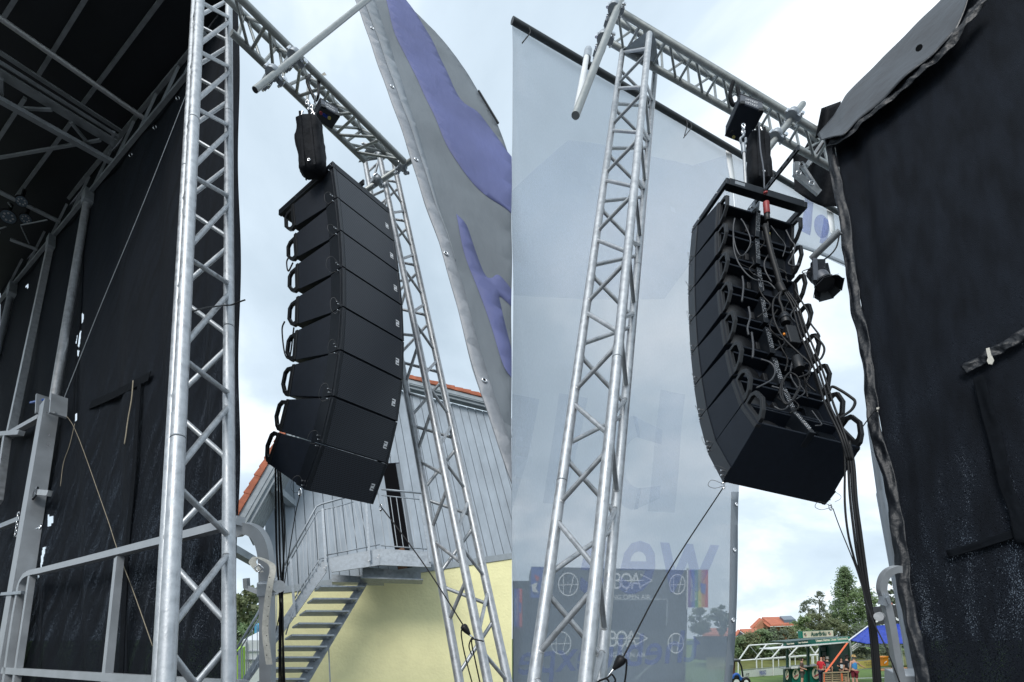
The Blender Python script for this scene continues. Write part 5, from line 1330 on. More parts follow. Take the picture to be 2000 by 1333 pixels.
# --- black stage curtain on the right
HR = Vc(-.951, .783, 1.0); UC = Vc(.33, -2.177, 1.0)
wallR = Plane(P(1800, 1333, 2.2), HR, UC); nR = wallR.n if wallR.n.dot(CAM - wallR.a) > 0 else -wallR.n
cu = thing('stage_curtain', 'large black gauze stage curtain filling the right side', 'curtain', wallR.at(1900, 1333))
ledgeR = [(1806, 1390), (1790, 1290), (1772, 1190), (1756, 1080), (1735, 960), (1712, 850), (1698, 770), (1684, 680), (1668, 580), (1655, 500), (1642, 420), (1628, 330), (1618, 282), (1612, 262)]
def lx(v):
    for (a, va), (b, vb) in zip(ledgeR, ledgeR[1:]):
        if va >= v >= vb: return a + (b - a) * (va - v) / (va - vb)
    return ledgeR[0][0] if v > 1390 else ledgeR[-1][0]
def cfn(s, t):
    vb, vt = 1390, max(-160, 250 - .95 * (lerp(1625, 2060, s) - 1612)) + 4
    v = lerp(vb, vt, t); u0 = lx(v); u = lerp(u0 + 12, 2060, s)
    return wallR.at(u, v) + nR * (.006 * math.sin(s * 9 + t * 3 + 2 * math.sin(s * 4)) * t + .022 * math.exp(-((s - .17) / .05) ** 2) * t ** 2 - .02 * math.exp(-((s - .10) / .04) ** 2) * t ** 2 )
link('cloth', sheet(cfn, 90, 60, .004, nR), 'curtain_front', None, cu)
def sleeve(par, name, pts, wid, pl, m, amp=.008, k=.985, n=60, seedv=1.0):
    """puckered sleeve: band with crumpled cross folds"""
    pp = smooth_path([Vector((u, v, 0)) for u, v in pts], 8)
    # resample
    L_ = [0]
    for a, b in zip(pp, pp[1:]): L_.append(L_[-1] + (b - a).length)
    rs = []
    for i in range(n + 1):
        q = L_[-1] * i / n; j = max(x for x in range(len(L_)) if L_[x] <= q + 1e-6); j = min(j, len(pp) - 2)
        rs.append(lerp(pp[j], pp[j + 1], (q - L_[j]) / max(1e-6, L_[j + 1] - L_[j])))
    w3 = [pl.at(p.x, p.y, k) for p in rs]; nn_ = pl.n if pl.n.dot(CAM - pl.a) > 0 else -pl.n
    from mathutils import noise as mn
    def fn(s, t):
        i = min(int(round(t * n)), n); p = w3[i]; d_ = (w3[min(i + 1, n)] - w3[max(i - 1, 0)]).normalized(); sd_ = d_.cross(nn_).normalized()
        x = s - .5
        a1 = mn.noise(Vector((x * 1.6 + i * .03, i * .17, seedv * 7))); a2 = mn.noise(Vector((x * 2.5 - i * .05, i * .45, seedv * 13))); ed = mn.noise(Vector((3.1 if x > 0 else 9.7, i * .16, seedv)))
        return p + sd_ * (wid * x * (1 + .28 * ed)) + nn_ * (amp * .6 * (1 - (2 * x) ** 2) + amp * 2.4 * a1 + amp * .9 * a2)
    me = sheet(fn, 10, n, .004, nn_); return link(name, me, m, None, par)
sleeve(cu, 'edge_sleeve', [(p[0] + 3 + 4 * math.sin(i * 2.1), p[1]) for i, p in enumerate(ledgeR)], .056, wallR, 'sleeve_black', .0075, .985, 150, .7)
sleeve(cu, 'pocket_flap', [(1880, 722), (1920, 700), (1960, 676), (2030, 636)], .055, wallR, 'sleeve_black', .006, .985, 44)
sleeve(cu, 'hanging_strip', [(1912, 735), (1928, 800), (1945, 860), (1962, 940), (1985, 1000), (2000, 1060)], .045, wallR, 'flap_black', .004, .987, 30)
sleeve(cu, 'seam_band', [(1850, 1082), (1900, 1068), (1960, 1048), (2040, 1024)], .035, wallR, 'flap_black', .002, .99, 16)
tag = cu
link('zip_tab', prism([wallR.at(u, v, .972) for u, v in ((1926, 682), (1933, 680), (1938, 700), (1931, 704))], nR * .004), 'strap_white', None, cu)
link('zip_pull', prism([wallR.at(u, v, .970) for u, v in ((1930, 700), (1938, 696), (1942, 705), (1938, 713), (1931, 712), (1928, 706))], nR * .004), 'strap_white', None, cu)
link('corner_tie', sweep([wallR.at(u, v, .97) for u, v in ((1718, 800), (1706, 806), (1684, 835))], .003, 6), 'rubber', None, cu)
link('gap_tab', prism([wallR.at(u, v, .975) for u, v in ((1712, 797), (1718, 796), (1714, 806))], nR * .003), 'strap_white', None, cu)
# roof tarp over the curtain top
tp = thing('roof_tarp', 'shiny black tarpaulin edge folded over the stage roof above the right curtain', 'tarpaulin', wallR.at(1750, 180))
lowe = [(1602, 274), (1647, 266), (1673, 237), (1723, 195), (1770, 151), (1823, 106), (1865, 60), (1888, 12), (1905, -40), (1925, -90)]
upe = [(1596, 262), (1628, 226), (1652, 186), (1690, 146), (1725, 111), (1768, 69), (1808, 29), (1842, -6), (1880, -44), (1925, -90)]
def tfn(s, t):
    x = s * (len(lowe) - 1); i = min(int(x), len(lowe) - 2); f = x - i
    a = (lerp(lowe[i][0], lowe[i + 1][0], f), lerp(lowe[i][1], lowe[i + 1][1], f)); b = (lerp(upe[i][0], upe[i + 1][0], f), lerp(upe[i][1], upe[i + 1][1], f))
    p = wallR.at(lerp(a[0], b[0], t), lerp(a[1], b[1], t), .955 + .05 * t)
    return p + nR * ((.006 * math.sin(s * 17 + t * 4) + .004 * math.sin(s * 33 - t * 7)) * (1 - .6 * t))
link('sheet', sheet(tfn, 70, 14, .006, nR), 'tarp_black', None, tp)
sleeve(tp, 'gathered_hem', [(1620, 275), (1655, 264), (1686, 234), (1733, 196), (1785, 150), (1838, 104), (1880, 52), (1925, -10)], .07, wallR, 'sleeve_black', .008, .962, 90, .9)
link('corner_flap', sheet(lambda s, t: P(lerp(lerp(1592, 1640, s), lerp(1604, 1642, s), t), lerp(lerp(270, 262, s), lerp(212, 198, s), t), 3.9 + .05 * math.sin(s * 5)), 10, 8, .004, nR), 'bag_fabric', None, tp)
tube(tp, 'tie_button', wallR.at(1795, 94, .94), wallR.at(1795, 94, .935), .018, 'plastic_black', 10)
# dark cloth pocket round the truss end, with a lamp bracket inside
dk = thing('cloth_pocket', 'sagging black cloth pocket under the truss end beside the curtain', 'cloth', P(1580, 380, 4.4))
def pk(s, t):
    tl, tr_, br, bl = (1549, 300), (1640, 290), (1650, 410), (1552, 372)
    u = lerp(lerp(tl[0], tr_[0], s), lerp(bl[0], br[0], s), t); v = lerp(lerp(tl[1], tr_[1], s), lerp(bl[1], br[1], s), t)
    v += 10 * math.sin(s * math.pi) * t - 22 * math.sin(s * math.pi) * t * (s > .6) * (s - .6) * 2
    return P(u, v, 4.75 + .06 * math.sin(s * 9 + t * 3))
link('cloth', sheet(pk, 20, 14, .004, -FW), 'bag_fabric', None, dk)
link('upper_fold', sheet(lambda s, t: P(lerp(lerp(1565, 1600, t), lerp(1600, 1625, t), s), lerp(lerp(300, 240, t), lerp(310, 262, t), s), 4.6), 6, 6, .004, -FW), 'bag_fabric', None, dk)
bk = thing('corner_bracket', 'aluminium corner bracket with eye bolts at the right truss end', 'bracket', P(1575, 330, 4.3))
for a, b, w_ in (((1575, 325), (1612, 272), .035), (((1584, 318)), (1618, 268), .022), ((1552, 338), (1600, 378), .05), ((1567, 325), (1598, 372), .02), ((1555, 318), (1555, 345), .04)):
    bar(bk, 'member', P(*a, 4.35), P(*b, 4.35), w_, .03, 'alu_worn', FW)
for u, v in ((1560, 338), (1585, 358), (1566, 322)): link('eye_bolt', torus_mesh(.02, .006, 12, 6), 'chrome', Matrix.Translation(P(u, v, 4.28)) @ frame_z(FW), bk)
# --- stage lamp on its pipe
lm = thing('stage_lamp', 'black spotlight with barn doors hanging from a pipe beside the right array', 'stage lamp', P(1605, 560, 3.3))
lp0, lp1 = P(1585, 506, 3.35), P(1640, 452, 3.2)
tube(lm, 'pipe', lp0, lp1, .022, 'alu_plate', 16)
c0, c1 = P(1598, 538, 3.3), P(1610, 553, 3.24); axl = (c1 - c0).normalized()
mbox(lm, 'clamp_block', Matrix.Translation(P(1597, 520, 3.32)) @ frame_z(-DN), -.034, .036, -.03, .03, -.035, .035, 'plate_black', .008)
tube(lm, 'housing', c0 - axl * .055, c1, .050, 'hoist_grey', 20)
for i in range(7): p = c0 - axl * (.050 - i * .010); tube(lm, 'cooling_fin', p, p + axl * .004, .054, 'hoist_grey', 20)
tube(lm, 'front_rim', c1, c1 + axl * .02, .060, 'plate_black', 20)
X_ = (RT - axl * RT.dot(axl)).normalized(); Y_ = axl.cross(X_)
for i in range(8):
    a = i * math.pi / 4 + .3; e1 = X_ * math.cos(a) + Y_ * math.sin(a); e2 = -X_ * math.sin(a) + Y_ * math.cos(a); w0, w1 = .024, (.044 if i % 2 == 0 else .026)
    b0 = c1 + axl * .02 + e1 * .052; b1 = c1 + axl * .065 + e1 * .082
    link('barn_door', prism([b0 - e2 * w0, b0 + e2 * w0, b1 + e2 * w1, b1 - e2 * w1], e1 * .003), 'plate_black', None, lm)
bar(lm, 'yoke', P(1591, 505, 3.27), P(1593, 548, 3.24), .03, .01, 'hoist_grey', FW); bar(lm, 'yoke', P(1612, 515, 3.34), P(1620, 548, 3.32), .03, .01, 'plate_black', FW)
link('lead', sweep([P(u, v, 3.3) for u, v in ((1602, 512), (1620, 500), (1634, 482), (1640, 455))], .005, 6), 'rubber', None, lm)
link('safety_wire', sweep([P(u, v, 3.3) for u, v in ((1585, 524), (1568, 530), (1570, 534), (1588, 530))], .003, 6), 'wire', None, lm)
# --- stage edge hardware lower right
pst = thing('stage_post', 'round aluminium post behind the edge of the right curtain', 'post', P(1788, 1318, 2.5))
tube(pst, 'shaft', P(1790, 1318, 2.42), P(1722, 965, 3.3), .030, 'alu_plate', 18); tube(pst, 'shaft_upper', P(1722, 965, 3.3), P(1702, 830, 3.7), .026, 'alu_plate', 18)
mbox(pst, 'foot_beam', Matrix.Translation(P(1775, 1328, 2.3)) @ frame_z(-DN), -.075, .09, -.05, .05, -.06, .035, 'alu_plate', .004)
hp = thing('rail_hoop', 'square tube aluminium rail hoop standing in front of the blue canopy', 'guard rail', P(1745, 1340, 2.15))
pp = smooth_path([P(u, v, 2.2) for u, v in ((1764, 1350), (1751, 1290), (1742, 1235), (1733, 1190), (1726, 1165), (1722, 1150), (1725, 1132), (1733, 1120), (1746, 1113), (1758, 1112))], 5)
v_, f_ = [], []
for i, p in enumerate(pp):
    t_ = (pp[min(i + 1, len(pp) - 1)] - pp[max(i - 1, 0)]).normalized(); x_ = t_.cross(FW).normalized(); y_ = x_.cross(t_)
    for a_, b_ in ((-1, -1), (1, -1), (1, 1), (-1, 1)): v_.append(p + x_ * (a_ * .0145) + y_ * (b_ * .0145))
for i in range(len(pp) - 1):
    for c in range(4): f_.append((i * 4 + c, i * 4 + (c + 1) % 4, i * 4 + 4 + (c + 1) % 4, i * 4 + 4 + c))
f_ += [(3, 2, 1, 0), tuple(range(len(pp) * 4 - 4, len(pp) * 4))]
link('hoop_tube', fix(mesh_new('hoop', v_, f_)), 'alu_plate', None, hp)
tube(hp, 'lock_knob', P(1720, 1204, 2.2), P(1716, 1205, 2.12), .018, 'alu_worn', 12); bar(hp, 'collar', P(1721, 1170, 2.19), P(1730, 1172, 2.19), .03, .05, 'steel_zinc', -DN)
bar(hp, 'collar_tab', P(1730, 1166, 2.18), P(1735, 1178, 2.18), .014, .02, 'steel_zinc', FW)
# ================================================================== FAR GROUND BEHIND THE RIGHT PLACE
UPF = Vector((.12, 0, 1)).normalized()
def fquad(par, name, pts, d, m, depth=.3, dd=None, label=None):
    """pts: pixel corners at depth d (or list of depths), given real thickness"""
    ds = dd or [d] * len(pts)
    return link(name, prism([P(u, v, q) for (u, v), q in zip(pts, ds)], Vector((0, depth, 0))), m, None, par, label)
def leaves(cent, rx, rz, n, size, taper=0.0, clumps=26, seed=1, squash=1.0):
    rnd = random.Random(seed); v, f = [], []
    cl = []
    while len(cl) < clumps:
        z = rnd.uniform(-1, 1); a = rnd.uniform(0, 2 * math.pi); rr = math.sqrt(rnd.random())
        env = math.sqrt(max(0, 1 - z * z)) if taper == 0 else max(.06, (1 - (z + 1) / 2) ** taper) * (1 if z > -.8 else (z + 1.0) * 5)
        cl.append((Vector((math.cos(a) * rr * env * rx, math.sin(a) * rr * env * rx, z * rz)), rnd.uniform(.45, 1.0) * (.30 + .25 * env)))
    for i in range(n):
        c, s = cl[rnd.randrange(len(cl))]
        q = Vector((rnd.gauss(0, 1), rnd.gauss(0, 1), rnd.gauss(0, .8))); p = cent + c + q * (s * min(rx, rz) * .38)
        nx = Vector((rnd.uniform(-1, 1), rnd.uniform(-1, 1), rnd.uniform(-1, 1))).normalized(); ny = nx.orthogonal().normalized(); L = size * rnd.uniform(.6, 1.4)
        b = len(v); v += [p - nx * L * .5, p + ny * L * .32, p + nx * L * .5, p - ny * L * .32]; f.append((b, b + 1, b + 2, b + 3))
    return mesh_new('leaves', v, f)
def tree(label, u, vtop, vbase, d, wpx, leaf, n, taper=0.0, seed=1, name='tree', size=.22, trunk=True, cat='tree', group='trees behind the festival ground', clumps=26):
    b, t_ = P(u, vbase, d), P(u, vtop, d); h = (t_ - b).length; rx = wpx / 1000 * d / 2
    t = thing(name, label, cat, b, group)
    up = (t_ - b).normalized()
    if trunk:
        link('trunk', sweep([b, lerp(b, t_, .3) + RT * .05 * h * .3, lerp(b, t_, .85)], h * .022 + .05, 8, True, 4, .2), 'bark', None, t)
        for i in range(4):
            p = lerp(b, t_, .3 + i * .13); a = i * 2.3; link('limb', sweep([p, p + Vector((math.cos(a), math.sin(a), .7)) * rx * .5], h * .008 + .015, 6, False, 4, .4), 'bark', None, t)
    me = leaves(Vector((0, 0, 0)), rx, h / 2 * (.92 if trunk else 1), n, size, taper, clumps, seed)
    M = Matrix.Translation(lerp(b, t_, .53)) @ frame_z(up)
    me.transform(M); link('crown', me, leaf, None, t); return t
tree('tall pointed bright green tree behind the beer kiosk', 1650, 1106, 1262, 60, 66, 'leaf_mid', 14000, .62, 3, size=.19, clumps=170)
tree('bushy green tree right of the tall pointed tree', 1684, 1150, 1262, 58, 64, 'leaf_bright', 9000, 0, 4, size=.20, clumps=110)
tree('thin dark tree left of the tall pointed tree', 1600, 1156, 1255, 64, 36, 'leaf_dark', 3000, 0, 5, size=.18, clumps=60)
tree('leftmost thin dark tree beside the orange house', 1578, 1174, 1255, 62, 34, 'leaf_dark', 2800, 0, 6, size=.18, clumps=55)
tree('low bushy tree below the thin dark trees', 1608, 1205, 1268, 57, 90, 'leaf_olive', 6000, 0, 7, size=.26, trunk=False, clumps=50)
tree('round green bush left of the beer kiosk sign', 1572, 1208, 1262, 56, 44, 'leaf_bright', 3200, 0, 8, size=.24, trunk=False, clumps=30)
tree('leafy tree showing through the right rail hoop', 1752, 1122, 1250, 44, 44, 'leaf_dark', 2600, .3, 9, size=.22, clumps=34)
tree('tree behind the blue canopy right of the rail hoop', 1782, 1225, 1296, 47, 60, 'leaf_dark', 2600, 0, 10, size=.22, clumps=30)
tree('wide dark tree mass under the blue canopy far back', 1700, 1228, 1300, 54, 84, 'leaf_dark', 4200, 0, 18, size=.24, trunk=False, clumps=40)
for i, (u, vt, w_, lf) in enumerate(((1446, 1243, 34, 'leaf_mid'), (1468, 1238, 40, 'leaf_olive'), (1494, 1234, 44, 'leaf_mid'), (1520, 1232, 44, 'leaf_dark'), (1544, 1228, 40, 'leaf_olive'), (1566, 1236, 36, 'leaf_mid'))):
    tree(['leftmost hedge shrub below the low orange roof', 'second hedge shrub from the left below the orange house', 'third hedge shrub below the orange house', 'dark fourth hedge shrub below the orange house', 'olive fifth hedge shrub below the orange house', 'sixth hedge shrub just left of the kiosk sign'][i], u, vt, 1284, 54 - i * .3, w_ + 10, lf, 2600, 0, 20 + i, 'shrub', .24, False, 'shrub', 'hedge along the bank', 30)
# trees seen through the mesh banner
tree('left tree seen through the mesh banner beside the rainbow flag', 1366, 1188, 1240, 50, 44, 'leaf_dark', 2200, 0, 31, size=.24)
tree('right tree seen through the mesh banner below the rainbow flag', 1408, 1184, 1240, 50, 38, 'leaf_dark', 2200, 0, 32, size=.24)
# left place: greenery beside the container
tree('leafy maple branch tree left of the stairs behind the container', 486, 1150, 1215, 30, 56, 'leaf_olive', 900, 0, 41, size=.30, trunk=False, group='trees behind the house')
tree('dark conifer behind the stair rail at the left', 470, 1196, 1330, 60, 60, 'leaf_dark', 4200, .4, 42, size=.4, group='trees behind the house', clumps=60)
tree('round green tree behind the white container', 495, 1200, 1330, 50, 60, 'leaf_mid', 4200, 0, 43, size=.34, group='trees behind the house', clumps=50)
# bank and pitch
me = prism([P(1380, 1312, 46), P(1620, 1299, 49), P(1620, 1262, 60), P(1380, 1272, 60)], Vector((0, 0, -1.5))); o = link('grass_bank', me, 'bank'); o['kind'] = 'structure'
me = prism([P(1600, 1300, 49), P(1860, 1300, 49), P(1860, 1272, 62), P(1600, 1272, 62)], Vector((0, 0, -1.5))); o = link('grass_bank', me, 'bank'); o['kind'] = 'structure'
# house with orange roof
hz = thing('far_house', 'far brick house with orange roof and solar panel above the hedge', 'house', P(1515, 1250, 75))
fquad(hz, 'wall', [(1506, 1222), (1556, 1221), (1556, 1250), (1506, 1250)], 75, 'brick_far', 6)
link('gable_wall', prism([P(1474, 1228, 76), P(1489, 1212, 76), P(1505.5, 1222, 74.9), P(1505.5, 1250, 74.9), P(1478, 1250, 76)], FW * .4), 'brick_far', None, hz)
rf_ = link('roof', prism([P(1488, 1209, 77), P(1544, 1208, 77), P(1560, 1222.5, 73.5), P(1506, 1224, 73.5)], Vector((0, 0, .25))), 'roof_orange', None, hz)
link('roof_side', prism([P(1488, 1209, 77), P(1506, 1224, 73.5), P(1503, 1225, 73.4), P(1487.5, 1212, 76.8), P(1470, 1229, 76), P(1468.5, 1228, 76)], FW * .8), 'roof_orange', None, hz)
fquad(hz, 'eaves_board', [(1505, 1223.6), (1559, 1222), (1559, 1223.6), (1505, 1225.2)], 73.2, 'white_paint', .1)
link('solar_panel', prism([P(1524, 1210.5, 75.9), P(1546, 1209.8, 75.9), P(1555, 1217, 74.2), P(1532, 1218, 74.2)], Vector((0, 0, .5))), 'solar', None, hz)
for a, b, c, d_ in ((1500, 1226, 1506, 1236), (1491, 1226, 1495, 1234)): fquad(hz, 'window', [(a, b), (c, b), (c, d_), (a, d_)], 74.6, 'window_dark', .1)
for a, b, c, d_ in ((1530, 1224, 1535, 1236), (1547, 1224, 1550, 1231)): fquad(hz, 'window', [(a, b), (c, b), (c, d_), (a, d_)], 74.6, 'window_dark', .1)
fquad(hz, 'balcony_post', [(1545, 1223), (1547, 1223), (1547, 1232), (1545, 1232)], 74.2, 'brick_far', .2)
tube(hz, 'chimney_pipe', P(1524, 1209, 76), P(1524, 1205, 76), .12, 'alu_dark', 8)
h2 = thing('far_shed', 'low orange roofed shed left of the far house', 'house', P(1455, 1246, 70))
link('roof', prism([P(1445, 1232, 72), P(1479, 1230.5, 72), P(1476, 1242, 69), P(1459, 1243.5, 69)], Vector((0, 0, .2))), 'roof_orange', None, h2)
link('gable', prism([P(1437, 1243, 70), P(1445, 1233, 72), P(1458, 1243.5, 69.5)], FW * .5), 'stage_far', None, h2)
link('verge', prism([P(1436, 1243, 70), P(1445, 1231.5, 71.8), P(1446, 1233.5, 71.8), P(1438.5, 1243.5, 70)], FW * .6), 'roof_orange', None, h2)
fquad(h2, 'fascia', [(1434, 1243.5), (1472, 1243.5), (1472, 1245.3), (1434, 1245.3)], 69, 'alu_plate', .1)
fquad(h2, 'wall', [(1436, 1245), (1474, 1245), (1474, 1252), (1436, 1252)], 69.4, 'brick_far', 3)
h3 = thing('far_house', 'red roofed house faintly seen through the mesh banner at its right edge', 'house', P(1400, 1245, 55))
link('roof', prism([P(1372, 1243, 54), P(1426, 1243, 54), P(1424, 1230, 57), P(1374, 1231, 57)], Vector((0, 0, .2))), 'roof_orange', None, h3)
fquad(h3, 'wall', [(1374, 1243), (1424, 1243), (1424, 1290), (1374, 1290)], 55, 'stage_far', 3)
# advertising boards along the pitch
ab = thing('advertising_board', 'long white advertising board along the pitch left of the kiosk', 'advertising board', P(1500, 1328, 40))
fquad(ab, 'panel', [(1448, 1311), (1562, 1300.5), (1562, 1320), (1448, 1332)], 40, 'white_paint', .08, [38, 42, 42, 38])
fquad(ab, 'top_rail', [(1448, 1308.5), (1562, 1299), (1562, 1300.4), (1448, 1310)], 40, 'alu_plate', .08, [38, 42, 42, 38])
for u in (1475.5, 1490, 1514, 1524): tube(ab, 'post', P(u, 1334 - (u - 1448) * .08, 39 + (u - 1448) * .03), P(u, 1309 - (u - 1448) * .085, 39 + (u - 1448) * .03), .035, 'alu_plate', 8)
adx = P(1540, 1316, 41.4) - P(1460, 1324, 38.4)
text_on(ab, 'GT', P(1456.5, 1327, 38.15), adx, Vector((0, 0, 1)), .44, .40, 'dark_text', off=.05)
text_on(ab, 'HIRAND', P(1483, 1318.8, 38.9), adx, Vector((0, 0, 1)), .86, .30, 'blue_text', bold=.02, off=.05)
text_on(ab, 'Bauunternehmen', P(1484, 1312, 38.9), adx, Vector((0, 0, 1)), .8, .08, 'dark_text', off=.05)
text_on(ab, 'Tel. 08031', P(1484, 1322.5, 38.9), adx, Vector((0, 0, 1)), .6, .08, 'dark_text', off=.05)
yb = thing('advertising_board', 'yellow advertising board behind the man in the blue vest', 'advertising board', P(1690, 1306, 40))
fquad(yb, 'panel', [(1676, 1292), (1710, 1288), (1710, 1304), (1676, 1307)], 40, 'yellow_board', .08)
fquad(yb, 'bottom_rail', [(1676, 1307.4), (1740, 1303.6), (1740, 1304.6), (1676, 1308.4)], 40, 'alu_plate', .08); fquad(yb, 'top_rail', [(1676, 1290.5), (1740, 1286), (1740, 1287), (1676, 1291.6)], 40, 'alu_plate', .08)
text_on(yb, 'Wir suchen', P(1688, 1296, 39.9), RT + Vector((0, 0, .06)), Vector((0, 0, 1)), .7, .13, 'dark_text'); text_on(yb, 'Fahrer', P(1692, 1301, 39.9), RT + Vector((0, 0, .06)), Vector((0, 0, 1)), .5, .13, 'dark_text')
# tent frame
tf = thing('tent_frame', 'bare white tent frame standing left of and behind the beer kiosk', 'tent frame', P(1520, 1330, 40))
def fl(par, name, a, b, d, r, m='white_paint', d2=None): return tube(par, name, P(*a, d), P(*b, d2 or d), r, m, 8)
fl(tf, 'ridge_pole', (1463, 1261), (1534, 1256.5), 41, .05); fl(tf, 'eaves_pole', (1440, 1291), (1604, 1278.5), 40, .05)
fl(tf, 'rear_eaves_pole', (1486, 1289), (1602, 1280), 43, .035)
for i in range(4):
    e = 1443 + i * 32.5 + (0 if i else 0); r_ = 1463 + i * 34.5
    ve, vr = 1290 - (e - 1443) * .075, 1261 - (r_ - 1463) * .06
    fl(tf, 'rafter', (e, ve), (r_, vr), 40, .055); fl(tf, 'rear_rafter', (r_, vr), (e + 45, ve - 1), 42, .03, 'alu_plate')
    fl(tf, 'leg', (e + 2 if i else 1442, ve), (e + 3 if i else 1442, ve + 45), 40, .05)
    fl(tf, 'rear_leg', (e + 45, ve - 1), (e + 46, ve + 40), 43, .035)
for a, b in (((1583, 1264), (1592, 1278)), ((1592, 1278), (1602, 1264)), ((1588, 1279), (1589, 1300)), ((1596, 1278), (1597, 1298))): fl(tf, 'corner_brace', a, b, 41, .06)
# beer kiosk
ks = thing('beer_kiosk', 'dark green beer kiosk with name board and folded up awning', 'kiosk', P(1600, 1336, 34))
fquad(ks, 'fascia', [(1534, 1254.5), (1660, 1244), (1660, 1253.5), (1534, 1263.5)], 33, 'green_kiosk', .3, [34, 32.6, 32.6, 34])
fquad(ks, 'awning', [(1505, 1267.6), (1660, 1253.6), (1660, 1255.4), (1505, 1269.2)], 32.8, 'white_paint', 1.6, [32.6, 32.4, 32.4, 32.6])
fquad(ks, 'rear_wall', [(1602, 1257), (1659, 1255), (1659, 1320), (1602, 1320)], 36, 'green_dark', .2)
fquad(ks, 'side_wall', [(1656, 1255), (1660, 1254.5), (1661, 1336), (1657, 1336)], 33.5, 'green_dark', 2.2)
fquad(ks, 'roof_sheet', [(1536, 1253.5), (1660, 1243.5), (1659, 1246.5), (1540, 1257)], 33.5, 'green_dark', 2.6)
for k_, (u0, u1, v0, v1) in enumerate(((1534, 1546, 1308, 1340), (1547, 1574.5, 1306, 1340), (1575.5, 1606, 1303.5, 1340))):
    fquad(ks, 'counter_panel', [(u0, v0), (u1, v0 - .8), (u1, v1), (u0, v1)], 33.4, 'green_kiosk' if k_ else 'green_dark', .3)
fquad(ks, 'counter_top', [(1534, 1305.4), (1606, 1298.6), (1606, 1300.6), (1534, 1307.2)], 33.1, 'alu_plate', .8)
fquad(ks, 'rear_counter', [(1606, 1306), (1658, 1306), (1658, 1336), (1606, 1336)], 35.4, 'green_dark', .3)
for u, v0, v1 in ((1538.5, 1264, 1306), (1579.5, 1261, 1338)): fquad(ks, 'post', [(u - 1.8, v0), (u + 1.8, v0), (u + 2.4, v1), (u - .6, v1)], 33.3, 'green_dark', .18)
fquad(ks, 'notice', [(1605, 1265), (1612.5, 1264.5), (1612.5, 1271.5), (1605, 1272)], 35.8, 'cl_grey', .03); fquad(ks, 'notice', [(1607, 1274), (1613.5, 1273.5), (1613.5, 1282), (1607, 1282.5)], 35.8, 'cl_grey', .03)
fquad(ks, 'door_panel', [(1616, 1265), (1625.5, 1264.5), (1625.5, 1290), (1616, 1290)], 35.85, 'green_text', .05)
fquad(ks, 'paper', [(1545.5, 1302.5), (1559, 1301.2), (1559, 1305.8), (1545.5, 1306.6)], 33.0, 'white_paint', .03)
def badge(c, w_, h_, d):
    o_ = [(c[0] + w_ * math.cos(a), c[1] + h_ * math.sin(a)) for a in [2 * math.pi * i / 14 for i in range(14)]]
    fquad(ks, 'badge', o_, d, 'cream', .03)
    fquad(ks, 'badge_figure', [(c[0] - w_ * .55, c[1] - h_ * .1), (c[0] - w_ * .2, c[1] - h_ * .7), (c[0] + w_ * .3, c[1] - h_ * .6), (c[0] - w_ * .1, c[1] - h_ * .1), (c[0] - w_ * .2, c[1] + h_ * .45)], d - .02, 'green_text', .012)
    fquad(ks, 'badge_ribbon', [(c[0] - w_ * .5, c[1] + h_ * .45), (c[0] + w_ * .75, c[1] + h_ * .0), (c[0] + w_ * .75, c[1] + h_ * .2), (c[0] - w_ * .4, c[1] + h_ * .68)], d - .02, 'pink_print', .012)
badge((1537.5, 1318.5), 3.0, 10, 33.3); badge((1554.5, 1317), 6.3, 10.5, 33.3); badge((1594, 1315.5), 7.8, 11.5, 33.3)
fquad(ks, 'yellow_sticker', [(1588, 1302), (1596.5, 1301.6), (1596.5, 1303.6), (1588, 1304)], 33.2, 'flag_yellow', .02)
sg = thing('name_board', 'white illuminated style name board on the roof of the beer kiosk', 'sign', P(1598, 1247, 33))
fquad(sg, 'case', [(1564, 1233.5), (1627.5, 1231), (1628.5, 1243.5), (1565, 1247)], 33, 'green_kiosk', .35)
fquad(sg, 'face', [(1568, 1234), (1627, 1231.4), (1628, 1243.2), (1569, 1246.4)], 32.97, 'cream', .02)
sx = P(1628, 1243.3, 32.9) - P(1569, 1246.4, 32.9); sy_ = P(1568, 1234, 32.9) - P(1569, 1246.4, 32.9)
text_on(sg, 'AuerBräu', P(1583.5, 1243.2, 32.95), sx, sy_, 1.01, .29, 'green_text', bold=.03, off=.02)
for u, v in ((1573, 1240), (1620, 1237.6)):
    fquad(sg, 'emblem', [(u - 2.6, v - 2.5), (u + .6, v - 3.4), (u + .5, v - .5), (u - .6, v + 2.5)], 32.93, 'green_text', .01); fquad(sg, 'emblem', [(u - .4, v + 2.4), (u + 3, v - .6), (u + 3, v + .8), (u + .2, v + 3.4)], 32.93, 'pink_print', .01)
fx = P(1660, 1244, 32.6) - P(1594, 1249.6, 33.3)
text_on(ks, 'Unsere Heimat. Unser Geschmack.', P(1593.5, 1254.6, 32.95), fx, Vector((0, 0, 1)), 1.82, .165, 'cream', bold=.03, off=.10)
text_on(ks, 'Unser Geschmack.', P(1559, 1257.2, 33.3), P(1594, 1249.6, 33.3) - P(1534, 1254.6, 34), Vector((0, 0, 1)), .57, .10, 'cream', bold=.03, off=.10)
text_on(ks, 'Unsere Heimat.', P(1536.5, 1259.6, 33.6), P(1594, 1249.6, 33.3) - P(1534, 1254.6, 34), Vector((0, 0, 1)), .45, .10, 'cream', bold=.03, off=.10)
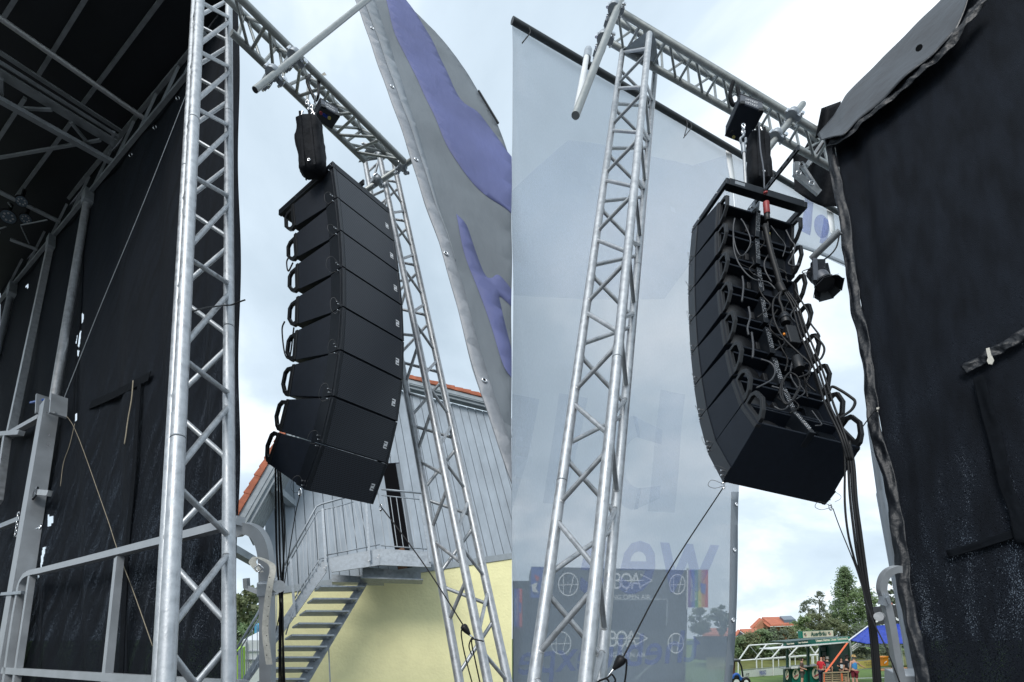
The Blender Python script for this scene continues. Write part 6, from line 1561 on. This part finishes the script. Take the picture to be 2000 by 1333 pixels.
# blue canopy and sign
bc = thing('market_canopy', 'blue tarpaulin canopy on white poles right of the beer kiosk', 'canopy', P(1730, 1330, 33))
def cfn2(s, t):
    a = (lerp(1659, 1694, t), lerp(1250.5, 1224.5, t)); b = (lerp(1800, 1800, t), lerp(1252, 1214, t))
    u, v = lerp(a[0], b[0], s), lerp(a[1], b[1], s) + 7.5 * math.sin(min(1, s * 2.2) * math.pi * .7) * (1 - t) ** 2
    return P(u, v, lerp(31.5, 35, t) + .08 * math.sin(s * 40 + t * 5) + .05 * math.sin(s * 91))
link('tarpaulin', sheet(cfn2, 50, 16, .01, -FW), 'canopy_blue', None, bc)
fl(bc, 'edge_pole', (1658, 1251), (1695, 1223.5), 31.4, .04, d2=34.8)
fl(bc, 'leg', (1660, 1252), (1669, 1340), 31.4, .05, 'alu_plate')
for a, b in (((1663, 1265), (1674, 1257.5)), ((1664, 1268), (1678, 1258)), ((1664.5, 1272), (1682, 1259)), ((1712, 1257), (1730, 1268)), ((1722, 1257), (1740, 1268)), ((1744, 1256), (1756, 1265)), ((1680, 1264), (1730, 1261)), ((1756, 1255), (1757, 1318)), ((1759, 1262), (1764, 1300))): fl(bc, 'strut', a, b, 33.5, .045)
sn = thing('hanging_sign', 'dark grey sign with white letters above the blue canopy', 'sign', P(1745, 1216, 36))
fquad(sn, 'panel', [(1702, 1186), (1800, 1178), (1800, 1214), (1702, 1222)], 36, 'sign_dark', .1)
gx = P(1800, 1214, 36) - P(1702, 1222, 36)
text_on(sn, 'C', P(1702.5, 1217, 35.9), gx, Vector((0, 0, 1)), .5, 1.02, 'white_paint'); text_on(sn, 'SS', P(1737.5, 1214.4, 35.9), gx, Vector((0, 0, 1)), .88, .92, 'white_paint', bold=.01)
fl(sn, 'tent_leg', (1735, 1186), (1741, 1178), 35.9, .04)
def strap(lb, a, b, d0, d1, r=.035):
    t = thing('tie_strap', lb, 'strap', P(*b, d1), 'orange straps on the festival ground'); p, q = P(*a, d0), P(*b, d1); link('webbing', strip([p, q], RT, r * 2, .01, FW), 'orange_strap', None, t); tube(t, 'end_hook', q, q + (q - p).normalized() * .08, .02, 'steel_zinc', 6)
strap('orange strap slanting from the canopy corner to the wooden crate', (1655, 1256), (1611, 1315), 31.3, 30.2, .06); strap('orange strap hanging in front of the dark sign', (1741, 1178), (1741, 1241), 35, 33, .05)
# crates and benches
cf = thing('pallet_crate', 'low wooden pallet crate standing in front of the people', 'crate', P(1632, 1340, 30))
for u in (1609, 1626, 1643, 1657): fquad(cf, 'upright', [(u - 1, 1314), (u + 1, 1313.4), (u + 1, 1345), (u - 1, 1345)], 29.8, 'wood_crate', .05)
fquad(cf, 'top_rail', [(1608, 1313.5), (1658, 1311.5), (1658, 1314), (1608, 1316)], 29.75, 'wood_crate', .04)
for i in range(6): fquad(cf, 'slat', [(1609, 1318.5 + i * 4.2), (1657, 1317 + i * 4.2), (1657, 1319.4 + i * 4.2), (1609, 1321 + i * 4.2)], 29.9, 'wood_crate', .03)
fquad(cf, 'orange_tape', [(1609, 1316), (1611, 1316), (1611, 1345), (1609, 1345)], 29.7, 'orange_strap', .02); fquad(cf, 'orange_tape', [(1643, 1316), (1645.5, 1316), (1646.5, 1331), (1644, 1331)], 29.7, 'orange_strap', .02)
bt = thing('beer_table', 'orange brown beer table beyond the rail hoop', 'table', P(1750, 1330, 31))
fquad(bt, 'table_top', [(1722, 1309), (1780, 1304.5), (1780, 1306.4), (1722, 1311)], 31, 'wood_bench', .7)
for u in (1733, 1745, 1765, 1772): fl(bt, 'leg', (u, 1309), (u + 2, 1330), 31.3, .03, 'alu_plate')
for k_, (u0, u1, m, lb) in enumerate(((1716, 1727, 'red_box', 'red cool box in front of the yellow board'), (1724.5, 1735, 'orange_box', 'orange box beside the red cool box'))):
    t = thing('cool_box', lb, 'box', P((u0 + u1) / 2, 1300, 39)); fquad(t, 'body', [(u0, 1285), (u1, 1283.5), (u1, 1300), (u0, 1301)], 39 - k_ * .5, m, .6); fquad(t, 'lid', [(u0 - .3, 1283.6), (u1 + .3, 1282), (u1 + .3, 1284), (u0 - .3, 1285.6)], 38.9 - k_ * .5, m, .7)
    fquad(t, 'white_mark', [(u0 + 3, 1294), (u1 - 3, 1291), (u1 - 3, 1293), (u0 + 3, 1297)], 38.85 - k_ * .5, 'white_paint', .02)
me = prism([P(1640, 1325.5, 35), P(1740, 1323, 36), P(1740, 1323.6, 35.8), P(1640, 1326.2, 34.8)], Vector((0, 0, -.02))); o = link('pitch_line', me, 'white_paint'); o['kind'] = 'structure'
# small blue tractor at the banner edge
tr = thing('compact_tractor', 'small blue tractor with dark cab roof partly hidden by the mesh banner', 'tractor', P(1440, 1338, 30))
fquad(tr, 'cab_roof', [(1428, 1288.5), (1446.5, 1288), (1446, 1290.6), (1428, 1291.5)], 30, 'cl_grey', .9); fquad(tr, 'roof_trim', [(1428, 1290.8), (1447, 1290), (1446, 1293), (1428, 1293.4)], 29.95, 'plastic_black', 1)
link('cab_pillar', sweep([P(u, v, 30) for u, v in ((1443, 1292), (1448, 1303), (1451, 1322))], .05, 6), 'plastic_black', None, tr)
fquad(tr, 'cab_rear', [(1430, 1293), (1436, 1293), (1436, 1322), (1430, 1322)], 30.4, 'carton', .1)
fquad(tr, 'hood', [(1431, 1322), (1452, 1324), (1464, 1330), (1464, 1345), (1431, 1345)], 29.8, 'blue_plastic', .7)
for u, r_ in ((1438, .38), (1457, .28)):
    c = P(u, 1332, 29.6); link('wheel', torus_mesh(r_ * .7, r_ * .28, 18, 8), 'rubber', Matrix.Translation(c) @ frame_z(FW), tr); tube(tr, 'wheel_rim', c - FW * .05, c + FW * .05, r_ * .45, 'white_paint', 14)
link('fender', sweep([P(u, v, 29.5) for u, v in ((1430, 1326), (1434, 1319), (1440, 1317), (1445, 1322), (1447, 1329))], .07, 6), 'blue_plastic', None, tr)
# ------------------------------------------------------------------ people
def skin_mesh(verts, edges, radii, sub=1):
    me = bpy.data.meshes.new('figure'); me.from_pydata(verts, edges, []); o = bpy.data.objects.new('figure_tmp', me); COL.objects.link(o)
    md = o.modifiers.new('s', 'SKIN'); sv = me.skin_vertices[0].data
    for i, r in enumerate(radii): sv[i].radius = (r, r) if not isinstance(r, tuple) else r
    sv[0].use_root = True; md.use_smooth_shade = True
    ss = o.modifiers.new('u', 'SUBSURF'); ss.levels = sub; ss.render_levels = sub
    dg = bpy.context.evaluated_depsgraph_get(); r = bpy.data.meshes.new_from_object(o.evaluated_get(dg)); bpy.data.objects.remove(o); bpy.data.meshes.remove(me)
    r.materials.clear(); return r
def person(label, u, vfeet, d, hgt, face, top, bottom, hair='hair_dark', arms=('down', 'down'), hat=None, sleeveless=False, bald=False, shoes='cl_black', long_legs=False, sit=False, printed=None):
    b = P(u, vfeet, d); t = thing('person', label, 'person', b, 'people around the beer kiosk'); s = hgt / 1.75
    M = Matrix.Translation(b) @ frame_z(UPF, None) @ Matrix.Rotation(face, 4, 'Z') @ Matrix.Scale(s, 4)
    def arm(sd, mode):
        if mode == 'down': return [(sd * .20, 0, 1.42), (sd * .25, .02, 1.14), (sd * .25, -.05, .89)]
        if mode == 'bent': return [(sd * .20, 0, 1.42), (sd * .26, .06, 1.14), (sd * .12, -.20, 1.08)]
        if mode == 'out': return [(sd * .20, 0, 1.42), (sd * .42, -.05, 1.26), (sd * .68, -.10, 1.20)]
        return [(sd * .20, 0, 1.42), (sd * .24, -.14, 1.20), (sd * .16, -.38, 1.20)]
    V = [(0, 0, .96), (0, 0, 1.12), (0, .01, 1.32), (0, .01, 1.46), (0, 0, 1.55), (0, -.015, 1.66), (0, -.005, 1.73)]
    E_ = [(0, 1), (1, 2), (2, 3), (3, 4), (4, 5), (5, 6)]; Rr = [(.15, .11), (.14, .10), (.165, .115), (.09, .08), (.052, .055), (.075, .095), (.06, .075)]
    for sd, md in ((-1, arms[0]), (1, arms[1])):
        i0 = len(V); pa_ = arm(sd, md); V += pa_ + [tuple(lerp(Vector(pa_[1]), Vector(pa_[2]), 1.28))]; E_ += [(2, i0), (i0, i0 + 1), (i0 + 1, i0 + 2), (i0 + 2, i0 + 3)]; Rr += [.058, .045, .032, .03]
        j = len(V); V += [(sd * .10, 0, .90), (sd * .11, -.01, .50), (sd * .12, .02, .08), (sd * .13, -.14, .03)]; E_ += [(0, j), (j, j + 1), (j + 1, j + 2), (j + 2, j + 3)]; Rr += [.095, .062, .045, .04]
    link('body', skin_mesh(V, E_, Rr), 'skin', M, t)
    Vs = [(0, 0, .92), (0, 0, 1.12), (0, .01, 1.32), (0, .01, 1.45)]; Es = [(0, 1), (1, 2), (2, 3)]; Rs = [(.17, .13), (.165, .125), (.185, .135), (.10, .09)]
    if not sleeveless:
        for sd, md in ((-1, arms[0]), (1, arms[1])):
            i0 = len(Vs); pa_ = arm(sd, md); Vs += [pa_[0], tuple(lerp(Vector(pa_[0]), Vector(pa_[1]), .85))]; Es += [(2, i0), (i0, i0 + 1)]; Rs += [.075, .068]
    link('shirt', skin_mesh(Vs, Es, Rs), top, M, t)
    lo = .12 if long_legs else .50
    Vp = [(0, 0, .95)]; Ep = []; Rp = [(.165, .125)]
    for sd in (-1, 1):
        j = len(Vp); Vp += [(sd * .10, 0, .86), (sd * .115, -.01, lo)]; Ep += [(0, j), (j, j + 1)]; Rp += [.11, .088 if not long_legs else .065]
    link('trousers', skin_mesh(Vp, Ep, Rp), bottom, M, t)
    if not bald: link('hair', skin_mesh([(0, .02, 1.68), (0, .01, 1.76), (0, .05, 1.60)], [(0, 1), (0, 2)], [(.088, .098), (.06, .07), (.06, .05)]), hair, M, t)
    for sd in (-1, 1): mbox(t, 'shoe', M @ Matrix.Translation((sd * .125, -.05, 0)), -.05, .05, -.15, .10, 0, .08, shoes, .02)
    if hat == 'straw':
        hh = link('hat', mesh_hat(.19, .10), 'straw', M @ Matrix.Translation((0, 0, 1.70)), t)
    if hat == 'cap':
        link('cap', mesh_hat(.112, .095), 'cl_black', M @ Matrix.Translation((0, 0, 1.70)), t)
    if printed:
        mbox(t, 'shirt_print', M, -.09, .09, .135 if printed > 0 else -.142, .142 if printed > 0 else -.135, 1.10, 1.34, 'cl_grey' if printed > 0 else 'white_print', .0)
    return t
def mesh_hat(R1, r1):
    prof = [(R1, 0), (r1 + .01, .012), (r1, .05), (r1 * .85, .105), (r1 * .3, .12), (0.001, .12)]; n = 14; v, f = [], []
    for r, z in prof:
        for i in range(n): a = 2 * math.pi * i / n; v.append((r * math.cos(a), r * 1.15 * math.sin(a), z))
    for j in range(len(prof) - 1):
        for i in range(n): f.append((j * n + i, j * n + (i + 1) % n, (j + 1) * n + (i + 1) % n, (j + 1) * n + i))
    return fix(mesh_new('hat', v, f, True))
def ppl(px_h, d): return px_h / 1000 * d / .97
person('person in a brown shirt looking down at a phone by the kiosk counter', 1567, 1342, 31.5, 1.72, R_(55), 'cl_brown', 'cl_greybrown', 'hair_dark', ('bent', 'bent'), shoes='cl_grey')
person('bald person in a red shirt standing at the kiosk', 1605.5, 1340, 31.8, 1.74, R_(120), 'cl_red', 'cl_navy', bald=True, arms=('down', 'down'), long_legs=True)
person('dark haired person in black behind the bald person', 1611, 1338, 33.0, 1.78, R_(-30), 'cl_black', 'cl_black', 'hair_dark', long_legs=True)
person('grey haired person in a black shirt with a white print', 1617.5, 1341, 31.6, 1.76, R_(160), 'cl_black', 'cl_black', 'hair_grey', long_legs=True, printed=1)
person('person in a black shirt reaching forward under the kiosk roof', 1645, 1340, 32.2, 1.68, R_(-20), 'cl_black', 'cl_black', 'hair_dark', ('fwd', 'bent'), long_legs=True, printed=-1)
person('person in black with a cap seen from behind', 1656, 1343, 31.4, 1.88, R_(200), 'cl_black', 'cl_black', 'hair_dark', hat='cap', printed=1)
person('person in a blue vest with straw hat and dark red shorts', 1670.5, 1344, 30.6, 1.84, R_(185), 'cl_blue', 'cl_maroon', 'hair_grey', ('out', 'down'), hat='straw', sleeveless=True)
person('grey clothed person at the beer table beyond the rail hoop', 1751, 1330, 34, 1.70, R_(100), 'cl_grey', 'cl_navy', 'hair_grey', long_legs=True)
# ------------------------------------------------------------------ far stage seen through the mesh banner
fs = thing('far_stage', 'dark festival stage front with white logos seen through the mesh banner', 'stage', P(1200, 1335, 28))
fquad(fs, 'front', [(1038, 1107), (1345, 1114), (1338, 1345), (1030, 1345)], 28, 'stage_far', 4)
fquad(fs, 'side_block', [(1001, 1135), (1036, 1135), (1034, 1345), (1001, 1345)], 28.3, 'stage_far', 4)
fquad(fs, 'opening_frame', [(1190, 1171), (1304, 1169.5), (1304, 1172), (1190, 1173.5)], 27.95, 'alu_plate', .1); fquad(fs, 'opening_frame', [(1302, 1171), (1304.5, 1171), (1303, 1222), (1301, 1222)], 27.95, 'alu_plate', .1)
fquad(fs, 'opening', [(1185, 1174), (1301, 1173), (1300, 1230), (1183, 1230)], 27.98, 'dark_inside', .05)
fquad(fs, 'loading_ramp', [(1240, 1326), (1280, 1290), (1282, 1291.5), (1243, 1328)], 27.6, 'alu_dark', .1)
for k_, (v0, sc) in enumerate(((1150, 1.0), (1263, 1.0))):
    du = -9 * k_
    me_ = text_on(fs, 'BOA', P(1199 + du, v0 + 1, 27.9), RT, -DN, 1.50, .90, 'far_print', spacing=.72, off=.02)
    for a, b in (((1190, 1135), (1258, 1134)), ((1251, 1122), (1274, 1134)), ((1274, 1134), (1252, 1146)), ((1222, 1157), (1242, 1120))):
        bar(fs, 'logo_stroke', P(a[0] + du, a[1] + (v0 - 1150), 27.85), P(b[0] + du, b[1] + (v0 - 1150), 27.85), .055, .02, 'far_print', FW)
    text_on(fs, 'RING OPEN AIR', P(1186 + du, v0 + 21, 27.9), RT, -DN, 2.35, .26, 'far_print', off=.02)
    for cu_, w_, h_ in ((1323 - 3 * k_, 15, 19), (1110 - 14 * k_, 19, 22)):
        cv_ = v0 - 8 + 2 * k_; c = P(cu_, cv_, 27.85); Mr = Matrix.Translation(c) @ frame_z(FW) @ Matrix.Diagonal((1, h_ / w_, 1, 1))
        ring = torus_mesh(w_ / 1000 * 28, .03, 24, 6); link('round_logo', ring, 'far_print', Mr, fs)
        for a, b in (((-.95, .05), (.95, 0)), ((.55, -.75), (.15, .8)), ((-.5, -.85), (-.5, .85))):
            bar(fs, 'logo_stroke', P(cu_ + a[0] * w_, cv_ + a[1] * h_, 27.85), P(cu_ + b[0] * w_, cv_ + b[1] * h_, 27.85), .04, .02, 'far_print', FW)
def flag(lb, u0, u1, v0, v1, d, order):
    t = thing('rainbow_flag', lb, 'flag', P(u0, v1, d), 'rainbow flags on the far stage')
    n = len(order)
    for i, m in enumerate(order):
        a, b = lerp(u0, u1, i / n), lerp(u0, u1, (i + 1) / n); fquad(t, 'stripe', [(a, v0), (b, v0), (b, v1), (a, v1)], d, m, .02)
    fquad(t, 'figure', [(lerp(u0, u1, .62), lerp(v0, v1, .35)), (lerp(u0, u1, .9), lerp(v0, v1, .38)), (lerp(u0, u1, .85), lerp(v0, v1, .65)), (lerp(u0, u1, .65), lerp(v0, v1, .6))], d - .04, 'flag_blue', .02)
    a_ = P(lerp(u0, u1, .30), lerp(v0, v1, .16), d - .05)
    text_on(t, 'KEIN BOCK', a_, DN, RT, (v1 - v0) / 1000 * d * .66, (u1 - u0) / 1000 * d * .13, 'far_print', off=.02)
    text_on(t, 'AUF NAZIS', P(lerp(u0, u1, .12), lerp(v0, v1, .24), d - .05), DN, RT, (v1 - v0) / 1000 * d * .6, (u1 - u0) / 1000 * d * .12, 'far_print', off=.02)
    return t
flag('rainbow flag on a white pole at the right end of the far stage', 1344, 1383, 1113, 1187, 27.4, ['flag_violet', 'flag_blue', 'flag_green', 'flag_yellow', 'flag_orange', 'flag_red'])
flag('rainbow flag on the side block of the far stage at the picture seam', 1004, 1020, 1150, 1225, 27.6, ['flag_blue', 'flag_violet', 'flag_red'])
pl_ = thing('flag_pole', 'thin white pole beside the rainbow flag on the far stage', 'pole', P(1341, 1190, 27.4)); tube(pl_, 'pole', P(1342, 1190, 27.4), P(1343, 1112, 27.4), .04, 'white_paint', 8); tube(pl_, 'finial', P(1343, 1112, 27.4), P(1343, 1110, 27.4), .07, 'alu_worn', 8)
ps = thing('poster_panel', 'blue poster with a pale claw and red bolts on the far stage', 'poster', P(1054, 1160, 27.7))
fquad(ps, 'sheet', [(1038, 1108), (1062, 1108), (1058, 1168), (1036, 1168)], 27.7, 'flag_blue', .05)
fquad(ps, 'red_bolt', [(1043, 1122), (1054, 1128), (1050, 1133), (1058, 1130), (1048, 1136)], 27.6, 'flag_red', .02); fquad(ps, 'pale_claw', [(1038, 1142), (1050, 1138), (1047, 1150), (1052, 1158), (1040, 1156)], 27.6, 'far_print', .02)
